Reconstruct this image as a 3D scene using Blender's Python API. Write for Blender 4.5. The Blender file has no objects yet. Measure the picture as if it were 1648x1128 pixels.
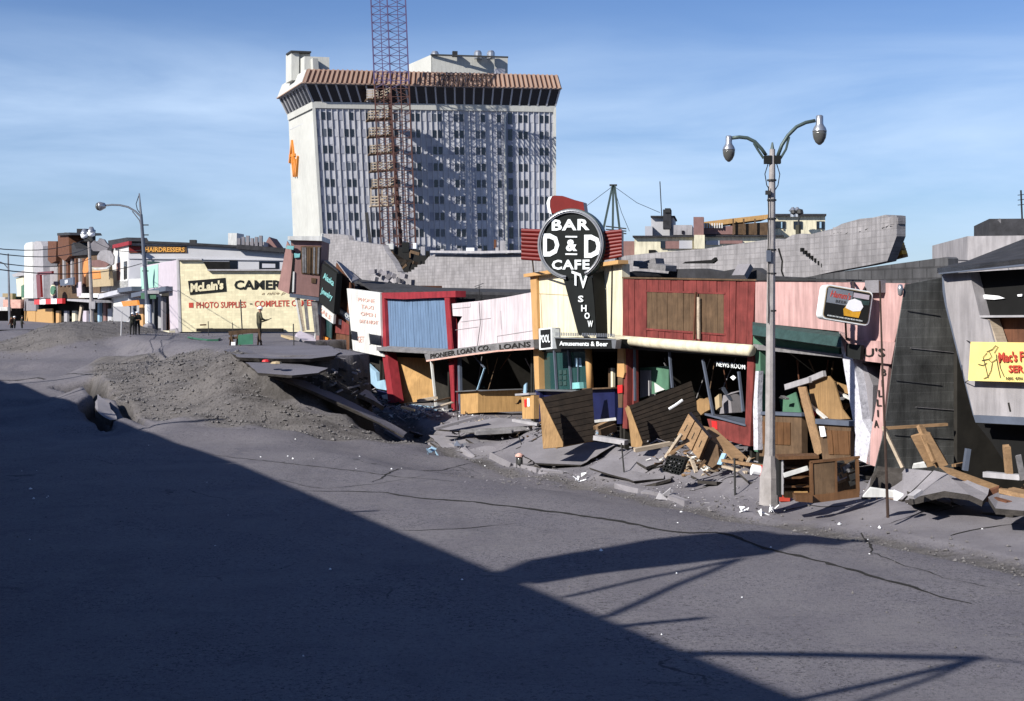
import bpy, math, random
import numpy as np
from mathutils import Vector, Matrix, noise
random.seed(7)
SC = bpy.context.scene
COL = SC.collection

# ------------------------------------------------------------------ camera
F = 2289.0
CAM = Vector((0, 0, 4.8))
cd = bpy.data.cameras.new('camera'); cam = bpy.data.objects.new('camera', cd); COL.objects.link(cam)
cam.location = CAM; cam.rotation_euler = (math.radians(90), 0, 0)
cd.sensor_width = 36; cd.lens = 36 * F / 1648; cd.shift_y = -64 / 1648; cd.clip_end = 9000; cd.clip_start = .5
SC.camera = cam
# ------------------------------------------------------------------ sky and sun
SUN_EL = math.radians(32); SX, SY = -.78, -.625
w = bpy.data.worlds.new('World'); SC.world = w; w.use_nodes = True
nt = w.node_tree; N = nt.nodes; L = nt.links
bg = N['Background']
sky = N.new('ShaderNodeTexSky'); sky.sky_type = 'NISHITA'; sky.sun_disc = False
sky.sun_elevation = SUN_EL; sky.sun_rotation = math.atan2(SX, SY); sky.air_density = 1.0; sky.dust_density = .35; sky.ozone_density = 1.6; sky.altitude = 30
tc = N.new('ShaderNodeTexCoord'); mp = N.new('ShaderNodeMapping'); mp.inputs['Scale'].default_value = (1.5, 1.5, 9)
mp.inputs['Rotation'].default_value = (0, math.radians(2.5), 0)
L.new(tc.outputs['Generated'], mp.inputs[0])
cn = N.new('ShaderNodeTexNoise'); cn.inputs['Scale'].default_value = 2.1; cn.inputs['Detail'].default_value = 9; cn.inputs['Roughness'].default_value = .56
cn.inputs['Distortion'].default_value = .35
L.new(mp.outputs[0], cn.inputs['Vector'])
cr = N.new('ShaderNodeMapRange'); cr.inputs[1].default_value = .36; cr.inputs[2].default_value = .74; cr.inputs[3].default_value = .26; cr.inputs[4].default_value = 1
L.new(cn.outputs[0], cr.inputs[0])
sp = N.new('ShaderNodeSeparateXYZ'); L.new(tc.outputs['Generated'], sp.inputs[0])
el = N.new('ShaderNodeMapRange'); el.inputs[1].default_value = .215; el.inputs[2].default_value = .135; el.inputs[3].default_value = 0.04; el.inputs[4].default_value = 1; el.interpolation_type = 'SMOOTHSTEP'
L.new(sp.outputs[2], el.inputs[0])
ml = N.new('ShaderNodeMath'); ml.operation = 'MULTIPLY'; L.new(cr.outputs[0], ml.inputs[0]); L.new(el.outputs[0], ml.inputs[1])
hz = N.new('ShaderNodeMapRange'); hz.inputs[1].default_value = .16; hz.inputs[2].default_value = -.02; hz.inputs[3].default_value = 0; hz.inputs[4].default_value = .45; hz.interpolation_type = 'SMOOTHSTEP'
L.new(sp.outputs[2], hz.inputs[0])
ad = N.new('ShaderNodeMath'); ad.operation = 'MAXIMUM'; L.new(ml.outputs[0], ad.inputs[0]); L.new(hz.outputs[0], ad.inputs[1])
ad2 = N.new('ShaderNodeMath'); ad2.operation = 'MULTIPLY'; ad2.inputs[1].default_value = .78; L.new(ad.outputs[0], ad2.inputs[0])
tint = N.new('ShaderNodeMix'); tint.data_type = 'RGBA'; tint.blend_type = 'MULTIPLY'; tint.inputs[0].default_value = 1
tint.inputs[7].default_value = (.82, 1.04, 1.50, 1)
L.new(sky.outputs[0], tint.inputs[6])
mx = N.new('ShaderNodeMix'); mx.data_type = 'RGBA'; L.new(ad2.outputs[0], mx.inputs[0])
L.new(tint.outputs[2], mx.inputs[6]); mx.inputs[7].default_value = (8.8, 11.2, 14.6, 1)
L.new(mx.outputs[2], bg.inputs[0]); bg.inputs[1].default_value = .05
sd = bpy.data.lights.new('sun', 'SUN'); sun = bpy.data.objects.new('sun', sd); COL.objects.link(sun)
sd.energy = 5.0; sd.angle = math.radians(.5); sd.color = (1, .955, .88)
SDIR = Vector((SX, SY, math.hypot(SX, SY) * math.tan(SUN_EL))).normalized()
sun.rotation_euler = SDIR.to_track_quat('Z', 'Y').to_euler(); sun.location = SDIR * 80
SC.view_settings.view_transform = 'Standard'; SC.view_settings.look = 'None'
SC.view_settings.exposure = .62; SC.view_settings.gamma = 1; SC.view_settings.use_curve_mapping = False

# ------------------------------------------------------------------ street frame and helpers
ANG = math.atan2(.395, .919)
D = Vector((-math.sin(ANG), math.cos(ANG), 0)); U = Vector((math.cos(ANG), math.sin(ANG), 0)); Z = Vector((0, 0, 1))
def W3(p, s, z): return U * p + D * s + Z * z
def ray(px, py): return Vector(((px - 824) / F, 1, (500 - py) / F))
def at(px, py, Y): return CAM + ray(px, py) * Y
def onp(px, py, p):
    r = ray(px, py); return CAM + r * (p / r.dot(U))
def ons(px, py, s):
    r = ray(px, py); return CAM + r * (s / r.dot(D))
def onz(px, py, z):
    r = ray(px, py); return CAM + r * ((z - CAM.z) / r.z)
def onpl(px, py, P0, n):
    r = ray(px, py); return CAM + r * ((P0 - CAM).dot(n) / r.dot(n))
def ps(v): return v.dot(U), v.dot(D)

class MB:
    def __init__(s): s.v = []; s.f = []; s.m = []
    def add(s, vs, fs, mi=0):
        o = len(s.v); s.v += [Vector(a) for a in vs]
        for f in fs: s.f.append([i + o for i in f]); s.m.append(mi)
        return s
    def prism(s, pts, ext, mi=0):
        n = len(pts); a = [Vector(q) for q in pts]; b = [q + ext for q in a]
        fs = [list(range(n)), list(range(2 * n - 1, n - 1, -1))]
        for i in range(n):
            j = (i + 1) % n; fs.append([i, i + n, j + n, j])
        return s.add(a + b, fs, mi)
    def box(s, c, ax, ay, az, mi=0):
        """c centre; ax ay az half vectors"""
        vs = [c + ax * i + ay * j + az * k for i in (-1, 1) for j in (-1, 1) for k in (-1, 1)]
        return s.add(vs, [(0, 1, 3, 2), (4, 6, 7, 5), (0, 4, 5, 1), (2, 3, 7, 6), (0, 2, 6, 4), (1, 5, 7, 3)], mi)
    def beam(s, a, b, w, h=None, up=Z, mi=0):
        a = Vector(a); b = Vector(b); h = h or w; d = (b - a)
        x = d.normalized(); y = up.cross(x)
        if y.length < 1e-3: y = Vector((1, 0, 0)).cross(x)
        y.normalize(); z = x.cross(y)
        return s.box((a + b) / 2, d / 2, y * w / 2, z * h / 2, mi)
    def tube(s, pts, r, n=8, mi=0, cap=True):
        pts = [Vector(p) for p in pts]; k = len(pts); rr = r if isinstance(r, (list, tuple)) else [r] * k
        vs = []; ref = None
        for i, p in enumerate(pts):
            t = (pts[min(i + 1, k - 1)] - pts[max(i - 1, 0)]).normalized()
            if ref is None:
                ref = Vector((0, 0, 1)) if abs(t.z) < .9 else Vector((1, 0, 0))
            x = ref - t * ref.dot(t); x.normalize(); y = t.cross(x); ref = x
            for q in range(n):
                an = 2 * math.pi * q / n; vs.append(p + (x * math.cos(an) + y * math.sin(an)) * rr[i])
        fs = []
        for i in range(k - 1):
            for q in range(n):
                q2 = (q + 1) % n; fs.append([i * n + q, i * n + q2, (i + 1) * n + q2, (i + 1) * n + q])
        if cap: fs.append(list(range(n - 1, -1, -1))); fs.append([(k - 1) * n + q for q in range(n)])
        return s.add(vs, fs, mi)
    def lathe(s, prof, c, axis=Z, n=16, mi=0):
        """prof: (r, h)"""
        return s.tube([Vector(c) + axis * h for r, h in prof], [max(r, .001) for r, h in prof], n, mi)
    def mesh(s, name, mats, smooth=False):
        me = bpy.data.meshes.new(name); me.from_pydata([tuple(v) for v in s.v], [], s.f)
        for m in (mats if isinstance(mats, (list, tuple)) else [mats]): me.materials.append(m)
        if any(s.m): me.polygons.foreach_set('material_index', s.m)
        if smooth: me.polygons.foreach_set('use_smooth', [True] * len(me.polygons))
        me.update(); return me

def link(name, me, parent=None, kind=None, label=None):
    o = bpy.data.objects.new(name, me); COL.objects.link(o)
    if parent is not None: setpar(o, parent)
    if kind: o['kind'] = kind
    if label: o['label'] = label
    return o
def setpar(o, parent):
    o.parent = parent
    m = Matrix.Identity(4); q = parent
    if q.parent is None and q.type == 'EMPTY': m = Matrix.Translation(-q.location)
    elif q.get('wloc') is not None: m = Matrix.Translation(-Vector(q['wloc']))
    o.matrix_parent_inverse = m
def thing(name, label, cat, loc=(0, 0, 0), group=None, kind=None):
    o = bpy.data.objects.new(name, None); COL.objects.link(o); o.location = Vector(loc); o.empty_display_size = .2
    o['label'] = label; o['category'] = cat
    if group: o['group'] = group
    return o
def single(name, mb, mat_, label, cat, group=None, smooth=False, kind=None):
    """a thing that is one mesh: its origin goes to the middle of its base"""
    xs = [v.x for v in mb.v]; ys = [v.y for v in mb.v]; zs = [v.z for v in mb.v]
    loc = Vector(((min(xs) + max(xs)) / 2, (min(ys) + max(ys)) / 2, min(zs)))
    mb.v = [v - loc for v in mb.v]
    o = link(name, mb.mesh(name, mat_, smooth)); o.location = loc; o['label'] = label; o['category'] = cat
    if group: o['group'] = group
    if kind: o['kind'] = kind
    return o
def part(name, mb, mat_, parent, label=None, smooth=False, kind=None):
    return link(name, mb.mesh(name, mat_, smooth), parent, kind, label)

# ------------------------------------------------------------------ materials
def mat(name, col, rough=.85, var=.18, scale=2.0, bump=.15, bscale=25, streak=0, wood=None, brick=None, metal=0, specks=0, coat=0):
    m = bpy.data.materials.new(name); m.use_nodes = True; t = m.node_tree; n = t.nodes; l = t.links
    b = n['Principled BSDF']; b.inputs['Roughness'].default_value = rough; b.inputs['Metallic'].default_value = metal
    b.inputs['Specular IOR Level'].default_value = .3
    tc = n.new('ShaderNodeTexCoord'); mp = n.new('ShaderNodeMapping'); mp.inputs['Rotation'].default_value = (0, 0, -ANG)
    l.new(tc.outputs['Object'], mp.inputs[0]); vec = mp.outputs[0]
    def tex(scale, detail=5, sc=(1, 1, 1), rg=.6):
        k = n.new('ShaderNodeTexNoise'); k.inputs['Scale'].default_value = scale; k.inputs['Detail'].default_value = detail; k.inputs['Roughness'].default_value = rg
        if sc != (1, 1, 1):
            q = n.new('ShaderNodeMapping'); q.inputs['Scale'].default_value = sc; l.new(vec, q.inputs[0]); l.new(q.outputs[0], k.inputs['Vector'])
        else: l.new(vec, k.inputs['Vector'])
        return k.outputs[0]
    def rng(v, a, b_, c, d):
        k = n.new('ShaderNodeMapRange'); l.new(v, k.inputs[0])
        for i, x in enumerate((a, b_, c, d)): k.inputs[i + 1].default_value = x
        return k.outputs[0]
    def mul(a, b_):
        k = n.new('ShaderNodeMath'); k.operation = 'MULTIPLY'
        l.new(a, k.inputs[0]); l.new(b_, k.inputs[1]); return k.outputs[0]
    f = rng(tex(scale, 6), .3, .7, 1 - var, 1 + var)
    if streak: f = mul(f, rng(tex(3.0, 5, (1.6, 1.6, .22)), .35, .68, 1 - streak, 1 + streak * .35))
    hgt = tex(bscale, 4)
    if wood:
        sc = {'x': (.6, 9, 9), 'y': (9, .6, 9), 'z': (9, 9, .6)}[wood]
        g = tex(2.2, 6, sc, .65); f = mul(f, rng(g, .3, .7, .72, 1.2)); hgt = g
    if specks:
        f = mul(f, rng(tex(14, 3, rg=.75), .34, .42, 1 - specks, 1))
        f = mul(f, rng(tex(55, 2, rg=.7), .3, .7, 1 - specks * .6, 1 + specks * .6))
    vm = n.new('ShaderNodeVectorMath'); vm.operation = 'SCALE'; vm.inputs[0].default_value = col; l.new(f, vm.inputs[3]); out = vm.outputs[0]
    if brick:
        ax, bw, bh, mc, ms = brick
        sx = n.new('ShaderNodeSeparateXYZ'); l.new(vec, sx.inputs[0]); cx = n.new('ShaderNodeCombineXYZ')
        l.new(sx.outputs[{'p': 0, 's': 1}[ax]], cx.inputs[0]); l.new(sx.outputs[2], cx.inputs[1])
        bt = n.new('ShaderNodeTexBrick'); l.new(cx.outputs[0], bt.inputs['Vector']); bt.inputs['Scale'].default_value = 1
        bt.inputs['Brick Width'].default_value = bw; bt.inputs['Row Height'].default_value = bh; bt.inputs['Mortar Size'].default_value = ms
        bt.inputs['Color1'].default_value = (1, 1, 1, 1); bt.inputs['Color2'].default_value = (.82, .82, .82, 1); bt.inputs['Mortar'].default_value = (mc, mc, mc, 1)
        bt.offset = 0.5 if bh < bw * .55 else 0
        mm = n.new('ShaderNodeMix'); mm.data_type = 'RGBA'; mm.blend_type = 'MULTIPLY'; mm.inputs[0].default_value = 1
        l.new(out, mm.inputs[6]); l.new(bt.outputs[0], mm.inputs[7]); out = mm.outputs[2]
    l.new(out, b.inputs['Base Color'])
    if bump:
        bp = n.new('ShaderNodeBump'); bp.inputs['Strength'].default_value = bump; bp.inputs['Distance'].default_value = .03
        l.new(hgt, bp.inputs['Height']); l.new(bp.outputs[0], b.inputs['Normal'])
    return m
M = {}
def mk(key, *a, **k): M[key] = mat(key, *a, **k); return M[key]
mk('asphalt', (.125, .12, .14), rough=.93, var=.16, scale=.35, bump=.5, bscale=45, specks=.3)
mk('concrete', (.20, .19, .205), var=.2, scale=.9, bump=.3, bscale=30, specks=.15)
mk('pale_concrete', (.34, .33, .345), var=.15, scale=1.4, bump=.25, bscale=22, streak=.2)
mk('soil', (.045, .040, .037), rough=1, var=.4, scale=2.5, bump=1, bscale=12)
mk('dark_soil_and_shade', (.016, .015, .014), rough=1, var=.4, scale=2.5, bump=.6, bscale=12)  # dark soil, and the painted shade in the cracks
mk('stone', (.125, .118, .118), rough=1, var=.35, scale=1.5, bump=.3)
mk('white_paint', (.60, .60, .58), var=.10, scale=1, bump=.08, streak=.26)
mk('cream', (.66, .61, .45), var=.1, scale=.8, bump=.1, streak=.26)
mk('yellow_block', (.74, .67, .45), var=.07, scale=.8, bump=.2, streak=.1, brick=('p', .42, .2, .82, .012))
mk('pink', (.46, .285, .27), var=.2, scale=.8, bump=.15, streak=.32)
mk('pink_white', (.56, .50, .525), var=.09, scale=.7, bump=.1, streak=.24)
mk('red_board', (.165, .034, .030), var=.34, scale=2, bump=.3, wood='z', streak=.12)
mk('red_frame', (.25, .022, .03), rough=.7, var=.2, bump=.1, streak=.2)
mk('blue_panel', (.125, .195, .31), var=.12, scale=1, bump=.1, streak=.22)
mk('pale_blue', (.26, .40, .52), var=.15, bump=.1)
mk('teal', (.024, .052, .050), var=.3, scale=5, bump=.3)
mk('green_paint', (.07, .16, .105), var=.2, bump=.1)
mk('navy', (.010, .013, .055), rough=.5, var=.2, bump=.05)
mk('orange_post', (.50, .29, .12), rough=.6, var=.1, bump=.05, streak=.1)
mk('ochre', (.42, .25, .10), var=.12, bump=.1, wood='z')
mk('plywood', (.27, .165, .075), var=.22, scale=1.4, bump=.15, wood='z')
mk('lumber', (.265, .165, .088), var=.2, scale=3, bump=.2, wood='x')
mk('pale_lumber', (.40, .33, .25), var=.2, scale=3, bump=.2, wood='x')
mk('grey_lumber', (.17, .165, .17), var=.3, scale=3, bump=.25, wood='x')
mk('weathered', (.10, .062, .035), var=.35, scale=2, bump=.3, wood='z')
mk('dark_siding', (.020, .014, .010), var=.5, scale=3, bump=.4, wood='x')
mk('brown_board', (.115, .048, .026), var=.3, scale=2, bump=.3, wood='z')
mk('brown_stucco', (.22, .125, .115), var=.1, bump=.15, streak=.12)
mk('varnished', (.115, .058, .027), rough=.45, var=.25, bump=.08, wood='z')
mk('grey_block', (.285, .272, .28), var=.2, scale=1, bump=.35, streak=.25, brick=('s', .34, .20, .76, .02))
mk('dark_block', (.075, .075, .08), var=.3, scale=1, bump=.3, streak=.3, brick=('s', .62, .31, .6, .03))
mk('formwork', (.105, .106, .102), rough=.95, var=.65, scale=.9, bump=.35, streak=.45, brick=('p', 30, .23, 1.35, .007))
mk('grey_stucco', (.29, .275, .285), var=.16, scale=.9, bump=.2, streak=.25)
mk('slate_trim', (.085, .10, .135), rough=.6, var=.15, bump=.1)
mk('roofing', (.03, .03, .034), rough=.95, var=.4, scale=2, bump=.5, bscale=9)
mk('interior', (.006, .006, .006), rough=1, var=.3, bump=0)  # near black, this and interior_wall: indoor shade put into the colour
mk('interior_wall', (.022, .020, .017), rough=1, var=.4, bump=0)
mk('black_paint', (.007, .008, .008), rough=.8, var=.2, bump=.04)
mk('sign_green_black', (.004, .006, .006), rough=.8, var=.3, bump=.03)
mk('silver', (.42, .43, .45), rough=.32, var=.15, bump=.05, metal=.75)
mk('neon_white', (.72, .76, .77), rough=.4, var=.14, scale=9, bump=.05)
mk('steel', (.22, .23, .25), rough=.45, var=.15, bump=.03, metal=.7)
mk('green_steel', (.06, .085, .08), rough=.45, var=.15, bump=.03, metal=.2)
mk('dark_metal', (.03, .03, .03), rough=.6, var=.25, bump=.05)
mk('rust_iron', (.045, .028, .022), rough=.85, var=.4, bump=.1)
mk('pole_concrete', (.30, .28, .275), rough=.9, var=.18, scale=4, bump=.35, bscale=40, streak=.15)
mk('wire', (.015, .015, .017), rough=.7, var=.1, bump=0)
mk('wood_pole', (.045, .043, .03), var=.3, bump=.2, wood='z')
mk('red_print', (.42, .05, .03), rough=.7, var=.1, bump=0)
mk('faded_red', (.60, .36, .30), rough=.8, var=.2, bump=0)
mk('black_print', (.02, .018, .016), rough=.7, var=.1, bump=0)
mk('beige_print', (.36, .28, .17), rough=.7, var=.1, bump=0)
mk('banner', (.72, .56, .20), rough=.8, var=.06, bump=.05)
mk('red_sign', (.15, .014, .012), rough=.35, var=.12, bump=.03)
mk('orange_enamel', (.62, .22, .03), rough=.4, var=.08, bump=.03)
mk('amber_print', (.62, .30, .06), rough=.5, var=.1, bump=0)
mk('turquoise', (.20, .46, .46), rough=.5, var=.15, bump=0)
mk('beer_amber', (.62, .32, .03), rough=.4, var=.25, scale=6, bump=0)
mk('mint', (.30, .50, .42), var=.06, bump=.03)
mk('lilac', (.43, .385, .43), var=.08, bump=.05)
mk('hotel_white', (.46, .46, .43), var=.10, scale=.12, bump=0, streak=.12)
mk('hotel_panel', (.40, .405, .44), var=.12, scale=.3, bump=0)
mk('hotel_panel_dark', (.25, .26, .31), var=.14, scale=.3, bump=0)
mk('hotel_fin', (.42, .42, .44), var=.08, scale=.5, bump=0)
mk('copper', (.21, .12, .085), rough=.6, var=.12, scale=.5, bump=0)
mk('copper_pale', (.36, .245, .185), rough=.6, var=.1, scale=.5, bump=0)
mk('mast_purple', (.07, .055, .13), rough=.6, var=.2, bump=0)
mk('mast_rust', (.075, .034, .028), rough=.8, var=.3, bump=0)
mk('green_cloth', (.03, .11, .07), var=.2, bump=.1)
mk('khaki', (.075, .07, .045), var=.2, scale=9, bump=.2)
mk('olive_cloth', (.022, .024, .018), var=.2, scale=9, bump=.2)
mk('skin', (.36, .20, .13), rough=.6, var=.05, bump=0)
mk('snow_white', (.82, .83, .85), var=.05, bump=.1)
mk('red_plastic', (.55, .03, .03), rough=.4, var=.05, bump=0)
mk('stucco_peel', (.50, .50, .55), var=.22, scale=7, bump=.6, bscale=9, specks=.3)
mk('brown_dirt', (.16, .10, .055), rough=1, var=.4, scale=6, bump=1)
mk('far_green', (.06, .085, .05), var=.4, scale=.05, bump=0)
def glass(name, col, rough=.05):
    m = bpy.data.materials.new(name); m.use_nodes = True; b = m.node_tree.nodes['Principled BSDF']
    b.inputs['Base Color'].default_value = (*col, 1); b.inputs['Roughness'].default_value = rough; b.inputs['Specular IOR Level'].default_value = .6
    M[name] = m
glass('window_glass', (.008, .011, .017), .15)
glass('teal_glass', (.02, .055, .055), .12)
glass('lamp_glass', (.085, .085, .08), .10)

# ------------------------------------------------------------------ lettering
def text(name, s, P, right, up, n, h, m, parent, bold=.0, wmax=None, ext=.01, align='CENTER', shear=0, lift=.012, label=None, squeeze=None, spacing=1):
    """lettering as a thin raised mesh; P = centre of the line, h = capital height"""
    c = bpy.data.curves.new(name, 'FONT'); c.body = s; c.align_x = 'CENTER'; c.align_y = 'CENTER'
    c.size = 1; c.offset = bold; c.extrude = 0; c.resolution_u = 2; c.shear = shear; c.space_character = spacing
    t = bpy.data.objects.new(name, c); COL.objects.link(t)
    me = bpy.data.meshes.new_from_object(t.evaluated_get(bpy.context.evaluated_depsgraph_get()))
    COL.objects.unlink(t); bpy.data.objects.remove(t); bpy.data.curves.remove(c)
    nv = len(me.vertices); co = np.empty(nv * 3); me.vertices.foreach_get('co', co); co = co.reshape(-1, 3)
    if nv == 0: return None
    mid = (co.max(0) + co.min(0)) / 2; size = co.max(0) - co.min(0)
    ky = h / size[1]; kx = ky if not wmax else wmax / size[0]
    right = Vector(right).normalized(); up = Vector(up).normalized(); n = Vector(n).normalized()
    vs = [Vector(P) + right * ((x - mid[0]) * kx) + up * ((y - mid[1]) * ky) + n * lift for x, y, _ in co]
    fs = [list(p.vertices) for p in me.polygons]; bpy.data.meshes.remove(me)
    mb = MB(); mb.add(vs, fs)
    # rims give the letters thickness
    from collections import Counter
    ec = Counter()
    for f in fs:
        for i in range(len(f)): ec[tuple(sorted((f[i], f[(i + 1) % len(f)])))] += 1
    o = len(mb.v); mb.v += [v - n * ext for v in vs[:nv]]
    for (a, b), k in ec.items():
        if k == 1: mb.f.append([a, b, b + o, a + o]); mb.m.append(0)
    return part(name, mb, m, parent, label)

def boards(parent, quad, n, ext, m, axis='v', gap=.06, jitter=.012, name='board', mats=None, skip=()):
    """quad: tl, tr, br, bl ; n boards side by side, each a part"""
    tl, tr, br, bl = [Vector(q) for q in quad]
    nn = ext.normalized(); out = []
    for i in range(n):
        if i in skip: continue
        a = (i + gap / 2) / n; b = (i + 1 - gap / 2) / n
        if axis == 'v': q = [tl.lerp(tr, a), tl.lerp(tr, b), bl.lerp(br, b), bl.lerp(br, a)]
        else: q = [tl.lerp(bl, a), tr.lerp(br, a), tr.lerp(br, b), tl.lerp(bl, b)]
        j = nn * random.uniform(-jitter, jitter)
        mm = m if not mats else random.choice(mats)
        mb = MB().prism([v + j for v in q], ext)
        out.append(part(name, mb, mm, parent))
    return out
# ================================================================== GROUND
ctrl = []   # (p, s, z) of the settled and unsettled street
def cp(px, py, Y):
    v = at(px, py, Y); ctrl.append((*ps(v), v.z))
def cz(px, py, z):
    v = onz(px, py, z); ctrl.append((*ps(v), z))
def ck(px, py, p):
    v = onp(px, py, p); ctrl.append((p, ps(v)[1], v.z))
for px in (-200, 100, 400, 700, 1000, 1300, 1648):
    for py in (1128, 1000, 900): cz(px, py, 0)
for p in (-12, -6, 0, 6, 12, 18):
    for s in (-4, 4, 12): ctrl.append((p, s, 0))
for p in (-12, -6, 0):
    for s in (22, 32, 42, 52): ctrl.append((p, s, .0))
    ctrl.append((p, 64, .4)); ctrl.append((p, 78, 1.2)); ctrl.append((p, 95, 2.0))
for q in [(0, 760), (200, 760), (400, 760), (600, 760), (800, 800), (1000, 830), (1200, 860), (700, 775), (500, 735), (350, 715), (0, 720), (150, 705)]: cz(*q, 0)
for q in [(1648, 905, .05), (1500, 880, 0.0), (1300, 850, -.1)]: cz(*q)
for q in [(1240, 832), (1100, 806), (1000, 788), (900, 768), (820, 752), (750, 737), (700, 716), (655, 696)]: ck(*q, 19.7)
for q in [(900, 785, 44.3), (800, 768, 48.3), (700, 745, 50.5), (620, 726, 52.3)]: cp(*q)
for q in [(360, 690, 54.5), (270, 681, 57), (450, 698, 55), (550, 709, 54.6), (630, 716, 56)]: cp(*q)
for q in [(230, 585, 68), (300, 585, 65), (300, 572, 68), (380, 569, 60.5), (300, 620, 62), (300, 660, 57.5), (400, 600, 59), (400, 640, 57), (450, 655, 55.5), (500, 625, 57.5), (550, 662, 56.2), (600, 692, 56), (640, 714, 56.8), (200, 600, 67), (200, 640, 62), (240, 672, 58)]: cp(*q)
for q in [(0, 600, 82), (0, 625, 76), (0, 660, 63), (100, 605, 79), (100, 640, 67), (140, 678, 57.5), (0, 690, 56)]: cp(*q)
for q in [(0, 580, 90), (0, 560, 105), (0, 547, 120), (0, 538, 142), (100, 580, 86), (200, 575, 78), (200, 560, 92), (215, 538, 111), (100, 550, 112), (300, 560, 78), (300, 545, 96), (300, 534, 118), (150, 537, 120)]: cp(*q)
for s in (135, 150, 170): 
    for p in (-12, 0, 10, 20, 34): ctrl.append((p, s, 2.95))
for s in (100, 118): ctrl.append((12, s, 2.95)); ctrl.append((20, s, 2.98)); ctrl.append((32, s, 2.98))
# settled pavement and what lies under the shops
for s, z in ((4, .15), (14, .15), (22, .2), (27, .3), (33, .45), (40, .45), (48, .4), (56, .25), (64, .0), (70, -.1)):
    for p in (22.6, 28, 35): ctrl.append((p, s, z))
ctrl.append((28, 78, .2)); ctrl.append((35, 78, .2))
ctrl = np.array(ctrl)
plateau = [(13.2, 58.5), (14.2, 56.2), (15.6, 55.4), (17.0, 55.6), (18.2, 57.2), (18.8, 62), (19.4, 70), (20.4, 78), (36, 81), (36, 200), (9, 200), (9.5, 100), (10, 80), (11.5, 66)]
pit_left = [(900, 900), (901, 900), (900, 901)]
def inpoly(P, S, poly):
    poly = np.array(poly); n = len(poly); inside = np.zeros(P.shape, bool); dist = np.full(P.shape, 1e9)
    for i in range(n):
        x1, y1 = poly[i]; x2, y2 = poly[(i + 1) % n]
        with np.errstate(divide='ignore', invalid='ignore'):
            c = ((y1 > S) != (y2 > S)) & (P < (x2 - x1) * (S - y1) / (y2 - y1 + 1e-12) + x1)
        inside ^= c
        dx, dy = x2 - x1, y2 - y1; t = np.clip(((P - x1) * dx + (S - y1) * dy) / (dx * dx + dy * dy), 0, 1)
        dist = np.minimum(dist, np.hypot(P - x1 - t * dx, S - y1 - t * dy))
    return np.where(inside, dist, -dist)
def sstep(a, b, x):
    t = np.clip((x - a) / (b - a), 0, 1); return t * t * (3 - 2 * t)
def base_height(P, S):
    sh = P.shape; P = P.ravel(); S = S.ravel(); out = np.zeros(len(P))
    for i in range(0, len(P), 20000):
        d2 = (P[i:i + 20000, None] - ctrl[None, :, 0]) ** 2 + ((S[i:i + 20000, None] - ctrl[None, :, 1])) ** 2
        wgt = 1 / (d2 + .25) ** 1.75; out[i:i + 20000] = (wgt * ctrl[None, :, 2]).sum(1) / wgt.sum(1)
    return out.reshape(sh)
# kerb line bulges where the ground gave way
def kerb_p(S): return 19.75 + .35 * np.sin(S * .17) - .25 * np.sin(S * .41 + 1)
rs = np.random.RandomState(3)
def vnoise(P, S, sc, seed):
    r = np.random.RandomState(seed); G = r.rand(256, 256)
    x = P / sc + 1000.37; y = S / sc + 1000.71; xi = np.floor(x).astype(int); yi = np.floor(y).astype(int); fx = x - xi; fy = y - yi
    fx = fx * fx * (3 - 2 * fx); fy = fy * fy * (3 - 2 * fy); g = lambda a, b: G[a % 256, b % 256]
    return (g(xi, yi) * (1 - fx) + g(xi + 1, yi) * fx) * (1 - fy) + (g(xi, yi + 1) * (1 - fx) + g(xi + 1, yi + 1) * fx) * fy - .5
ramp_poly = [ps(at(*q)) for q in ((150, 586, 80), (230, 576, 76), (300, 572, 71), (345, 568, 66), (384, 568, 60.2), (425, 596, 56.6), (500, 634, 55.6), (560, 664, 55.5), (610, 694, 55.4), (655, 716, 55.2), (560, 708, 54.2), (450, 694, 54.6), (360, 688, 55), (250, 680, 57), (205, 646, 61), (165, 612, 69))]
pocket = [(15.4, 56.2), (16.2, 54.4), (18.9, 52.6), (20.6, 55), (21.5, 62), (21.5, 74), (20, 77), (18.9, 66), (18.1, 58)]
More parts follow.
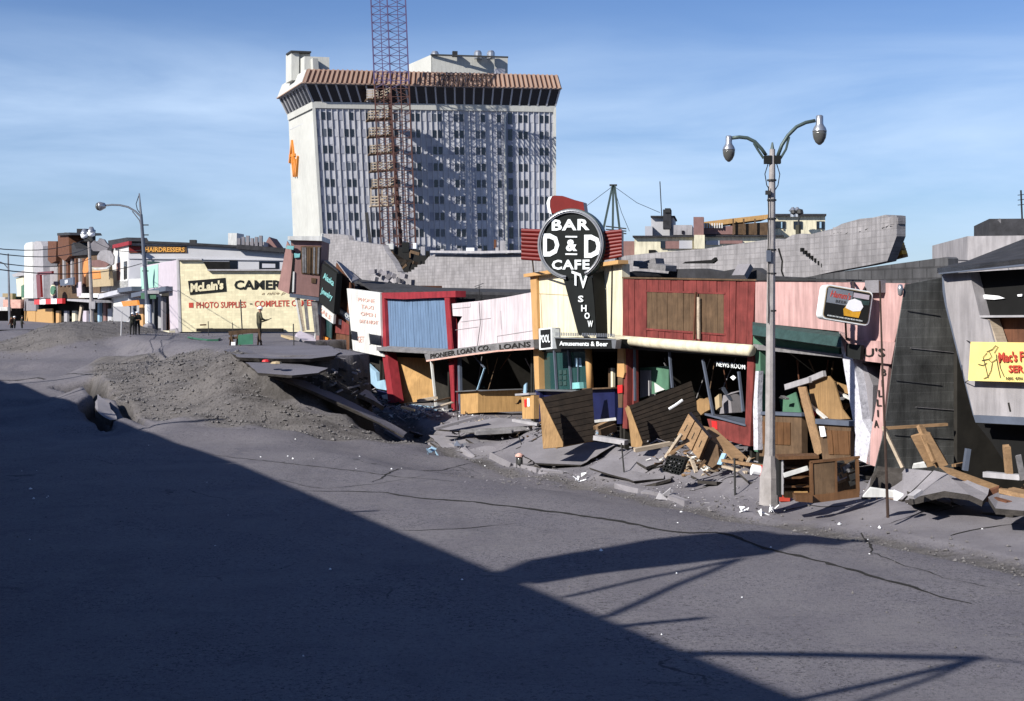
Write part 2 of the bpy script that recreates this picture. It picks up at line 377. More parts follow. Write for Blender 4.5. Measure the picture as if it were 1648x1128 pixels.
def height(P, S):
    z = base_height(P, S)
    pl = inpoly(P, S, plateau); a = sstep(-.15, .12, pl) * sstep(12.2, 14.4, P); top = 3.02 + .006 * (S - 60) * (S < 80)
    # the ramp itself meets the plateau smoothly; elsewhere it is a cliff
    rm = sstep(-1.3, .4, inpoly(P, S, ramp_poly))
    z = z * (1 - a) + np.clip(top, 3.0, 3.12) * a
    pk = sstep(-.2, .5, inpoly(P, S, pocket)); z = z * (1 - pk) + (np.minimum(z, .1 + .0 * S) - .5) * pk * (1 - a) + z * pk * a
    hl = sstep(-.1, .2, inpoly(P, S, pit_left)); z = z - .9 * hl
    # raised broken pavement
    kp = kerb_p(S); sw = sstep(-.06, .06, P - kp) * (1 - a); z = z + .055 * sw
    gut = np.exp(-((P - kp + .55) / .5) ** 2) * (S < 60)
    z = z - .10 * gut
    # surfaces
    n1 = vnoise(P, S, 6, 1) * .10 + vnoise(P, S, 1.6, 2) * .035
    n2 = vnoise(P, S, .9, 4) * .09 + vnoise(P, S, .42, 5) * .06 + vnoise(P, S, .2, 6) * .035
    # bulldozer ruts run down the ramp
    rut = np.sin((P * .80 + S * .60) * 2.6 + vnoise(P, S, 3, 8) * 2) * .11
    mound = 1.15 * np.exp(-(((P - 10.6) / 4.2) ** 2 + ((S - 103) / 4.5) ** 2)) + .6 * np.exp(-(((P - 14.8) / 2.4) ** 2 + ((S - 104) / 3.0) ** 2))
    md = sstep(.08, .3, mound)
    g = np.clip(rm + md, 0, 1)
    soil = np.clip(g + .85 * gut + hl + pk * (1 - a), 0, 1)
    z = z + n1 * (1 - g * .4) + n2 * np.clip(g + .35 * gut, 0, 1) + rut * rm + mound
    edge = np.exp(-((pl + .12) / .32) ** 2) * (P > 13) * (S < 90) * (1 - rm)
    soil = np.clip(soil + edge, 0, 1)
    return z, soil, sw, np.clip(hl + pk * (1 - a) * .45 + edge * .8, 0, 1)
def gz(p, s):
    z = height(np.array([[float(p)]]), np.array([[float(s)]]))[0]; return float(z[0, 0])
def gpt(px, py, n=14):
    """where the line of sight through a pixel of the photograph meets the ground"""
    r = ray(px, py); lo = 8.0; Y = None
    ys = np.concatenate([np.arange(12, 130, .5)])
    pts = [CAM + r * y for y in ys]; P = np.array([[q.dot(U) for q in pts]]); S = np.array([[q.dot(D) for q in pts]])
    h = height(P, S)[0][0]; zz = np.array([q.z for q in pts])
    k = np.argmax(zz < h)
    if zz[k] >= h[k]: k = len(ys) - 1
    if k == 0: return Vector(pts[0])
    a = (zz[k - 1] - h[k - 1]); b = (zz[k] - h[k]); t = a / (a - b + 1e-9)
    return pts[k - 1].lerp(pts[k], t)
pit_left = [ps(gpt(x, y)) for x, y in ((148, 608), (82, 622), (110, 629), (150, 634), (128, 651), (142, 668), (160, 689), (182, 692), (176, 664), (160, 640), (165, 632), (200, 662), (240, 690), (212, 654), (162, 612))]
DPG = .21
pv = np.arange(-12, 36.01, .3); fine = np.arange(4.0, 24.0, .19)
pv = np.unique(np.concatenate([pv[pv < 4], fine, pv[pv >= 24]]))
sv = np.unique(np.concatenate([np.arange(-6, 20, .5), np.arange(20, 50, .3), np.arange(50, 80, .2), np.arange(80, 112, .4), np.arange(112, 150, 1.0)]))
GP, GS = np.meshgrid(pv, sv); GZ, GSOIL, GSW, GPIT_SHADE = height(GP, GS)
nx, ny = len(pv), len(sv)
co = np.stack([U.x * GP + D.x * GS, U.y * GP + D.y * GS, GZ], -1).reshape(-1, 3)
ii = np.arange(nx * ny).reshape(ny, nx); q = np.stack([ii[:-1, :-1], ii[:-1, 1:], ii[1:, 1:], ii[1:, :-1]], -1).reshape(-1, 4)
me = bpy.data.meshes.new('street_ground'); me.vertices.add(len(co)); me.vertices.foreach_set('co', co.ravel())
me.loops.add(len(q) * 4); me.loops.foreach_set('vertex_index', q.ravel()); me.polygons.add(len(q))
me.polygons.foreach_set('loop_start', np.arange(0, len(q) * 4, 4)); me.polygons.foreach_set('loop_total', np.full(len(q), 4))
me.update(); me.validate()
for nm, arr in (('soil', GSOIL), ('walk', GSW), ('pit_shade', GPIT_SHADE)):
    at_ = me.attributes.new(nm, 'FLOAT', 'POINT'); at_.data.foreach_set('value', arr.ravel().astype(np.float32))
me.polygons.foreach_set('use_smooth', np.ones(len(q), bool))
gm = bpy.data.materials.new('broken_street'); gm.use_nodes = True; t = gm.node_tree; n = t.nodes; l = t.links; b = n['Principled BSDF']
b.inputs['Roughness'].default_value = .92; b.inputs['Specular IOR Level'].default_value = .25
tc = n.new('ShaderNodeTexCoord')
def NZ(sc, det=5, rg=.6, scale=None):
    k = n.new('ShaderNodeTexNoise'); k.inputs['Scale'].default_value = sc; k.inputs['Detail'].default_value = det; k.inputs['Roughness'].default_value = rg
    if scale:
        m_ = n.new('ShaderNodeMapping'); m_.inputs['Rotation'].default_value = (0, 0, -ANG) if scale != 'F' else (0, 0, -(ANG + math.atan2(.8, -.6))); m_.inputs['Scale'].default_value = scale if scale != 'F' else (.16, 1.7, .6); l.new(tc.outputs['Object'], m_.inputs[0]); l.new(m_.outputs[0], k.inputs['Vector'])
    else: l.new(tc.outputs['Object'], k.inputs['Vector'])
    return k.outputs[0]
def RG(v, a, b_, c, d):
    k = n.new('ShaderNodeMapRange'); l.new(v, k.inputs[0])
    for i, x in enumerate((a, b_, c, d)): k.inputs[i + 1].default_value = x
    return k.outputs[0]
def MT(op, a, b_):
    k = n.new('ShaderNodeMath'); k.operation = op
    for i, x in enumerate((a, b_)):
        if isinstance(x, (int, float)): k.inputs[i].default_value = x
        else: l.new(x, k.inputs[i])
    return k.outputs[0]
def MXC(f, a, b_, bt='MIX'):
    k = n.new('ShaderNodeMix'); k.data_type = 'RGBA'; k.blend_type = bt
    if isinstance(f, (int, float)): k.inputs[0].default_value = f
    else: l.new(f, k.inputs[0])
    for i, x in ((6, a), (7, b_)):
        if isinstance(x, tuple): k.inputs[i].default_value = (*x, 1)
        else: l.new(x, k.inputs[i])
    return k.outputs[2]
def AT(nm):
    k = n.new('ShaderNodeAttribute'); k.attribute_name = nm; return k.outputs['Fac']
asp = MXC(RG(NZ(.22, 6), .35, .65, 0, 1), (.120, .113, .132), (.155, .146, .161))
asp = MXC(RG(NZ(.9, 6, .7, (1, .25, 1)), .5, .75, 0, .45), asp, (.19, .178, .18))          # dried mud smears along the street
asp = MXC(RG(NZ(7, 5, .85), .555, .64, 0, .75), asp, (.035, .034, .042))          # pitting
asp = MXC(RG(NZ(9, 4, .85), .565, .61, 0, .95), asp, (.028, .027, .033))
asp0 = asp
asp = MXC(RG(NZ(19, 3, .7), .575, .62, 0, .9), asp, (.033, .031, .038))
asp = MXC(RG(NZ(14, 4, .8), .41, .37, 0, .75), asp, (.22, .21, .22))
asp = MXC(RG(NZ(1.3, 6, .8, (.25, 1, 1)), .55, .75, 0, .5), asp, (.17, .158, .162))
asp = MXC(RG(NZ(.28, 4, .6), .42, .6, .5, 1), MXC(RG(NZ(.6, 5, .7), .4, .6, 0, 1), (.118, .110, .124), (.158, .149, .158)), asp)
asp = MXC(RG(NZ(.35, 5, .65, (1, .12, 1)), .56, .66, 0, .45), asp, (.085, .08, .09))
asp = MXC(RG(NZ(.5, 4, .7), .58, .64, 0, .35), asp, (.075, .072, .088))
asp = MXC(RG(NZ(26, 4, .8), .57, .66, 0, .7), asp, (.20, .19, .19))
vor = n.new('ShaderNodeTexVoronoi'); vor.feature = 'DISTANCE_TO_EDGE'; vor.inputs['Scale'].default_value = .33; l.new(tc.outputs['Object'], vor.inputs['Vector'])
wob = n.new('ShaderNodeVectorMath'); wob.operation = 'ADD'
nv = n.new('ShaderNodeTexNoise'); nv.inputs['Scale'].default_value = .9; nv.inputs['Detail'].default_value = 6; l.new(tc.outputs['Object'], nv.inputs['Vector'])
l.new(tc.outputs['Object'], wob.inputs[0]); l.new(nv.outputs['Color'], wob.inputs[1]); l.new(wob.outputs[0], vor.inputs['Vector'])
crk = MT('MULTIPLY', RG(vor.outputs['Distance'], .004, .010, 1, 0), RG(NZ(.15, 3), .56, .62, 0, .7))
asp = MXC(crk, asp, (.02, .02, .024))
wlk = MXC(RG(NZ(.8, 6), .35, .65, 0, 1), (.14, .132, .148), (.19, .18, .195))
wlk = MXC(RG(NZ(7, 5, .8), .55, .7, 0, .5), wlk, (.09, .08, .075))
sl = MXC(RG(NZ(1.7, 6, .7), .3, .7, 0, 1), (.112, .105, .105), (.162, .151, .150))
fur = NZ(1.0, 5, .7, 'F')
sl = MXC(RG(fur, .42, .62, 0, .55), sl, (.155, .143, .138))
sl = MXC(RG(fur, .50, .40, 0, .5), sl, (.06, .054, .052))
sl = MXC(RG(NZ(9, 5, .8), .50, .64, 0, .8), sl, (.055, .049, .047))
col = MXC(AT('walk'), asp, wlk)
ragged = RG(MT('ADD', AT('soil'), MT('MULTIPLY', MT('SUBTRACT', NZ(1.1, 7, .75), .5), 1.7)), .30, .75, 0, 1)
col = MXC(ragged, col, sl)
col = MXC(AT('pit_shade'), col, (.022, .02, .018))  # shade of the pits and scarp face painted into the colour
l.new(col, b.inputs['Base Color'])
bp = n.new('ShaderNodeBump'); bp.inputs['Strength'].default_value = 1; bp.inputs['Distance'].default_value = .05
hg = MT('ADD', MT('MULTIPLY', NZ(26, 4, .75), .35), MT('MULTIPLY', MT('MULTIPLY', NZ(5, 6, .8), AT('soil')), 2.2))
l.new(hg, bp.inputs['Height']); l.new(bp.outputs[0], b.inputs['Normal'])
me.materials.append(gm); link('street_ground', me, kind='structure')
# ground round about, out to the horizon
mb = MB()
def sheet(p0, p1, s0, s1, z): mb.add([W3(p0, s0, z), W3(p1, s0, z), W3(p1, s1, z), W3(p0, s1, z)], [(0, 1, 2, 3)])
sheet(-3000, 3500, 148, 6000, 2.94); sheet(35.5, 3500, -800, 148, .4); sheet(-3000, -11.8, -800, 148, -.4); sheet(-11.8, 35.5, -800, -5.8, -.2)
part('outer_ground', mb, M['soil'], None, kind='structure') if False else link('outer_ground', mb.mesh('outer_ground', M['asphalt']), None, 'structure')
# low wooded rise on the horizon
mb = MB(); K = 90; vs = []
for i in range(K + 1):
    X = -1900 + i * 46; Y = 2600; h = 30 + 30 * noise.noise(Vector((i * .13, 0, 3))) + 10 * noise.noise(Vector((i * .6, 5, 3)))
    vs += [Vector((X, Y, 2.9)), Vector((X, Y + 60, max(h, 8))), Vector((X, Y + 500, 3))]
for i in range(K):
    a = i * 3; mb_f = [(a, a + 3, a + 4, a + 1), (a + 1, a + 4, a + 5, a + 2)]
    mb.f += [list(f) for f in mb_f]; mb.m += [0, 0]
mb.v = vs
link('hills', mb.mesh('hills', M['far_green'], True), None, 'structure')

# ------------------------------------------------------------------ cracks in the road: flat ragged strips, the shade of the gaps painted near black
def crack(pts, w0, name, label):
    mb = MB(); P3 = []
    for i in range(len(pts) - 1):
        a = gpt(*pts[i]); c = gpt(*pts[i + 1]); k = max(2, int((c - a).length / .22))
        for j in range(k): P3.append(a.lerp(c, j / k))
    P3.append(gpt(*pts[-1])); prev = None; m = len(P3); off = 0
    row = []
    for i, p in enumerate(P3):
        d = (P3[min(i + 1, m - 1)] - P3[max(i - 1, 0)]); d.z = 0; d.normalize(); s_ = Vector((-d.y, d.x, 0))
        off = off * .7 + random.uniform(-.05, .05); e = math.sin(math.pi * (i + .5) / m) ** .4
        wv = w0 * e * random.uniform(.45, 1.3)
        row.append((p + s_ * (off + wv / 2), p + s_ * (off - wv / 2)))
    pq = [ps(v) for r_ in row for v in r_]; zz = height(np.array([[a for a, _ in pq]]), np.array([[b_ for _, b_ in pq]]))[0][0]
    vs = []
    for i, (a, b_) in enumerate(row):
        vs += [Vector((a.x, a.y, zz[2 * i] + .008)), Vector((b_.x, b_.y, zz[2 * i + 1] + .010))]
    mb.add(vs, [(2 * i, 2 * i + 1, 2 * i + 3, 2 * i + 2) for i in range(m - 1)])
    link(name, mb.mesh(name, M['dark_soil_and_shade']), None, 'structure', label)
crack([(470, 790), (560, 790), (620, 793), (680, 802), (760, 808), (820, 815), (900, 825), (980, 835), (1060, 852), (1110, 858), (1150, 857), (1190, 866), (1260, 888), (1330, 905), (1400, 926), (1480, 950), (1560, 972)], .17, 'road_crack_shade', None)
crack([(330, 730), (420, 741), (520, 752), (640, 767), (740, 776)], .07, 'road_crack_shade', None)
crack([(600, 776), (680, 757), (760, 746)], .08, 'road_crack_shade', None)
crack([(450, 772), (520, 786), (600, 779), (690, 765)], .04, 'road_crack_shade', None)
crack([(640, 855), (760, 850), (830, 842)], .05, 'road_crack_shade', None)
crack([(1385, 858), (1397, 874), (1402, 892)], .06, 'road_crack_shade', None)
crack([(1300, 878), (1400, 890), (1520, 930), (1640, 955)], .03, 'road_crack_shade', None)
crack([(0, 612), (60, 608), (146, 604)], .18, 'road_crack_shade', None)  # this strip paints a pole's cast shadow, not a crack
crack([(1530, 862), (1580, 850), (1640, 842)], .06, 'pavement_crack_shade', None)
crack([(1505, 824), (1530, 818), (1560, 812)], .05, 'pavement_crack_shade', None)
crack([(1420, 846), (1480, 826), (1540, 815)], .03, 'pavement_crack_shade', None)

for q in ([(900, 747), (945, 728), (985, 708)], [(952, 752), (1000, 738), (1062, 716)], [(1010, 770), (1050, 755), (1090, 748)], [(830, 722), (862, 706), (880, 700)], [(1110, 790), (1170, 770), (1200, 766)], [(1255, 822), (1300, 812), (1370, 812)]): crack(q, .07, 'pavement_crack_shade', None)
# gravel, stones and clods: too many to count
def stones(name, N_, gen, m, smin, smax):
    mb = MB(); vs = []; fs = []
    base = [(1, 0, 0), (-1, 0, 0), (0, 1, 0), (0, -1, 0), (0, 0, 1), (0, 0, -.5)]; bf = [(0, 2, 4), (2, 1, 4), (1, 3, 4), (3, 0, 4), (2, 0, 5), (1, 2, 5), (3, 1, 5), (0, 3, 5)]
    pts = [gen() for _ in range(N_)]
    zz = height(np.array([[p for p, s in pts]]), np.array([[s for p, s in pts]]))[0][0]
    for (p, s), z in zip(pts, zz):
        r = smin + (smax - smin) * random.random() ** 3; c = W3(p, s, z + r * .25); o = len(vs); a = random.random() * 6
        ca, sa = math.cos(a), math.sin(a)
        for x, y, q in base:
            x *= r * random.uniform(.6, 1.3); y *= r * random.uniform(.5, 1.2); q *= r * random.uniform(.5, 1)
            vs.append(c + Vector((x * ca - y * sa, x * sa + y * ca, q)))
        fs += [[i + o for i in f] for f in bf]
    mb.v = vs; mb.f = fs; mb.m = [0] * len(fs)
    return link(name, mb.mesh(name, m), None, 'stuff')
def g_ramp():
    while True:
        p = random.uniform(5, 19); s = random.uniform(51, 77)
        if float(inpoly(np.array([p]), np.array([s]), ramp_poly)[0]) > -.3: return p, s
def g_gut():
    s = random.uniform(19, 62); return float(kerb_p(s)) - .35 + random.gauss(0, .45), s
def g_walk():
    s = random.uniform(30, 70); return random.uniform(20, 23), s
def g_road(): return random.uniform(2, 20), random.uniform(12, 54)
def g_mound(): return 10.6 + random.gauss(0, 4), 103 + random.gauss(0, 3.5)
stones('ramp_gravel', 3800, g_ramp, M['stone'], .012, .11)
stones('gutter_gravel', 1500, g_gut, M['stone'], .012, .06)
stones('pavement_rubble', 900, g_walk, M['concrete'], .015, .09)
stones('road_grit', 1500, g_road, M['stone'], .008, .03)
stones('mound_clods', 1400, g_mound, M['stone'], .02, .10)
stones('white_scraps', 34, lambda: (random.uniform(19.2, 22.8), random.uniform(24, 68)), M['snow_white'], .02, .08)
stones('scattered_paper', 40, g_road, M['snow_white'], .02, .06)

# ------------------------------------------------------------------ broken asphalt and pavement slabs
def slab(name, pts, th, m, label, cat='slab', group=None, side=None):
    """pts: world points of the top outline; ragged edges are subdivided"""
    out = []; k = len(pts)
    for i in range(k):
        a = Vector(pts[i]); c = Vector(pts[(i + 1) % k]); nseg = max(1, int((c - a).length / .35))
        dv = (c - a).normalized(); sd_ = Z.cross(dv)
        for j in range(nseg): out.append(a.lerp(c, j / nseg) + (sd_ * random.uniform(-.05, .05) if j else Vector()))
    top = out; cen = sum(top, Vector()) / len(top); nn = len(top)
    bot = [cen.lerp(v, .97) - Z * th * random.uniform(.85, 1.15) for v in top]
    mb = MB(); mb.add(top + bot, [list(range(nn))], 0)
    for i in range(nn):
        j = (i + 1) % nn; mb.f.append([i, i + nn, j + nn, j]); mb.m.append(1)
    mb.f.append([nn + i for i in range(nn - 1, -1, -1)]); mb.m.append(1)
    return single(name, mb, [m, side or M['soil']], label, cat, group)
# overhanging edge of the unsettled street above the scarp
slab('asphalt_slab', [at(360, 563, 62), at(385, 575, 58.0), at(440, 577, 57.0), at(500, 577, 56.6), at(540, 572, 56.8), at(548, 566, 60), at(530, 556, 68), at(400, 556, 70)], .15, M['asphalt'], 'overhanging lip of unsettled asphalt above the dark scarp', 'slab')
slab('asphalt_slab', [at(395, 583, 57.2), at(415, 600, 55.2), at(470, 604, 54.6), at(512, 600, 54.9), at(528, 592, 56), at(470, 584, 57.4)], .10, M['asphalt'], 'fallen asphalt slab with red and white scraps, lying just under the scarp', 'slab')
slab('asphalt_slab', [at(530, 568, 59), at(499, 596, 57), at(530, 612, 57.2), at(562, 627, 57.6), at(603, 645, 58.4), at(618, 654, 59.2), at(600, 634, 59.6), at(574, 606, 59.8), at(550, 582, 59.6)], .2, M['concrete'], 'steep tilted slab leaning beside the pale blue wall', 'slab')
slab('asphalt_slab', [at(428, 602, 56.6), at(446, 608, 56.2), at(505, 630, 55.9), at(562, 655, 55.7), at(612, 681, 55.6), at(650, 703, 55.6), at(655, 696, 56.5), at(600, 664, 57.2), at(545, 636, 57.3), at(490, 612, 57.0)], .07, M['asphalt'], 'long bent strip of asphalt sagging down beside the gravel ramp', 'slab')
slab('asphalt_slab', [at(157, 634, 60), at(153, 655, 58.2), at(163, 668, 57), at(178, 676, 56.5), at(188, 675, 57), at(176, 650, 59)], .3, M['concrete'], 'small tilted slab sticking up in the open crack at left', 'slab')
# pavement slabs in front of the shops, heaved and tilted
KS = [
 ([(700, 690, 0), (800, 672, .5), (855, 676, .5), (868, 690, .2), (790, 698, .3)], 57.5, 'heaved pavement slab lying in front of the loan shop window'),
 ([(690, 700, .1), (790, 704, .2), (838, 722, .0), (800, 738, 0), (715, 722, 0)], 53, 'tilted pavement slab between the kerb and the thin stake'),
 ([(842, 712, .1), (925, 706, .4), (990, 716, .5), (935, 748, 0), (862, 745, 0), (838, 730, .0)], 48.2, 'tilted pavement slab in front of the first dark panel'),
 ([(1000, 722, .3), (1085, 733, .4), (1068, 770, 0), (1020, 774, 0), (948, 752, 0)], 43.8, 'tilted pavement slab in front of the second dark panel'),
]
for pts, Yc, lb in KS:
    P3 = []
    for x, y, up in pts:
        g_ = gpt(x, y + up * 2289 / Yc * .9); P3.append(Vector((g_.x, g_.y, g_.z + up * .45 - .07)))
    P3 = [onpl(x, y, P3[0] * .5 + P3[2] * .5, Vector((-.10, -.16, 1))) for x, y, up in pts]
    slab('pavement_slab', P3, .07, M['concrete'], lb, 'slab', side=M['soil'])
S1 = [(1452, 762, 33.6), (1385, 806, 32.6), (1400, 770, 33.8), (1415, 748, 34.8)]
slab('pavement_slab', [at(1412, 750, 34.6), gpt(1386, 804) + Z * .05, gpt(1452, 808) + Z * .06, at(1500, 758, 33.6)], .10, M['concrete'], 'heaved pavement slab under the foot of the pink wall', 'slab')
slab('pavement_slab', [at(1503, 757, 33.6), gpt(1456, 809) + Z * .06, at(1482, 798, 31.6), at(1520, 790, 31.4), at(1560, 796, 31.2), at(1582, 806, 31.0), at(1592, 786, 31.6), at(1540, 766, 32.8)], .14, M['concrete'], 'heaved pavement slab with a black hollow beneath, under the long plank', 'slab')
slab('pavement_slab', [at(1590, 800, 30.4), at(1602, 818, 29.8), at(1648, 822, 29.4), at(1660, 800, 30.4), at(1612, 790, 31.2)], .12, M['concrete'], 'lower broken slab at the right end of the heaved pavement', 'slab')
# kerb stones
for i, s in enumerate(np.arange(33, 60, 1.9)):
    if i in (3, 4, 8, 12): continue
    a = W3(float(kerb_p(s)) - .02, s, 0); c = W3(float(kerb_p(s + 1.7)) - .02, s + 1.7, 0)
    a.z = gz(*ps(a + U * .3)) + .02 + random.uniform(-.04, .05); c.z = gz(*ps(c + U * .3)) + .02 + random.uniform(-.04, .05)
    a.z += -.11; c.z += -.11; mb = MB().beam(a + U * random.uniform(-.0, .12), c + U * random.uniform(.0, .12), .15, .26); mb.v = [v + Vector((random.uniform(-.05, .05), random.uniform(-.05, .05), random.uniform(-.05, .03))) for v in mb.v]; k = link('kerb_stone', mb.mesh('kerb_stone', M['concrete']), None, 'structure')
# ================================================================== THE COLLAPSED ROW OF SHOPS
PF = 23.0
def fp(pts, p=PF): return [onp(x, y, p) for x, y in pts]
def plate(parent, name, pts, p, th, m, label=None):
    return part(name, MB().prism(fp(pts, p), U * th), M[m], parent, label)
def flat(pts): return [Vector(v) for v in pts]
def bar(parent, name, a, b, wd, m, p=PF, p2=None, dp=None, label=None):
    A = onp(*a, p); B = onp(*b, p2 or p)
    return part(name, MB().beam(A, B, dp or wd, wd, up=U), M[m], parent, label)
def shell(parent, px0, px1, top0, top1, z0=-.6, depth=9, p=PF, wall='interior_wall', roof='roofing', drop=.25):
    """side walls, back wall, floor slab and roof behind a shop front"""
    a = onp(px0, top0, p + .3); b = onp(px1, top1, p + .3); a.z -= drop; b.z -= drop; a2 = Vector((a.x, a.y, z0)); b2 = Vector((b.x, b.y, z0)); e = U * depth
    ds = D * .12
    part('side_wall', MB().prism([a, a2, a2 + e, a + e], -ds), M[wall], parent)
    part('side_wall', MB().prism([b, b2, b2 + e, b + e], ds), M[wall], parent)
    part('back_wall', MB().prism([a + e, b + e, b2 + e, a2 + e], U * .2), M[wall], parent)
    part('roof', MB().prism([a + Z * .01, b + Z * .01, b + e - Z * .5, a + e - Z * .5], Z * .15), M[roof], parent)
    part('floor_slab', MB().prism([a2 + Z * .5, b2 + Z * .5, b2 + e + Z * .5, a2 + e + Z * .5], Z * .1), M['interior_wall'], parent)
RT = -D   # reading direction on the street fronts: left to right in the photograph
NF = -U
def wtext(parent, s, px, py, h, wpx, m, p=PF, tilt=0, shear=0, bold=.02, lift=.02, name='lettering', spacing=1, align='CENTER'):
    """s centred on pixel px,py on the front at p; h capital height in px, wpx width in px"""
    c = onp(px, py, p); a = onp(px - wpx / 2, py + tilt / 2, p); b = onp(px + wpx / 2, py - tilt / 2, p)
    r = (b - a); hh = h * c.y / F
    up = Z - Z.dot(r.normalized()) * r.normalized()
    return text(name, s, (a + b) / 2, r, up, NF, hh, M[m], parent, bold=bold, wmax=r.length, shear=shear, lift=lift, spacing=spacing)

# ---- pink billiards front -------------------------------------------------
o = thing('billiards_hall', 'leaning pink shop front with letters down its right pillar and a rolled green awning', 'shop', onp(1330, 740, PF))
b_ = o
plate(o, 'wall', [(1216, 451), (1457, 456), (1444, 532), (1431, 585), (1385, 579), (1363, 574), (1350, 533), (1215, 519)], PF, .35, 'pink')
plate(o, 'pillar', [(1430.6, 585.5), (1425, 645), (1421, 690), (1413, 752), (1394, 746), (1403, 690), (1411, 643), (1418, 584)], PF, .35, 'pink')
plate(o, 'lintel', [(1382, 547), (1440.5, 551), (1434, 586), (1384, 580)], PF - .12, .12, 'pink')
plate(o, 'parapet_cap', [(1216, 448.5), (1300, 448), (1362, 449.5), (1362, 452), (1217, 451.3)], PF - .06, .5, 'dark_metal')
part('peeling_pillar', MB().prism(fp([(1350, 533), (1366, 536), (1372, 575), (1381, 620), (1388, 675), (1401, 700), (1400, 748), (1374, 736), (1377, 700), (1368, 650), (1358, 590)]), U * .5), M['stucco_peel'], o, 'pillar stripped to white plaster')
part('broken_masonry', MB().prism(fp([(1372, 573), (1394, 590), (1405, 620), (1404, 668), (1400, 700), (1389, 676), (1381, 620)], PF + .25), U * .5), M['concrete'], o)
part('sign_board', MB().prism(fp([(1362, 553), (1386, 556), (1384, 579), (1374, 578), (1361, 573)], PF - .3), U * .1), M['black_paint'], o)  # black plate standing in for the boxy shadow beside the lettering
for ch, x, y, h in (('B', 1423, 599, 11), ('I', 1420.5, 617, 11), ('L', 1418, 633, 11), ('L', 1415.5, 648, 11), ('I', 1413.5, 665, 11), ('A', 1411, 682, 12)):
    wtext(o, ch, x, y, h, 2 if ch == 'I' else 7.5, 'black_print', bold=.015, name='letter', p=PF - .01)
wtext(o, "U'S", 1408, 567, 14, 34, 'black_print', p=PF - .13, bold=0.01)
# awning roll and fascia
c1 = onp(1212, 531, PF - .3); c2 = onp(1350, 546, PF - .3)
mb = MB().prism([onp(1211, 518, PF - .05), onp(1211, 524, PF - .45), onp(1211, 539, PF - .55), onp(1211, 541, PF - .05)], onp(1350, 546, PF) - onp(1211, 528, PF))
part('awning', mb, M['teal'], o, 'rolled dark green awning')
plate(o, 'fascia', [(1212, 541), (1350, 560), (1350, 570), (1212, 553)], PF + .02, .2, 'green_paint')
plate(o, 'fascia_board', [(1212, 553.5), (1355, 570.5), (1355, 576), (1212, 562)], PF - .04, .25, 'grey_lumber')
plate(o, 'door_post', [(1213, 545), (1223, 547), (1224, 600), (1222, 728), (1214, 726)], PF + .05, .25, 'green_paint')
plate(o, 'peeling_post', [(1216, 597), (1221, 597), (1219, 640), (1220, 724), (1213, 724), (1212, 655)], PF - .12, .16, 'stucco_peel')
plate(o, 'bulkhead', [(1222, 668), (1290, 671), (1290, 738), (1222, 734)], PF + .05, .2, 'weathered')
boards(o, fp([(1221, 678), (1272, 680), (1272, 716), (1221, 714)], PF + .03), 5, U * .05, M['varnished'], name='panel_board')
plate(o, 'sill', [(1218, 662), (1290, 665), (1290, 670), (1218, 667)], PF - .02, .35, 'slate_trim')
plate(o, 'bulkhead', [(1317, 680), (1376, 684), (1378, 742), (1324, 740)], PF + .05, .2, 'weathered')
boards(o, fp([(1330, 692), (1374, 694), (1376, 732), (1334, 731)], PF + .03), 5, U * .05, M['varnished'], name='panel_board')
plate(o, 'sill', [(1312, 674), (1374, 678), (1374, 686), (1312, 682)], PF - .03, .35, 'slate_trim')
plate(o, 'notice', [(1318, 686), (1326, 686), (1329, 702), (1321, 703)], PF - .04, .02, 'snow_white')
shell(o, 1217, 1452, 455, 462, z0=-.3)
# what fell through its window, each piece its own
TX = [
 ('plywood_sheet', [(1301, 615), (1334, 605), (1342, 614), (1355, 658), (1367, 674), (1320, 676), (1306, 650)], .4, 'plywood', 'big ochre plywood sheet fallen inside the pink shop window'),
 ('plank', [(1284, 623), (1296, 622), (1324, 728), (1312, 734)], .05, 'lumber', 'ochre plank propped up across the pink shop window'),
 ('plywood_sheet', [(1254, 643), (1280, 631), (1289, 665), (1259, 667)], .9, 'green_paint', 'green panel tilted inside the pink shop window'),
 ('plywood_sheet', [(1341, 613), (1364, 621), (1367, 634), (1348, 630)], .8, 'plywood', 'small ochre sheet tucked behind the stripped plaster pillar'),
 ('sign_scrap', [(1301, 655), (1309, 654), (1313, 664), (1310, 671), (1303, 669)], .33, 'red_plastic', 'small red scrap on the leaning plywood sheet'),
]
for nm, pts, dp, m_, lb in TX:
    single(nm, MB().prism(fp(pts, PF + dp), U * .04), M[m_], lb, 'board' if 'scrap' not in nm else 'scrap')
for (a, c, lb, off, m_) in [((1265, 623), (1304, 611), 'dirty white beam end poking out above the plywood', .2, 'pale_concrete'), ((1303, 611), (1327, 601), 'short dirty white beam on top of the fallen plywood', .3, 'pale_concrete'),
                        ((1346, 630), (1370, 642), 'thin white batten below the small ochre sheet', .7, 'white_paint'), ((1303, 651), (1330, 674), 'thin white batten lying across the plywood sheet', .3, 'white_paint')]:
    single('batten' if 'batten' in lb else 'beam', MB().beam(onp(*a, PF + off), onp(*c, PF + off), .1, .16 if 'beam' in lb else .06), M[m_], lb, 'beam')

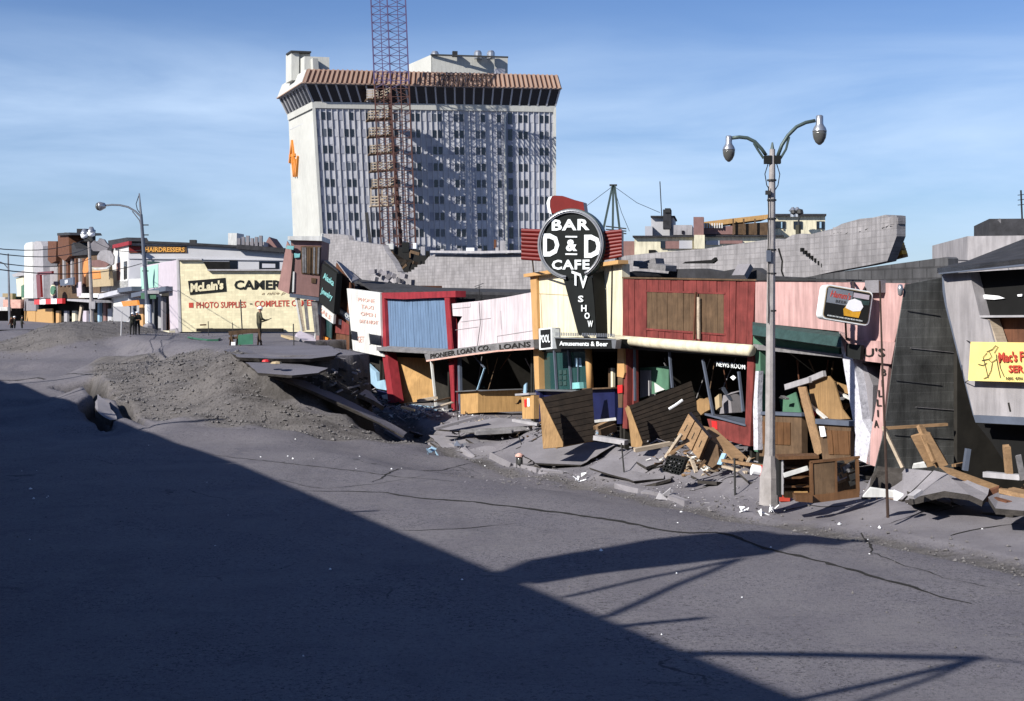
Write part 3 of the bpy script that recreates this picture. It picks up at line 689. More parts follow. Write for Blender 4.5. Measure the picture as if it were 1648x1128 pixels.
# ---- beer sign ------------------------------------------------------------
def bluntbox(c, r, u_, n_, w_, h_, d_, rad, mb, mi=0, seg=4):
    pts = []
    for cx, cy, a0 in ((w_ / 2 - rad, h_ / 2 - rad, 0), (-w_ / 2 + rad, h_ / 2 - rad, 90), (-w_ / 2 + rad, -h_ / 2 + rad, 180), (w_ / 2 - rad, -h_ / 2 + rad, 270)):
        for k in range(seg + 1):
            a = math.radians(a0 + 90 * k / seg); pts.append(c + r * (cx + rad * math.cos(a)) + u_ * (cy + rad * math.sin(a)) + n_ * (d_ / 2))
    mb.prism(pts, -n_ * d_, mi); return mb
Yb = 36.2
cB = at(1359, 491, Yb); rB = Vector((.93, .18, -.15)).normalized(); nB = Vector((.28, -.96, 0)); nB = (nB - rB * nB.dot(rB)).normalized(); uB = rB.cross(nB) * -1
uB = nB.cross(rB) * -1 if (nB.cross(rB)).z < 0 else nB.cross(rB)
o = thing('beer_sign', 'tilted plastic beer sign with a foaming glass, hung from the pink front', 'sign', cB - Z * .6)
part('sign_case', bluntbox(cB, rB, uB, nB, 1.30, .88, .34, .12, MB()), M['neon_white'], o)
part('sign_face', bluntbox(cB + nB * .181, rB, uB, nB, 1.20, .78, .02, .08, MB()), M['black_paint'], o)
part('sign_edge', bluntbox(cB + nB * .170, rB, uB, nB, 1.24, .82, .012, .10, MB()), M['beige_print'], o)
def bq(x0, y0, x1, y1, lift=.192): return [cB + rB * a + uB * b + nB * lift for a, b in ((x0, y0), (x1, y0), (x1, y1), (x0, y1))]
part('pale_field', MB().prism(bq(-.58, .36, .10, -.02), -nB * .01), M['silver'], o)
part('landscape', MB().prism(bq(.12, .34, .55, .22, .194), -nB * .008), M['lilac'], o)
part('hill', MB().prism([cB + rB * a + uB * b + nB * .194 for a, b in ((.12, .16), (.25, .22), (.40, .17), (.57, .2), (.57, .08), (.12, .05))], -nB * .008), M['teal'], o)
part('beer', MB().prism([cB + rB * a + uB * b + nB * .199 for a, b in ((-.10, -.12), (.0, .02), (.40, .02), (.34, -.28), (-.06, -.28))], -nB * .008), M['beer_amber'], o)
part('foam', MB().prism([cB + rB * a + uB * b + nB * .204 for a, b in ((-.05, -.08), (.02, .12), (.16, .19), (.34, .15), (.42, .02), (.36, -.10), (.16, -.14))], -nB * .008), M['snow_white'], o)
text('lettering', "Hamm's", cB + rB * -.22 + uB * .22, rB, uB, nB, .17, M['red_print'], o, bold=.01, wmax=.56, lift=.2, shear=.25)
text('lettering', "BEER", cB + rB * -.18 + uB * .05, rB, uB, nB, .07, M['black_print'], o, wmax=.3, lift=.2)
text('lettering', "BORN IN THE LAND OF SKY BLUE WATERS", cB + rB * -.02 + uB * -.34, rB, uB, nB, .035, M['neon_white'], o, wmax=.95, lift=.2)
part('bracket', MB().beam(cB + uB * .42 + rB * .2, onp(1372, 452, PF), .05).beam(cB + uB * .42 + rB * .45, onp(1395, 458, PF), .05).beam(cB - uB * .45 + rB * .1, onp(1362, 545, PF), .05), M['rust_iron'], o)
part('junction_box', MB().box(onp(1409, 461, PF - .1), U * .12, D * .28, Z * .16), M['concrete'], o)
# wall lamp on the pink front
mb = MB().lathe([(0, .14), (.05, .12), (.07, .02), (.06, -.12), (.02, -.16)], onp(1449, 466, PF - .2)); mb.beam(onp(1449, 460, PF - .2), onp(1447, 460, PF), .03)
single('wall_lamp', mb, M['silver'], 'small silvery lamp at the top corner of the pink front', 'lamp', smooth=True)

# ---- red front with the boarded window ------------------------------------
o = thing('red_shop', 'red boarded shop front with a weathered boarded window above a cream canopy roll', 'shop', onp(1100, 700, PF))
plate(o, 'wall', [(1003, 448), (1216, 452), (1211, 555), (1002, 541)], PF + .03, .3, 'red_board')
boards(o, fp([(1003, 448.5), (1041, 449.5), (1041, 543), (1002, 540)]), 4, U * .05, M['red_board'])
boards(o, fp([(1041, 449.5), (1165, 452), (1165, 472.5), (1041, 469)]), 12, U * .05, M['red_board'])
boards(o, fp([(1041, 529), (1165, 538), (1165, 551), (1041, 543)]), 12, U * .05, M['red_board'])
boards(o, fp([(1165, 451), (1216, 452), (1211, 554.5), (1165, 551)]), 5, U * .05, M['red_board'])
boards(o, fp([(1041, 469), (1165, 473), (1165, 538), (1041, 529)], PF - .015), 14, U * .04, M['weathered'], jitter=.012)
plate(o, 'window_trim', [(1039.5, 467), (1166.5, 471), (1166.5, 473.5), (1039.5, 469.5)], PF - .03, .06, 'red_board')
plate(o, 'window_trim', [(1039.5, 528), (1166.5, 537), (1166.5, 540), (1039.5, 531)], PF - .03, .06, 'red_board')
plate(o, 'parapet_cap', [(1001, 445.5), (1218, 449.5), (1218, 452), (1001, 448)], PF - .05, .5, 'weathered')
plate(o, 'batten', [(1121.5, 478), (1124.5, 478), (1124.8, 546), (1121.6, 545)], PF - .14, .05, 'pale_lumber')
bar(o, 'prop', (1120, 470), (1117, 546), .06, 'brown_board', PF - .12)
a = onp(990, 546, PF - .25); c = onp(1209, 564, PF - .25)
part('canopy_roll', MB().tube([a, a.lerp(c, .3) - Z * .02, a.lerp(c, .6) - Z * .02, c], [.15, .17, .18, .17], 14), M['cream'], o, 'cream rolled canopy', smooth=True)
plate(o, 'fascia', [(1000, 555), (1211, 571), (1211, 576), (1000, 561)], PF + .05, .2, 'dark_metal')
plate(o, 'door_post', [(1003, 556), (1010, 556), (1009, 690), (1002, 689)], PF, .3, 'red_board')
plate(o, 'door_post', [(1010, 556), (1019, 557), (1020, 684), (1009, 690)], PF + .2, .2, 'red_board')
plate(o, 'corner_post', [(1203, 571), (1212, 572), (1213, 590), (1207, 718), (1198, 716)], PF - .02, .3, 'red_board')
plate(o, 'bulkhead', [(1138, 674), (1203, 684), (1204, 718), (1146, 702)], PF + .02, .2, 'red_board')
part('display_shelf', MB().prism([onp(1134, 668, PF - .05), onp(1200, 686, PF - .05), onp(1200, 676, PF + 1.2), onp(1150, 668, PF + 1.2)], Z * .06), M['slate_trim'], o)
part('paint_patch', MB().prism(fp([(1145, 677), (1153, 678), (1154, 691), (1146, 690)], PF - .0), U * .02), M['red_plastic'], o)
for a_, c_ in (((1077, 562), (1082, 624)), ((1131, 578), (1148, 668)), ((1189, 598), (1196, 662)), ((1021, 560), (1022, 645))):
    bar(o, 'mullion', a_, c_, .07, 'slate_trim', PF + .15)
part('display_board', MB().prism(fp([(1027, 592), (1076, 589), (1076, 626), (1028, 642)], PF + .9), U * .04), M['green_paint'], o)
part('display_board', MB().prism(fp([(1030, 596), (1047, 596), (1047, 636), (1030, 640)], PF + .85), U * .03), M['pale_concrete'], o)
part('sunlit_card', MB().prism(fp([(1053, 616), (1069, 627), (1054, 632)], PF + .8), U * .03), M['white_paint'], o)
wtext(o, 'NEWS ROOM', 1177, 588, 8, 46, 'neon_white', p=PF + .2, tilt=-5, bold=.01)
bar(o, 'sign_rail', (1150, 583), (1203, 592), .03, 'dark_metal', PF + .25)
part('torn_card', MB().prism(fp([(1175, 607), (1180, 604), (1184, 608), (1180, 612)], PF + .4), U * .02), M['snow_white'], o)
part('stool', MB().prism(fp([(1164, 636), (1175, 634), (1178, 664), (1158, 666)], PF + 1.6), U * .4), M['concrete'], o)
part('hanging_cloth', MB().prism(fp([(1150, 640), (1157, 634), (1158, 655), (1152, 660)], PF + 1.2), U * .1), M['beige_print'], o)
part('chair_back', MB().prism(fp([(1121, 645), (1126, 641), (1131, 643), (1137, 640), (1142, 646), (1142, 659), (1134, 663), (1128, 668), (1122, 660)], PF + .5), U * .1), M['plywood'], o)
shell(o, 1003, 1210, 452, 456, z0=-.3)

# ---- cafe -----------------------------------------------------------------
o = thing('cafe', 'cream cafe front with orange posts and navy base under the round sign', 'cafe', onp(930, 680, PF))
plate(o, 'wall', [(862, 446), (1001, 424), (1003, 546), (868, 544)], PF, .3, 'cream')
plate(o, 'corner_post', [(853, 441), (863, 441), (868, 626), (861, 627)], PF - .12, .4, 'orange_post')
a = onp(850, 443.5, PF - .1); c = onp(1003, 421.5, PF - .1)
part('cornice', MB().beam(a, c, .4, .13, up=Z), M['orange_post'], o)
plate(o, 'panel_joint', [(868, 472), (925, 475), (925, 476), (868, 473)], PF - .012, .012, 'beige_print')
plate(o, 'panel_joint', [(869.5, 473), (870.4, 473), (873, 540), (872, 540)], PF - .014, .012, 'beige_print')
plate(o, 'conduit', [(984, 428), (984.8, 428), (983, 540), (982, 540)], PF - .05, .03, 'dark_metal')
plate(o, 'post_base', [(861, 627), (869, 627), (870, 678), (862, 679)], PF - .12, .3, 'navy')
plate(o, 'window_head', [(867, 558), (1001, 560), (1001, 566), (867, 566)], PF + .05, .2, 'interior')
G_ = fp([(868, 566), (944, 566), (944, 626), (868, 627)], PF + .12)
part('window', MB().prism(G_, U * .02), M['teal_glass'], o)
for a_, c_ in (((869, 566), (870, 627)), ((892, 564), (896, 626)), ((915, 564), (920, 626)), ((930, 575), (930, 622))):
    bar(o, 'mullion', a_, c_, .08 if a_[0] < 925 else .04, 'slate_trim', PF + .05)
for k in range(3):
    for j in range(2): part('poster', MB().prism(fp([(899 + 7 * j, 596 + 9 * k), (904 + 7 * j, 595 + 9 * k), (904.6 + 7 * j, 602 + 9 * k), (899.6 + 7 * j, 602.5 + 9 * k)], PF + .09), U * .01), M['teal'], o)
part('window_card', MB().prism(fp([(921, 616), (932, 615), (933, 625), (921, 626)], PF - .05), U * .2), M['turquoise'], o)
part('window_card', MB().prism(fp([(925, 576), (935, 576), (936, 590), (926, 590)], PF + .1), U * .01), M['pale_blue'], o)
part('column', MB().tube([onp(947, 560, PF - .05), onp(950, 627, PF - .05)], .13, 14), M['orange_post'], o, smooth=True)
part('sill', MB().beam(onp(869, 627.5, PF - .05), onp(934, 629, PF - .05), .35, .06, up=Z), M['silver'], o)
plate(o, 'bulkhead', [(870, 630), (942, 631), (942, 682), (870, 684)], PF + .05, .2, 'navy')
plate(o, 'bulkhead', [(942, 626), (989, 624), (990, 677), (944, 681)], PF - .0, .2, 'navy')
part('sill', MB().beam(onp(943, 626, PF - .05), onp(990, 624, PF - .05), .3, .05, up=Z), M['weathered'], o)
part('counter_strip', MB().prism(fp([(983, 592), (986, 592), (986, 624), (983, 624)], PF + .4), U * .1), M['cream'], o)
part('counter_strip', MB().prism(fp([(979, 592), (982, 592), (982, 624), (979, 624)], PF + .5), U * .1), M['weathered'], o)
plate(o, 'corner_post', [(994, 553), (1003, 555), (1005, 600), (1003, 608), (993, 606)], PF - .08, .3, 'orange_post')
plate(o, 'post_middle', [(994, 607), (1002, 608), (1001, 656), (995, 656)], PF - .05, .25, 'weathered')
plate(o, 'red_cloth', [(993.5, 620), (1001, 619), (1001, 632), (994, 633)], PF - .09, .04, 'red_plastic')
plate(o, 'post_base', [(994, 656), (1001, 656), (1000, 682), (993, 682)], PF - .06, .25, 'navy')
# marquee
part('marquee', MB().prism(fp([(893, 543), (989, 546), (988, 561), (896, 561)], PF - .9), U * .9), M['black_paint'], o)
mb = MB()
for k in range(34):
    x = 895 + k * 2.82; A = onp(x, 540 + .08 * k, PF - .93); mb.beam(A, A + Vector((0, 0, .12)), .04, .035)
mb.beam(onp(893, 543.4, PF - .93), onp(990, 546.4, PF - .93), .06, .04)
part('bulb_rail', mb, M['silver'], o)
wtext(o, 'Amusements & Beer', 940, 553, 7.5, 78, 'neon_white', p=PF - .92, tilt=-1, bold=.02)
part('sign_end', MB().prism(fp([(984, 545), (992, 547), (990, 561), (985, 560)], PF - .95), U * .2), M['silver'], o)
# small pool sign
c = onp(877.5, 545, PF - 1.0)
part('pool_sign', MB().prism(fp([(867, 529), (888, 527), (889, 561), (868, 563)], PF - 1.0), U * .3), M['neon_white'], o, 'white framed sign reading POOL')
part('sign_face', MB().prism(fp([(869.5, 531), (885, 529.5), (885.5, 558), (870, 560)], PF - 1.03), U * .03), M['black_paint'], o)
wtext(o, 'POOL', 877.6, 545, 13, 15.5, 'neon_white', p=PF - 1.045, tilt=1, bold=.02)
part('bulb_strip', MB().prism(fp([(888.5, 530), (894, 528), (894.5, 558), (889.5, 560)], PF - .85), U * .2), M['silver'], o)
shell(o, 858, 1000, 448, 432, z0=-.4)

# ---- the big round sign ----------------------------------------------------
cS = at(920, 393.5, 50.4); RS = Vector((.955, -.297, 0)).normalized(); NS = Vector((-.297, -.955, 0)).normalized()
k_ = 50.4 / F
o = thing('round_neon_sign', 'tall round neon cafe sign with red wings and a red crest, over the cream front', 'sign', at(950, 545, 50.4))
disc = [cS + RS * (1.17 * math.cos(a)) + Z * (1.21 * math.sin(a)) for a in [2 * math.pi * i / 56 for i in range(56)]]
part('disc', MB().prism([v + NS * .12 for v in disc], -NS * .55), M['sign_green_black'], o)
def ring(r0, r1, th, lift, a0, a1, m, nm, n_=56):
    mb = MB(); vs = []; ang = [a0 + (a1 - a0) * i / n_ for i in range(n_ + 1)]
    for a in ang:
        d_ = RS * math.cos(a) + Z * math.sin(a) * 1.035
        vs += [cS + d_ * r0 + NS * lift, cS + d_ * r1 + NS * lift, cS + d_ * r1 + NS * (lift - th), cS + d_ * r0 + NS * (lift - th)]
    fs = []
    for i in range(n_):
        for j in range(4): fs.append([i * 4 + j, i * 4 + (j + 1) % 4, i * 4 + 4 + (j + 1) % 4, i * 4 + 4 + j])
    mb.add(vs, fs); return part(nm, mb, m, o)
A0 = math.radians(-62); A1 = math.radians(262)
ring(1.08, 1.20, .10, .20, A0, A1, M['silver'], 'rim')
mb = MB(); mb.tube([cS + (RS * math.cos(a) + Z * math.sin(a) * 1.035) * 1.14 + NS * .22 for a in [A0 + (A1 - A0) * i / 60 for i in range(61)]], .02, 6)
part('neon_tube', mb, M['silver'], o, smooth=True)
ring(1.16, 1.23, .5, .10, 0, 2 * math.pi, M['green_steel'], 'drum')
def stext(s, px, py, h, wp, m='neon_white', bold=.035, tl=0, nm='lettering', parent=None):
    sp_ac = 1.12 if len(s) > 2 else 1
    dx = (px - 920) * k_ / .955; dz = -(py - 393.5) * k_
    r = (RS * (wp * k_ / .955) + Z * (tl * k_))
    return text(nm, s, cS + RS * dx + Z * dz, r, Z, NS, h * k_, M[m], parent or o, bold=bold, wmax=r.length, lift=.15, ext=.04, spacing=sp_ac)
stext('BAR', 920, 362, 18, 60, bold=.035)
stext('D', 889, 394, 37, 26, bold=.035); stext('D', 954.5, 397, 37, 26, bold=.035); stext('&', 921.5, 395, 19, 18, bold=.045)
for y in (381, 409):
    part('bar', MB().beam(cS + RS * ((911.5 - 920) * k_) + Z * (-(y - 393.5) * k_) + NS * .14, cS + RS * ((931 - 920) * k_) + Z * (-(y + .5 - 393.5) * k_) + NS * .14, .04, .055), M['neon_white'], o)
stext('CAFE', 920, 426, 16, 60, bold=.035)
stext('TV', 934, 451, 22, 25, bold=.03, tl=-9)
# stem
st = [(907, 445), (953, 447), (957, 490), (960, 539), (932, 539), (921, 497)]
def sp_(x, y, lift=0): return cS + RS * ((x - 920) * k_ / .955) + Z * (-(y - 393.5) * k_) + NS * lift
part('stem', MB().prism([sp_(x, y, .10) for x, y in st], -NS * .42), M['sign_green_black'], o)
part('stem_cheek', MB().prism([sp_(953.5, 440, .08), sp_(967, 436, -.34), sp_(970, 490, -.34), sp_(973, 539, -.34), sp_(960.5, 539, .08), sp_(957.5, 490, .08)], -NS * .04), M['black_paint'], o)
for ch, x, y in (('S', 936, 481), ('H', 941, 496), ('O', 946, 508), ('W', 951, 521)): stext(ch, x, y, 10.5, 8.5, bold=.03, nm='letter')
# red ribbed wings
for side, x0, x1, yt0, yt1, yb0, yb1 in (('l', 838, 874, 366, 368, 417, 420), ('r', 964, 998, 373, 370, 420, 414)):
    mb = MB(); nr = 8
    for i in range(nr):
        ya = yt0 + (yb0 - yt0) * (i + .5) / nr; yb = yt1 + (yb1 - yt1) * (i + .5) / nr
        mb.tube([sp_(x0, ya, -.12), sp_(x1, yb, -.12)], (yb0 - yt0) / nr * k_ * .52, 8)
    mb.prism([sp_(x0 + 1, yt0 + 1, -.12), sp_(x1, yt1 + 1, -.12), sp_(x1, yb1 - 1, -.12), sp_(x0 + 1, yb0 - 1, -.12)], -NS * .25)
    part('wing', mb, M['red_sign'], o, smooth=False)
# crest
cr_ = [(884, 340), (881, 326), (884, 317), (893, 314), (906, 315), (922, 321), (939, 326), (941, 341), (925, 347), (900, 346)]
part('crest', MB().prism([sp_(x, y, .05) for x, y in cr_], -NS * .5), M['red_sign'], o)
part('crest_tip', MB().prism([sp_(x, y, .065) for x, y in [(883.5, 341), (880.5, 326), (883.5, 317), (890, 314.5), (886, 322), (886, 332), (889, 345)]], -NS * .53), M['neon_white'], o)
part('brace', MB().beam(sp_(985, 380, -.4), onp(995, 425, PF + .2), .05).beam(sp_(850, 400, -.4), onp(860, 445, PF + .2), .05).beam(sp_(930, 530, -.3), onp(940, 540, PF), .08), M['dark_metal'], o)

# ---- loan office ------------------------------------------------------------
o = thing('loan_office', 'sagging whitish-pink panelled shop front of the loan company', 'shop', onp(790, 665, PF))
plate(o, 'wall', [(724, 489), (773, 484), (815, 478), (857, 470), (859, 551), (800, 554), (742, 564), (737, 562), (737, 521), (744, 509), (725, 508)], PF, .3, 'pink_white')
for q in ([(733, 531), (770, 526)], [(800, 541), (858, 532)], [(742, 518), (790, 512)], [(727, 497), (757, 494)]):
    bar(o, 'panel_joint', q[0], q[1], .014, 'concrete', PF - .005, dp=.02)
for q in ([(806, 500), (807, 530)], [(800, 541), (801, 552)], [(757, 488), (757, 494)]): bar(o, 'panel_joint', q[0], q[1], .012, 'concrete', PF - .005, dp=.02)
fs_ = [(683, 570), (740, 560), (800, 552), (859, 546), (859, 561), (800, 565), (740, 573), (686, 581)]
part('fascia_sign', MB().prism(fp(fs_, PF - .5), U * .5), M['grey_lumber'], o, 'long bent name board')
bt = [(686, 579.5), (740, 571.5), (800, 563.5), (859, 559.5), (859, 562), (800, 566), (740, 574), (686, 582)]
part('fascia_edge', MB().prism(fp(bt, PF - .53), U * .03), M['faded_red'], o)
wtext(o, 'PIONEER LOAN CO.', 741, 566, 8, 96, 'black_print', p=PF - .51, tilt=15, bold=.015)
wtext(o, 'LOANS', 829, 556, 8.5, 50, 'black_print', p=PF - .51, tilt=5, bold=.015)
plate(o, 'bulkhead', [(740, 631), (769, 629), (769, 664), (741, 667)], PF - .0, .15, 'ochre')
part('bulkhead', MB().prism([onp(769, 629, PF), onp(840, 627, PF + 1.9), onp(840, 662, PF + 1.9), onp(769, 664, PF)], U * .12), M['ochre'], o)
part('sill', MB().beam(onp(738, 630, PF), onp(771, 628, PF), .3, .05).beam(onp(770, 628.5, PF), onp(842, 626, PF + 1.9), .2, .04), M['silver'], o)
plate(o, 'corner_post', [(736, 570), (739, 570), (741, 668), (738, 668)], PF - .02, .12, 'slate_trim')
bar(o, 'mullion', (762, 572), (780, 592), .06, 'slate_trim', PF + .1); bar(o, 'mullion', (780, 592), (768, 628), .06, 'pale_blue', PF + .1)
plate(o, 'pedestal', [(839, 638), (859, 636), (859, 674), (841, 674)], PF - .35, .4, 'ochre')
part('pedestal_cap', MB().beam(onp(838, 635, PF - .2), onp(860, 633.5, PF - .2), .5, .08), M['pale_concrete'], o)
plate(o, 'mullion', [(843, 620), (847, 616), (846, 634), (842, 634)], PF - .2, .05, 'pale_blue')
plate(o, 'notice', [(843.5, 643), (847, 642.5), (847, 655), (844, 655)], PF - .37, .02, 'red_plastic'); plate(o, 'notice', [(848.5, 641), (851.5, 640.5), (852, 654), (849, 654)], PF - .37, .02, 'snow_white')
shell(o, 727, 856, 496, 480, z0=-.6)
mb = MB().tube([onp(772, 486, PF + .8), onp(771, 458, PF + .8)], .02, 6)
mb.beam(onp(764, 461, PF + .8), onp(778, 456, PF + .8), .02).beam(onp(765, 464, PF + .8), onp(775, 461, PF + .8), .02).tube([onp(771, 486, PF - .1), onp(773, 520, PF - .1), onp(768, 560, PF - .1)], .015, 5)
single('aerial', mb, M['wire'], 'bent television aerial on top of the whitish-pink front', 'aerial')

# ---- red framed shop with the blue panel -------------------------------------
o = thing('red_framed_shop', 'shop front with a thick red frame round a ribbed blue panel', 'shop', onp(670, 655, PF))
plate(o, 'left_post', [(612, 471), (618, 471), (622, 562), (635, 648), (625, 648), (614, 562)], PF - .1, .5, 'red_frame')
plate(o, 'lintel', [(612, 471), (690, 469.5), (733, 468), (733, 478), (690, 479.5), (650, 481.5), (618, 480)], PF - .12, .5, 'red_frame')
plate(o, 'right_post', [(715, 476), (722, 476), (729, 562), (732, 660), (727, 661), (721, 562)], PF - .1, .3, 'red_frame')
part('right_post_side', MB().prism([onp(722.5, 469, PF - .1), onp(733, 468, PF + .55), onp(738, 562, PF + .55), onp(734, 660, PF + .2), onp(731.5, 660, PF - .1), onp(729.5, 562, PF - .1)], -D * .05), M['red_frame'], o)
boards(o, fp([(617, 480), (715, 478), (722, 561), (619, 560)], PF + .08), 24, U * .03, M['blue_panel'], gap=.1, jitter=.006)
part('panel_backing', MB().prism(fp([(616, 478), (716, 476), (723, 563), (618, 562)], PF + .13), U * .1), M['navy'], o)
part('awning_rail', MB().prism([onp(606, 560, PF - .45), onp(650, 563, PF - .45), onp(737, 567, PF - .45), onp(737, 562, PF), onp(650, 558, PF), (onp(606, 556, PF))], -Z * .13), M['grey_lumber'], o)
# deep lobby: ochre side wall, floor, ceiling
A = onp(629, 576, PF + .1); B_ = onp(634, 650, PF + .1); ee = U * 2.2 - D * 1.6
part('lobby_wall', MB().prism([onp(629, 574, PF + .2), onp(634, 651, PF + .2), onp(699, 643, PF + 1.9), onp(699, 577, PF + 1.9)], U * .08), M['ochre'], o)
part('lobby_back', MB().prism([onp(699, 570, PF + 1.9), onp(699, 648, PF + 1.9), onp(730, 648, PF + 2.4), onp(726, 570, PF + 2.4)], U * .08), M['interior_wall'], o)
part('lobby_ceiling', MB().prism([onp(618, 566, PF), onp(722, 567, PF), onp(722, 572, PF + 3), onp(618, 574, PF + 3)], Z * .1), M['interior_wall'], o)
part('lobby_floor', MB().prism([onp(634, 652, PF), onp(728, 660, PF), onp(726, 645, PF + 3), onp(640, 642, PF + 3)], -Z * .1), M['grey_lumber'], o)
bar(o, 'prop', (694, 580), (702, 656), .10, 'white_paint', PF - .15)
part('step', MB().prism([onp(655, 655, PF - .2), onp(704, 661, PF - .2), onp(704, 655, PF + .5), onp(660, 650, PF + .5)], -Z * .22), M['pale_blue'], o)
part('step', MB().prism([onp(700, 672, PF - .5), onp(730, 677, PF - .5), onp(728, 666, PF + .1), onp(702, 662, PF + .1)], -Z * .22), M['pale_blue'], o)
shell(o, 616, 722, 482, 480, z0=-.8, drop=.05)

random.seed(31)
for tgt, x0, x1, y0 in (('loan_office', 745, 850, 572), ('red_shop', 1030, 1195, 578), ('billiards_hall', 1228, 1345, 580)):
    par = bpy.data.objects[tgt]
    for k in range(9):
        x = random.uniform(x0, x1); a = onp(x, y0 + random.uniform(-4, 6), PF + random.uniform(.5, 2.5)); L_ = random.uniform(.4, 1.6)
        part('hanging_lath', MB().beam(a, a + Vector((random.uniform(-.5, .5), .2, -L_)), .04, .03), M[random.choice(['weathered', 'grey_lumber', 'brown_board', 'concrete'])], par)
    for k in range(8):
        x = random.uniform(x0, x1); a = onp(x, y0 + random.uniform(50, 78), PF + random.uniform(.4, 2.0)); r_ = random.uniform(.12, .4)
        part('fallen_goods', MB().prism([a + Vector((random.uniform(-1, 1) * r_, random.uniform(-.2, .2), random.uniform(-.6, .8) * r_)) for _ in range(4)], U * .12), M[random.choice(['weathered', 'grey_lumber', 'plywood', 'concrete', 'teal', 'slate_trim'])], par)

# ---- cream sign panel, pale blue wall ------------------------------------------
o = thing('cream_shop', 'steeply leaning cream sign panel with faded red lettering above a pale blue wall', 'shop', onp(595, 640, PF))
plate(o, 'sign_panel', [(558, 464), (611.5, 471), (613.5, 562), (617, 574), (568, 564)], PF - .2, .2, 'white_paint')
for t_, y, wd in (('PHONE', 497, 26), ('TAXI', 508, 20), ('OPEN', 520, 24), ('DAY & NIGHT', 532, 30)):
    wtext(o, t_, 590 + (y - 497) * .12, y - 14, 6, wd, 'faded_red', p=PF - .21, tilt=-3, bold=0)
plate(o, 'window', [(565, 532), (574, 534), (576, 548), (566, 546)], PF - .24, .05, 'window_glass')
plate(o, 'window', [(593, 537), (612, 540), (613, 556), (595, 553)], PF - .24, .05, 'window_glass')
plate(o, 'window_frame', [(591, 536), (593, 536), (595, 554), (593, 554)], PF - .26, .05, 'white_paint')
wtext(o, 'GET', 581, 546, 10, 10, 'faded_red', p=PF - .21, bold=0)
plate(o, 'side_wall', [(571, 567), (605, 599), (608, 622), (600, 618), (577, 612)], PF + .3, .2, 'pale_blue')
plate(o, 'corner_trim', [(568, 565), (571.5, 566), (577, 612), (573.5, 610)], PF + .1, .15, 'white_paint')
plate(o, 'wall', [(575, 568), (615, 574), (622, 640), (608, 626), (604, 598)], PF + .8, .2, 'interior_wall')
plate(o, 'fallen_panel', [(596, 616), (618, 611), (622, 628), (606, 625)], PF + .2, .06, 'pale_blue')
plate(o, 'fallen_panel', [(604, 627), (622, 631), (626, 641), (612, 640)], PF + .1, .06, 'navy')
plate(o, 'fallen_panel', [(614, 636), (625, 634), (628, 646), (618, 645)], PF + .0, .06, 'white_paint')
shell(o, 562, 612, 473, 478, z0=-.8)

# ---- brown boarded gable ------------------------------------------------------------
o = thing('brown_boarded_shop', 'narrow brown boarded building with a pointed top, leaning by the cream panel', 'shop', onp(545, 560, PF))
tl, tr, br, bl = fp([(541, 422), (577, 452), (575, 568), (538, 562)], PF + .5)
boards(o, [onp(541, 423, PF + .5), onp(563, 455, PF + .5), onp(572, 568, PF + .5), onp(537, 563, PF + .5)], 7, U * .08, M['brown_board'])
part('wall_sheathing', MB().prism([onp(541, 424, PF + .6), onp(565, 456, PF + .6), onp(573, 570, PF + .6), onp(537, 564, PF + .6)], U * .2), M['brown_board'], o)
part('roof_edge', MB().prism([onp(541, 421, PF + .45), onp(549, 425, PF + 1.6), onp(578, 450, PF + 1.6), onp(566, 455, PF + .45)], Z * .08), M['grey_stucco'], o)
part('sign_band', MB().prism(fp([(537, 488), (567, 510), (567, 521), (537, 500)], PF + .42), U * .06), M['slate_trim'], o)
wtext(o, 'CURIOS', 552, 504, 6, 24, 'neon_white', p=PF + .4, tilt=-15, bold=0)
plate(o, 'lower_band', [(538, 505), (566, 527), (567, 540), (537, 535)], PF + .44, .05, 'red_board')
plate(o, 'notice', [(545, 513), (549, 514), (549, 523), (545, 522)], PF + .4, .02, 'snow_white')
plate(o, 'foundation_beam', [(526, 563), (577, 575), (577, 581), (526, 569)], PF - .2, .3, 'weathered')
shell(o, 540, 575, 452, 476, z0=-.6, p=PF + .6, wall='brown_board')

# ---- dark script sign standing in front ------------------------------------------------
o = thing('script_sign_shop', 'narrow front with a dark sign of turquoise script, left of the brown boarded building', 'shop', onp(520, 550, PF))
part('sign', MB().prism(fp([(519, 424), (542, 440), (537, 505), (513, 486)], PF - .3), U * .35), M['black_paint'], o)
part('sign_hood', MB().prism([onp(522, 421, PF - .3), onp(544, 438, PF - .3), onp(546, 436, PF + .6), onp(527, 420, PF + .6)], Z * .06), M['dark_metal'], o)
wtext(o, 'Alaska', 529, 449, 11, 17, 'turquoise', p=PF - .32, tilt=-13, shear=.2, bold=.02)
wtext(o, 'Jewelry', 526, 474, 13, 19, 'turquoise', p=PF - .32, tilt=-13, shear=.3, bold=.02)
plate(o, 'lower_sign', [(513, 487), (537, 506), (536, 521), (511, 504)], PF - .1, .15, 'white_paint')
wtext(o, 'SALE', 524, 505, 8, 18, 'faded_red', p=PF - .12, tilt=-15, bold=.01)
plate(o, 'pillar', [(511, 504), (517, 508), (516, 560), (508, 556)], PF - .05, .4, 'brown_stucco')
plate(o, 'window', [(523, 512), (534, 520), (533, 546), (523, 538)], PF + .2, .05, 'teal_glass')
plate(o, 'back_panel', [(516, 508), (538, 524), (536, 562), (515, 558)], PF + .4, .1, 'brown_board')
plate(o, 'fallen_panel', [(518, 540), (528, 544), (526, 556), (517, 553)], PF + .1, .05, 'orange_enamel')
bar(o, 'corner_trim', (519, 376), (508, 549), .14, 'white_paint', PF + .1)

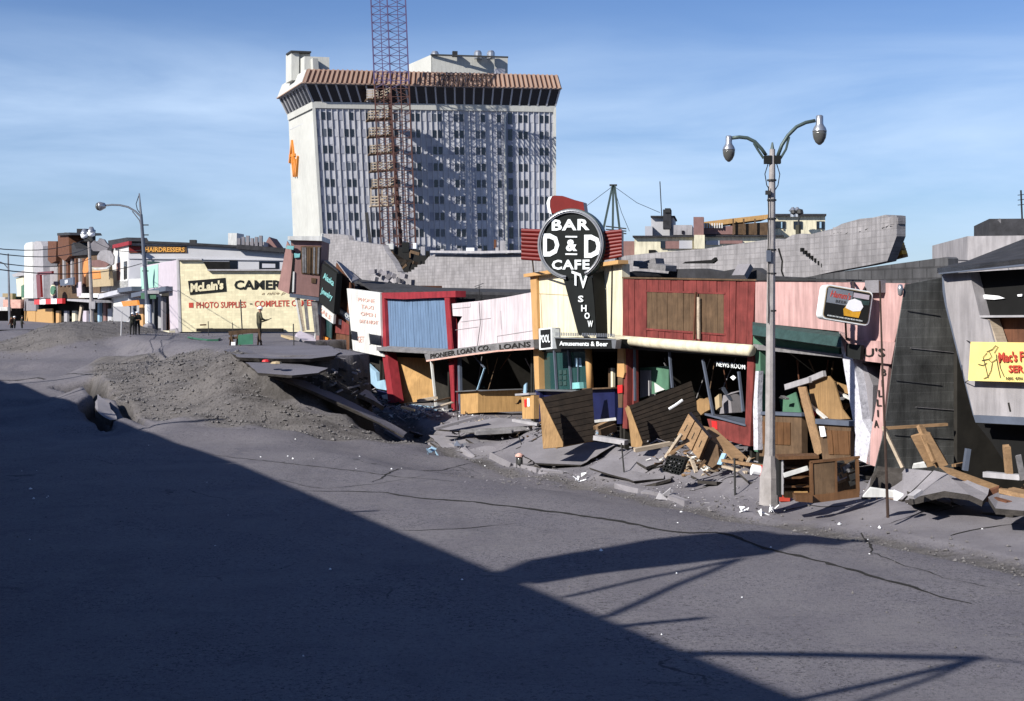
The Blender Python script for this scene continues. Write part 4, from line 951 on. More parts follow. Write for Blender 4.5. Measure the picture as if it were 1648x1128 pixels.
# ---- brown two storey corner building -------------------------------------------------------
o = thing('corner_building', 'brown stucco upper storey tipping over on splayed posts, boarded window and pale cornice', 'building', onp(490, 530, PF))
PB = 86.0; nBk = Vector((.10, -1, 0)).normalized(); P0 = at(490, 430, 84)
def bp_(pts, d=0): return [onpl(x, y, P0 + Vector((0, d, 0)), nBk) for x, y in pts]
eB = Vector((0, 1, 0))
def bpl(name, pts, d, th, m, label=None): return part(name, MB().prism(bp_(pts, d), eB * th), M[m], o, label)
bpl('wall', [(468, 387), (518, 387), (513, 478), (467, 472), (470, 430)], 0, 3.5, 'brown_stucco')
part('side_panel', MB().prism([onpl(462, 388, P0 + eB * .9, nBk), onpl(472, 404, P0 - eB * .02, nBk), onpl(465, 473, P0 - eB * .02, nBk), onpl(447, 465, P0 + eB * .9, nBk)], eB * .3), M['brown_stucco'], o, 'flap of wall torn loose at the corner')
bpl('dark_gap', [(472, 404), (475, 404), (471, 473), (465, 473)], -.02, .1, 'interior')
bpl('cornice', [(463, 380), (518, 380), (518, 387.5), (463, 386)], -.25, 3.9, 'white_paint')
bpl('sill_band', [(466, 472), (514, 479), (513, 484.5), (466, 478)], -.2, 3.7, 'slate_trim')
bpl('corner_trim', [(471.5, 437), (474, 437), (473, 470), (470, 470)], -.08, .08, 'white_paint')
bpl('window_frame', [(484, 396), (516, 396), (514.5, 443), (485, 440)], -.05, .1, 'weathered')
boards(o, bp_([(485.5, 398), (515, 398), (513.5, 441), (486.5, 438.5)], -.1), 8, eB * .05, M['grey_lumber'], name='window_board', mats=[M['grey_lumber'], M['weathered']], gap=.2, jitter=.03)
bpl('torn_flashing', [(462, 395), (473, 396), (472, 402), (460, 400)], -.3, .2, 'turquoise'); bpl('torn_flashing', [(473, 407), (483, 408), (482, 414), (474, 415)], -.1, .1, 'turquoise')
bpl('vent', [(501, 447), (509, 448), (508, 456), (501, 455)], -.05, .08, 'weathered')
for a_, c_, m_ in (((477, 480), (487, 533), 'white_paint'), ((480, 480), (489, 533), 'pale_lumber'), ((491, 482), (496, 531), 'grey_lumber'), ((503, 484), (509, 536), 'grey_lumber'), ((508, 484), (512, 540), 'grey_lumber')):
    A = bp_([a_])[0]; B_ = bp_([c_])[0]; part('post', MB().beam(A, B_, .18), M[m_], o)
o2 = slab('fallen_wall_panel', [at(474, 541, 78), at(482, 532, 79), at(506, 541, 78.5), at(508, 549, 77), at(490, 548, 76.5)], .2, M['lilac'], 'lilac grey wall panel fallen under the splayed posts', 'panel', side=M['concrete'])
# ---- grey block end wall + long sagging block wall behind the shops -------------------------
def strip_wall(name, top, bot, pf, th, m, label, cat, parent=None, pl=None, close=True):
    """top/bot polylines of pixels; pf(px) gives p; both sampled together"""
    mb = MB(); n_ = 60; vs = []
    def samp(poly, x):
        for (x0, y0), (x1, y1) in zip(poly, poly[1:]):
            if x0 <= x <= x1: return y0 + (y1 - y0) * (x - x0) / (x1 - x0)
        return poly[-1][1] if x > poly[-1][0] else poly[0][1]
    x0 = top[0][0]; x1 = top[-1][0]; xs = sorted(set([x0 + (x1 - x0) * i / n_ for i in range(n_ + 1)] + [x for x, _ in top] + [x for x, _ in bot if x0 <= x <= x1]))
    for x in xs:
        p = pf(x); a = onp(x, samp(top, x), p); c = onp(x, samp(bot, x), p)
        vs += [a, c, a + U * th, c + U * th]
    fs = []
    for i in range(len(xs) - 1):
        q_ = i * 4; r_ = q_ + 4
        fs += [(q_, q_ + 1, r_ + 1, r_), (q_ + 2, r_ + 2, r_ + 3, q_ + 3), (q_, r_, r_ + 2, q_ + 2), (q_ + 1, q_ + 3, r_ + 3, r_ + 1)]
    fs += [(0, 2, 3, 1), (len(vs) - 4, len(vs) - 3, len(vs) - 1, len(vs) - 2)]
    mb.add(vs, fs)
    if parent: return part(name, mb, M[m], parent)
    return single(name, mb, M[m], label, cat)
def step(pts, dx=5.5, amp=2.2, up=True):
    """a stepped block edge along a polyline"""
    out = []
    for (x0, y0), (x1, y1) in zip(pts, pts[1:]):
        n_ = max(1, int(abs(x1 - x0) / dx))
        for k in range(n_):
            xa = x0 + (x1 - x0) * k / n_; xb = x0 + (x1 - x0) * (k + 1) / n_; y = y0 + (y1 - y0) * (k + .5) / n_ + random.choice((-1, 0, 0, 1)) * amp * .5
            out += [(xa + .05, y), (xb - .05, y)]
    return out
o = thing('sagging_block_wall', 'long grey block wall sagging behind the shops with a ragged dark hole', 'wall', onp(700, 480, 31))
pfun = lambda x: 29 + 3 * (x - 519) / 350
strip_wall('wall', [(519, 376), (541, 376.5), (560, 379), (562, 386), (590, 391), (616, 394), (620, 404), (632, 420), (640, 436)], [(519, 580), (640, 580)], pfun, .4, 'grey_block', None, None, o)
strip_wall('wall', step([(640, 437), (652, 441), (662, 436), (672, 428), (684, 424)], 5, 2), [(640, 580), (684, 580)], pfun, .4, 'grey_block', None, None, o)
strip_wall('wall', [(684, 420), (690, 413), (700, 409), (780, 409), (872, 407), (990, 404)], [(684, 580), (990, 580)], pfun, .4, 'grey_block', None, None, o)
part('coping', MB().beam(onp(698, 405, pfun(698) - .1), onp(780, 406, pfun(780) - .1), .5, .14).beam(onp(780, 406, pfun(780) - .1), onp(872, 404, pfun(872) - .1), .5, .14), M['pale_concrete'], o)
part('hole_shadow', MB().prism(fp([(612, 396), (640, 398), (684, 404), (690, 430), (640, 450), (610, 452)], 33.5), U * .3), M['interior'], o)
for i, (x, y, w_, h_, m_) in enumerate([(628, 397, 12, 9, 'white_paint'), (653, 398, 11, 16, 'black_paint'), (668, 396, 5, 9, 'snow_white'), (681, 404, 7, 14, 'pale_concrete'), (712, 404, 6, 6, 'pale_concrete'), (739, 403, 5, 6, 'pale_concrete'), (757, 402, 13, 6, 'snow_white'), (772, 404, 6, 7, 'pale_concrete'), (800, 402, 5, 7, 'pale_concrete'), (809, 396, 9, 16, 'pale_concrete'), (797, 393, 4, 14, 'brown_board')]):
    c = onp(x, y, 33.0); q_ = c.y / F
    part('roof_vent', MB().box(c, Vector((w_ * q_ / 2, 0, 0)), Vector((0, .4, 0)), Vector((0, 0, h_ * q_ / 2))), M[m_], o)
random.seed(11)
for k in range(12):
    x = random.uniform(600, 685); y = 452 - abs(x - 640) * .25 + random.uniform(-8, 6); c = onp(x, y, pfun(x) - .3 - random.random() * .5)
    rr = Matrix.Rotation(random.uniform(-.8, .8), 3, 'Y') @ Matrix.Rotation(random.uniform(-.5, .5), 3, 'Z')
    part('block', MB().box(c, rr @ (D * .28), rr @ (U * .13), rr @ (Z * .14)), M['concrete'] if k % 3 else M['grey_stucco'], o)
for k in range(14):
    x = random.uniform(616, 684); c = onp(x, random.uniform(402, 440), 32.6)
    part('broken_joist', MB().beam(c, c + Vector((random.uniform(-1, 1.4), random.uniform(-.3, .3), random.uniform(-.7, .4))), .1, .2), M['weathered'] if k % 2 else M['dark_siding'], o)
part('flat_roof', MB().prism([onp(575, 452, 28), onp(700, 466, 28), onp(860, 470, 28), onp(860, 476, PF + .9), onp(724, 487, PF + .9), onp(600, 470, PF + .9), onp(577, 455, PF + 1)], Z * .12), M['roofing'], o, 'sagging tar roof')
strip_wall('roof_upstand', [(560, 436), (577, 450), (700, 464), (780, 467), (862, 465)], [(560, 475), (862, 500)], lambda x: 27.6, .25, 'roofing', None, None, o)

o = thing('broken_block_wall', 'long grey block wall rising to a jagged end above the pink and red fronts', 'wall', onp(1200, 450, 30))
pf2 = lambda x: 28.5 + 1.5 * math.sin((x - 1000) / 150)
jag = [(1000, 412), (1060, 406), (1136, 400), (1190, 392), (1238, 385), (1252, 384), (1262, 386), (1275, 378), (1289, 376), (1300, 378), (1340, 368), (1355, 360), (1384, 352), (1405, 350), (1425, 345.5), (1432, 349), (1436, 346), (1443, 347)]
strip_wall('wall', jag[:5], [(1000, 560), (1238, 560)], pf2, .35, 'grey_block', None, None, o)
strip_wall('wall', [(1238.3, 386), (1252, 384), (1262, 386), (1275, 378), (1289, 376), (1300, 378), (1340, 368), (1355, 360), (1384, 352), (1405, 350), (1425, 345.5), (1432, 349), (1436, 346), (1443, 347)], [(1238.3, 560), (1296, 447), (1340, 437), (1400, 426), (1428, 420), (1443, 380)], pf2, .35, 'grey_block', None, None, o)
part('dark_gap', MB().prism(fp([(1103, 421), (1145, 418), (1150, 414), (1152, 419), (1146, 424), (1098, 424)], 28.0), U * .1), M['interior'], o)
for i in range(9):
    c = onp(1291 + i * 5.6, 402 + i * 4.2, pf2(1300) - .05); part('stepped_crack', MB().box(c, D * .045, U * .06, Z * .07), M['interior'], o)
for q in ([(1253, 400), (1259, 420)], [(1259, 420), (1258, 436)], [(1258, 436), (1262, 447)]): part('crack_line', MB().beam(onp(*q[0], pf2(1256) - .02), onp(*q[1], pf2(1256) - .02), .04, .06), M['interior'], o)
for i in range(8):
    f_ = i / 7; part('torn_insulation', MB().prism(fp([(1441 - f_ * 12, 378 + f_ * 34), (1443.5 + f_ * 9, 377 + f_ * 30), (1443.5 + f_ * 10, 383 + f_ * 30), (1438 - f_ * 12, 384 + f_ * 36)], 29.5 + .1 * (i % 2)), U * .2), M['plywood' if i % 3 else 'beer_amber'], o)
for k in range(12):
    x = random.uniform(1345, 1445); c = onp(x, 352 + (1445 - x) * .16 + random.uniform(-5, 0), pf2(x) + .2)
    part('block', MB().box(c - Z * .16, D * .2 + Z * random.uniform(-.05, .05), U * .15, Z * .10), M['grey_block'], o)
# dark lower wall and low parapet stripes behind the pink front
strip_wall('dark_parapet', [(1296, 446), (1400, 430), (1523, 413.5), (1526, 416)], [(1296, 470), (1526, 465)], lambda x: 26.5, .35, 'dark_block', 'dark tarred block wall rising to the right behind the pink front', 'wall')
strip_wall('roof_debris_wall', [(1003, 441), (1020, 436), (1075, 441), (1078, 433), (1130, 432), (1160, 437), (1192, 431), (1214, 431), (1235, 444), (1300, 447)], [(1003, 470), (1300, 470)], lambda x: 25.2, .3, 'roofing', 'low jagged tarred roof edge just behind the red and pink fronts', 'roof edge')
for k, (a_, c_, m_, lb) in enumerate([((1028, 424), (1080, 432), 'grey_lumber', 'grey torn roofing strip lying above the left end of the red front'), ((1035, 428), (1062, 420), 'grey_lumber', 'grey roofing lath sticking up above the red front'), ((1190, 446), (1200, 428), 'concrete', 'crumpled grey sheet above the right end of the red front')]):
    single('roofing_scrap', MB().beam(onp(*a_, 24.6), onp(*c_, 24.9), .5, .2), M[m_], lb, 'scrap')

# ---- side wall of the grey building and the grey building itself ---------------------------------
SW = 28.6
o = thing('grey_building', 'grey stucco building keeling over at right, with black window openings', 'building', onp(1600, 700, PF))
def sp2(pts, s=SW): return [ons(x, y, s) for x, y in pts]
fw = sp2([(1457, 458), (1530, 444), (1572, 560), (1630, 780), (1640, 800), (1400, 790), (1424, 690), (1430, 640), (1445, 532)])
part('formwork_wall', MB().prism(fw, D * .03), M['formwork'], o, 'bare dark side wall with board marks')
for i, (y0, f0, f1) in enumerate(((500, .1, .7), (560, .2, .9), (612, .05, .6), (655, .3, .95), (700, .1, .8))):
    xa = 1457 - 45 * (y0 - 462) / 308; xb = 1528 + 82 * (y0 - 462) / 308; part('board_mark', MB().beam(ons(xa + (xb - xa) * f0, y0, SW - .01), ons(xa + (xb - xa) * f1, y0 + 8, SW - .01), .015, .012), M['grey_stucco' if i % 2 else 'dark_block'], o)
def gp(pts, d=0): return fp(pts, PF + .0 + d)
def gpl(name, pts, d, th, m, label=None): return part(name, MB().prism(gp(pts, d), U * th), M[m], o, label)
gpl('wall', [(1518, 441), (1560, 438), (1578, 512), (1590, 515), (1600, 552), (1648, 551), (1780, 540), (1800, 680), (1648, 672), (1567, 668), (1524, 492)], 0, .35, 'grey_stucco')
gpl('wall_edge', [(1516, 442), (1518, 441.5), (1524.5, 492), (1568, 668), (1566, 669), (1521, 492), (1517, 470)], .02, .5, 'slate_trim')
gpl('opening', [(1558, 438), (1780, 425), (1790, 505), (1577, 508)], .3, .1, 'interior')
gpl('opening', [(1586, 512), (1785, 510), (1790, 552), (1600, 552)], .4, .1, 'brown_board')
gpl('snow_ledge', [(1576, 507.5), (1790, 506), (1790, 509), (1577, 511)], -.02, .4, 'pale_concrete')
gpl('torn_paper', [(1568, 478), (1585, 474), (1606, 476), (1616, 480), (1600, 482), (1583, 481), (1570, 482)], .25, .03, 'snow_white')
gpl('torn_paper', [(1637, 474), (1645, 473), (1644, 477), (1638, 477)], .25, .03, 'snow_white')
gpl('jamb', [(1587, 513), (1592, 513), (1605, 551), (1600, 552)], .05, .3, 'pale_lumber')
gpl('sill_band', [(1566, 668), (1648, 672), (1800, 680), (1800, 692), (1648, 684), (1570, 680)], -.15, .5, 'slate_trim')
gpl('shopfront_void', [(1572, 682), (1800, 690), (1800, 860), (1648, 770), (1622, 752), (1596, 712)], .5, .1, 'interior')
part('roof_fascia', MB().prism([onp(1508, 432, PF - .3), onp(1648, 416, PF - .3), onp(1800, 399, PF - .3), onp(1800, 412, PF - .3), onp(1648, 428, PF - .3), onp(1511, 441, PF - .3)], U * .12), M['slate_trim'], o)
part('roof', MB().prism([onp(1508, 431.5, PF - .3), onp(1800, 399, PF - .3), onp(1800, 330, PF + 6), onp(1648, 384, PF + 5), onp(1556, 420, PF + 3)], -Z * .12), M['roofing'], o)
part('crack_mark', MB().beam(onp(1623, 648, PF - .01), onp(1626, 662, PF - .01), .02, .04), M['black_print'], o)
shell(o, 1535, 1790, 452, 430, z0=-.3, p=PF + .4, depth=6)
# banner
o = thing('yellow_banner', 'yellow cloth banner with red lettering tied across the grey building', 'banner', onp(1600, 615, PF - .2))
bn = [(1562, 550), (1800, 553), (1800, 618), (1648, 615), (1558, 612.5)]
part('cloth', MB().prism(fp(bn, PF - .25), U * .02), M['banner'], o)
wtext(o, "Mac's F", 1628, 574, 17, 40, 'red_print', p=PF - .27, bold=.03, tilt=2)
wtext(o, "SER", 1636, 593.5, 12, 24, 'red_print', p=PF - .27, bold=.03)
wtext(o, "NW. 4TH", 1633, 609, 5, 26, 'black_print', p=PF - .27, bold=0)
ln = [[(1588, 566), (1597, 562), (1602, 556), (1606, 558), (1600, 568)], [(1580, 580), (1590, 578), (1596, 583), (1604, 578)], [(1588, 568), (1582, 575), (1586, 590), (1590, 608)], [(1597, 584), (1595, 596), (1590, 606), (1583, 609)], [(1603, 570), (1606, 590), (1610, 608)], [(1606, 572), (1610, 592), (1616, 606)], [(1592, 566), (1596, 574), (1591, 578)], [(1574, 586), (1582, 588), (1588, 584)]]
mb = MB()
for q in ln: mb.tube([onp(x, y, PF - .275) for x, y in q], .009, 4)
part('line_drawing', mb, M['wood_pole'], o)
part('tie_cord', MB().tube([onp(1563, 551, PF - .25), onp(1556, 548, PF)], .01, 5).tube([onp(1559, 612, PF - .25), onp(1553, 615, PF)], .01, 5), M['wire'], o)
# block building behind the grey one
o = thing('rear_block_building', 'plain grey block building with a black upper storey behind the keeling building', 'building', at(1640, 460, 55))
part('wall', MB().prism([at(1557, 380, 55), at(1900, 376, 50), at(1900, 480, 50), at(1557, 480, 55)], Vector((1, 8, 0))), M['grey_stucco'], o)
part('upper_storey', MB().prism([at(1592, 352, 58), at(1900, 350, 54), at(1900, 380, 54), at(1592, 380, 58)], Vector((1, 5, 0))), M['roofing'], o)
part('roof_batten', MB().beam(at(1607, 353, 57.8), at(1628, 376, 57.8), .12), M['grey_lumber'], o)
mb = MB().tube([at(1645, 352, 62), at(1643, 306, 62)], .04, 6)
for y in (314, 322, 330): mb.beam(at(1638, y, 62), at(1656, y - 2, 62), .03)
single('roof_aerial', mb, M['wire'], 'aerial cut by the right edge of the photo, above the black storey', 'aerial')
# ================================================================== HOTEL
H0 = Vector((-34.8, 250, 0)); UH = Vector((.978, .208, 0)).normalized(); WH = 43.5; NH = Vector((.208, -.978, 0)).normalized(); DH = D.copy(); NS2 = Vector((-.919, -.395, 0)).normalized()
def hv(w_, z, out=0.0):
    """a point on the hotel's broad front: w along it, z height, out in front of it; the tower stands slightly out of true"""
    lean = (1 - w_ / WH) * .060 * (41.4 - z)
    return H0 + UH * (w_ + lean) + NH * out + Z * (z + .55 * w_ / WH)
def hs(t_, z, out=0.0):
    return H0 + UH * ((.060 - .022 * t_ / 17.5) * (41.4 - z)) + DH * t_ + NS2 * out + Z * z
ho = thing('high_rise_hotel', 'tall pale high rise with a copper ribbed crown and a white end wall, behind everything', 'hotel', (-18, 265, 2.9))
def hp(name, mb, m, label=None, kind=None): return part(name, mb, M[m], ho, label, kind=kind)
TS = 17.5
hp('front_wall', MB().prism([hv(0, 2.9), hv(WH, 2.9), hv(WH, 41.4), hv(0, 41.4)], -NH * 1.0), 'hotel_panel')
hp('end_wall', MB().prism([hs(TS, 2.9), hs(0, 2.9), hs(0, 41.6), hs(TS, 41.6)], -NS2 * 1.0), 'hotel_white')
hp('rear_wall', MB().prism([hs(TS, 2.9), hv(WH, 2.9) + DH * TS, hv(WH, 41.4) + DH * TS, hs(TS, 41.4)], DH * .5), 'hotel_white')
hp('right_wall', MB().prism([hv(WH, 2.9), hv(WH, 2.9) + DH * TS, hv(WH, 41.4) + DH * TS, hv(WH, 41.4)], UH * .1), 'hotel_white')
for k in range(14):
    z = 41.0 - 2.95 * (k + 1) + .6
    hp('panel_joint', MB().beam(hs(.2, z, .01), hs(TS - .2, z, .01), .05, .10), 'hotel_panel')
hp('corner_pilaster', MB().beam(hs(0, 2.9, .1) + NH * .1, hs(0, 41.2, .1) + NH * .1, .5), 'hotel_white')
hp('corner_pilaster', MB().beam(hv(WH, 2.9, .1), hv(WH, 41.2, .1), .5), 'hotel_white')
# vertical fins
NC = 44; cw = WH / NC
for i in range(NC + 1):
    w_ = min(max(i * cw, .1), WH - .1)
    hp('fin', MB().beam(hv(w_, 2.9, .10), hv(w_, 40.4, .10), .13, .26, up=NH), 'hotel_fin')
glass('hotel_glass_pale', (.07, .08, .10), .3); glass('hotel_glass_mid', (.03, .035, .05), .25)
wm = MB().box(Vector(), Vector((.31, 0, 0)), Vector((0, .05, 0)), Vector((0, 0, .66))).mesh('window', M['window_glass'])
wm2 = wm.copy(); wm2.name = 'window'; wm2.materials[0] = M['hotel_glass_pale']; wm3 = wm.copy(); wm3.materials[0] = M['hotel_glass_mid']
pm = MB().box(Vector(), Vector((.40, 0, 0)), Vector((0, .04, 0)), Vector((0, 0, .72))).mesh('panel', M['hotel_panel_dark'])
pm2 = MB().box(Vector(), Vector((.40, 0, 0)), Vector((0, .03, 0)), Vector((0, 0, .70))).mesh('panel', M['hotel_panel'])
RH = math.atan2(UH.y, UH.x)
def hinst(name, me_, pos):
    o = bpy.data.objects.new(name, me_); COL.objects.link(o); o.parent = ho; o.matrix_parent_inverse = Matrix.Translation(-ho.location)
    o.location = pos; o.rotation_euler = (0, .0, RH); return o
random.seed(5)
for r in range(10):
    z = 39.1 - 2.95 * r
    for c in range(NC):
        w_ = (c + .5) * cw; ph = c % 4
        if c in (34, 35): continue
        if ph in (1, 2):
            if random.random() < .035: continue
            hinst('window', random.choice([wm, wm, wm, wm2, wm3]), hv(w_, z, .05))
        elif r < 9 and ph == 0: hinst('panel', pm, hv(w_, z, .04))
mbs = MB()
for r in range(10):
    z = 39.1 - 2.95 * r
    for c in range(NC):
        w_ = (c + .5) * cw
        if c in (34, 35): continue
        if c % 4 == 3 or random.random() < .5:
            a = hv(w_, z - (1.48 if c % 4 in (1, 2) else 0), .03); mbs.box(a, UH * .40, NH * .03, Z * (.68 if c % 4 == 3 else .62))
hp('spandrel_panels', mbs, 'hotel_panel', kind='stuff')
# open shaft with pale pipe
hp('open_shaft', MB().prism([hv(33.7, 12, .25), hv(35.6, 12, .25), hv(35.6, 39.9, .25), hv(33.7, 39.9, .25)], NH * .05), 'hotel_panel_dark')
hp('pipe', MB().beam(hv(34.1, 14, .6), hv(34.1, 39.8, .6), .32), 'hotel_white')
for r in range(9): hp('shaft_window', MB().box(hv(35.1, 39.1 - 2.95 * r, .34), UH * .38, NH * .06, Z * 1.0), 'window_glass')
# ledge, restaurant storey that flares out, copper crown
def ringb(z0, z1, o0, o1, m, name, th=.3):
    mb = MB()
    f0 = [hv(-o0 * 0, z0, o0), hv(WH + o0 * .4, z0, o0), hv(WH + o1 * .4, z1, o1), hv(0, z1, o1)]
    f0[0] = hv(0, z0, o0) + NS2 * o0; f0[3] = hv(0, z1, o1) + NS2 * o1
    mb.prism(f0, -NH * th)
    g0 = [hs(TS, z0, o0) , f0[0], f0[3], hs(TS, z1, o1)]
    mb2 = MB().prism(g0, -NS2 * th)
    h0 = [f0[1], f0[1] + DH * TS, f0[2] + DH * TS, f0[2]]
    hp(name, mb, m); hp(name, mb2, m); hp(name, MB().prism(h0, -UH * th), m)
    return f0, g0
ringb(40.4, 41.5, .3, .35, 'hotel_white', 'ledge')
F0, G0 = ringb(41.5, 44.3, .2, 1.5, 'window_glass', 'top_window')
for i in range(27):
    a = F0[0].lerp(F0[1], i / 26); b = F0[3].lerp(F0[2], i / 26); hp('top_mullion', MB().beam(a + NH * .12, b + NH * .12, .28, .2, up=NH), 'hotel_fin')
for i in range(9):
    a = G0[0].lerp(G0[1], i / 8); b = G0[3].lerp(G0[2], i / 8); hp('top_mullion', MB().beam(a + NS2 * .12, b + NS2 * .12, .3, .2, up=NS2), 'hotel_fin')
F1, G1 = ringb(44.4, 47.0, 2.1, 1.0, 'copper', 'crown')
hp('crown_rim', MB().beam(F1[0] + NH * .05, F1[1] + NH * .05, .3, .16), 'copper_pale')
hp('crown_rim', MB().beam(G1[0] + NS2 * .05, G1[1] + NS2 * .05, .3, .16), 'copper_pale')
hp('crown_soffit', MB().prism([F1[0], F1[1], F1[1] + DH * TS, G1[0]], -Z * .12), 'hotel_panel_dark')
for i in range(54):
    a = F1[0].lerp(F1[1], (i + .5) / 54); b = F1[3].lerp(F1[2], (i + .5) / 54); hp('crown_rib', MB().beam(a + NH * .16, b + NH * .16, .36, .3, up=NH), 'copper_pale')
hp('crown_end_sheet', MB().prism([G1[0] + NS2 * .1, G1[1] + NS2 * .1, G1[2] + NS2 * .1, G1[3] + NS2 * .1], -NS2 * .1), 'hotel_white')
hp('roof_deck', MB().prism([F1[3], F1[2], F1[2] + DH * TS, G1[3]], -Z * .2), 'roofing')
def pbox(name, x0, x1, y0, Y, dep, m, side=None, zb=46.0):
    a = at(x0, y0, Y); b = at(x1, y0, Y * 1.0); a2 = Vector((a.x, a.y, zb)); b2 = Vector((b.x, b.y, zb)); 
    b = a + UH * (b.x - a.x) / UH.x; b2 = Vector((b.x, b.y, zb))
    hp(name, MB().prism([a2, b2, b, a], DH * dep), m)
pbox('penthouse', 490, 529, 90.5, 252, 9, 'hotel_white'); pbox('penthouse_end', 469, 481, 82.5, 254, 4, 'hotel_white'); pbox('roof_vent', 481, 499, 82, 255, 3, 'hotel_white'); pbox('roof_cap', 468, 500, 81, 253.5, 3.5, 'dark_metal', zb=50.9)
hp('penthouse_low', MB().prism([hs(1, 46.6, -.5), hs(TS, 46.4, -.5), hs(TS, 49.0, -.5), hs(1, 49.4, -.5)], -NS2 * 1), 'hotel_white')
pbox('penthouse', 694, 817, 88, 262, 12, 'hotel_white'); 
a = at(694, 88, 262); hp('penthouse_side', MB().prism([Vector((a.x, a.y, 46)) - UH * 0.02, a - UH * .02, at(657, 104, 275), Vector((at(657, 104, 275).x, 275, 46))], UH * .2), 'hotel_white')
hp('penthouse_cap', MB().beam(at(693, 88, 261.8), at(818, 92, 261.8), .4, .25), 'dark_metal')
pbox('roof_hatch', 799, 813, 110, 260.5, 1, 'hotel_panel_dark')
for x, y in ((700, 87), (769, 86), (790, 86)): hp('vent_drum', MB().lathe([(.75, -1), (.75, .1), (.5, .5), (0, .55)], at(x, y, 263), n=12), 'silver')
hp('roof_vent', MB().box(at(732, 87, 262), UH * .45, NH * .4, Z * .5), 'dark_metal')
# rooftop gear along the crown
mb = MB()
for i in range(14):
    a = at(704 + i * 6.3, 140, 246); b = at(709 + i * 6.3, 120, 249); mb.beam(a, b, .14)
    mb.beam(at(704 + i * 6.3, 121, 249), at(713 + i * 6.3, 139, 246.4), .1)
mb.beam(at(700, 121, 249), at(796, 122, 249), .18)
single('hoist_rail', mb, M['rust_iron'], 'rusty lattice of hoist gear lying across the copper crown', 'hoist', kind=None)
# letters of the hotel emblem
def es(x, y): # px to end wall
    x += 3
    P0 = hs(8, 30, .3); return onpl(x, y, P0, NS2)
for pts in ([(465, 262), (469, 225), (471, 262)], [(467, 248), (473, 248)], [(469, 262), (471.5, 285), (474, 262), (475.5, 285)]):
    pass
mb = MB()
for a_, b_, wd in (((464.5, 262), (468.6, 226), .7), ((472, 262), (468.8, 226), .7)): mb.beam(es(*a_), es(*b_), .5, wd, up=NS2)
mb.beam(es(464, 251), es(473, 249), .5, .5, up=NS2)
hp('emblem_letter', mb, 'orange_enamel', 'orange letter A')
mb = MB()
for a_, b_ in (((468, 253), (471, 284)), ((473.2, 256), (471, 284)), ((473.2, 256), (474.2, 284)), ((477.5, 251), (474.2, 284))): mb.beam(es(*a_), es(*b_), .5, .6, up=NS2)
hp('emblem_letter', mb, 'orange_enamel', 'orange letter W')

# ------------------------------------------------------------------ construction hoist tower in front of the hotel
to = thing('hoist_tower', 'lattice construction hoist tower with wooden landings, purple above and rusty below', 'tower', (-20, 246, 2.9))
def tv(px, py, back=0): return at(px, py, 243 + back)
def xb(y, x0): return x0 + y * .042
legs = [597, 611, 623, 639, 652.5]
for j, x0 in enumerate(legs):
    for back in (0, 2.6):
        if back and j in (1, 3): continue
        part('leg', MB().beam(tv(xb(-60, x0), -60, back), tv(xb(135, x0), 135, back), .22 if j in (0, 2, 4) else .14), M['mast_purple'], to)
        part('leg', MB().beam(tv(xb(135, x0), 135, back), tv(xb(470, x0), 470, back), .24 if j in (0, 2, 4) else .16), M['mast_rust'], to)
for k in range(40):
    y = -56 + k * 13.2
    if y > 460: break
    m_ = M['mast_purple'] if y < 130 else M['mast_rust']
    mb = MB()
    for b_ in (0, 2.6): mb.beam(tv(xb(y, 597), y, b_), tv(xb(y, 652.5), y + .5, b_), .11)
    for x0 in (597, 623, 652.5): mb.beam(tv(xb(y, x0), y, 0), tv(xb(y, x0), y, 2.6), .1)
    part('rung', mb, m_, to, kind='stuff')
    mb = MB()
    for x0, x1 in ((597, 623), (623, 652.5)):
        a_ = (x0, x1) if k % 2 else (x1, x0)
        mb.beam(tv(xb(y, a_[0]), y), tv(xb(y + 13.2, a_[1]), y + 13.2), .09)
        mb.beam(tv(xb(y, a_[1]), y, 2.6), tv(xb(y + 13.2, a_[0]), y + 13.2, 2.6), .09)
    mb.beam(tv(xb(y, x1), y), tv(xb(y + 13.2, x1), y + 13.2, 2.6), .08)
    part('cross_brace', mb, m_, to, kind='stuff')
part('guide_mast', MB().beam(tv(626, 150, 1), tv(646, 400, 1), .9, .5), M['mast_rust'], to)
for k, y in enumerate((160, 193, 220, 248, 276, 303)):
    x = 590 + k * 1.6; ww = 38
    a = tv(x, y, 2.5); b = tv(x + ww, y - 3, 2.5)
    part('landing', MB().prism([a, b, b - NH * 3.2, a - NH * 3.2], Z * .22), M['weathered'], to)
    for h_ in (.5, 1.0, 1.45):
        part('rail', MB().beam(a + Z * h_ + NH * .1, a.lerp(b, .5) + Z * (h_ - .1) + NH * .1, .1, .2), M['pale_lumber'], to)
        part('rail', MB().beam(a.lerp(b, .58) + Z * (h_ - .35) + NH * .1, b + Z * (h_ + .25) + NH * .1, .1, .16), M['pale_lumber'], to)
    for f_ in (0.02, .24, .48, .75, .98): part('rail_post', MB().beam(a.lerp(b, f_) + NH * .1, a.lerp(b, f_) + Z * 1.55 + NH * .1, .1), M['pale_lumber'], to)
a = tv(597, 332, 1.5); b = tv(633, 331, 1.5)
part('hoist_cage', MB().prism([a, b, b - NH * 3, a - NH * 3], Z * .25), M['pale_lumber'], to, 'wooden hoist cage floor')
for f_ in (0, .33, .5, .75, 1): part('cage_post', MB().beam(a.lerp(b, f_), a.lerp(b, f_) + Z * 3.0, .22), M['pale_lumber'], to)
for h_ in (.6, 1.1, 1.6): part('cage_rail', MB().beam(a + Z * h_ + NH * .1, b + Z * h_ + NH * .1, .12, .25), M['pale_lumber'], to)
part('canvas', MB().prism([tv(590, 143, 3.3), tv(604, 143, 3.3), tv(605, 160, 3.3), tv(590, 164, 3.3)], -NH * .1), M['pale_concrete'], to)
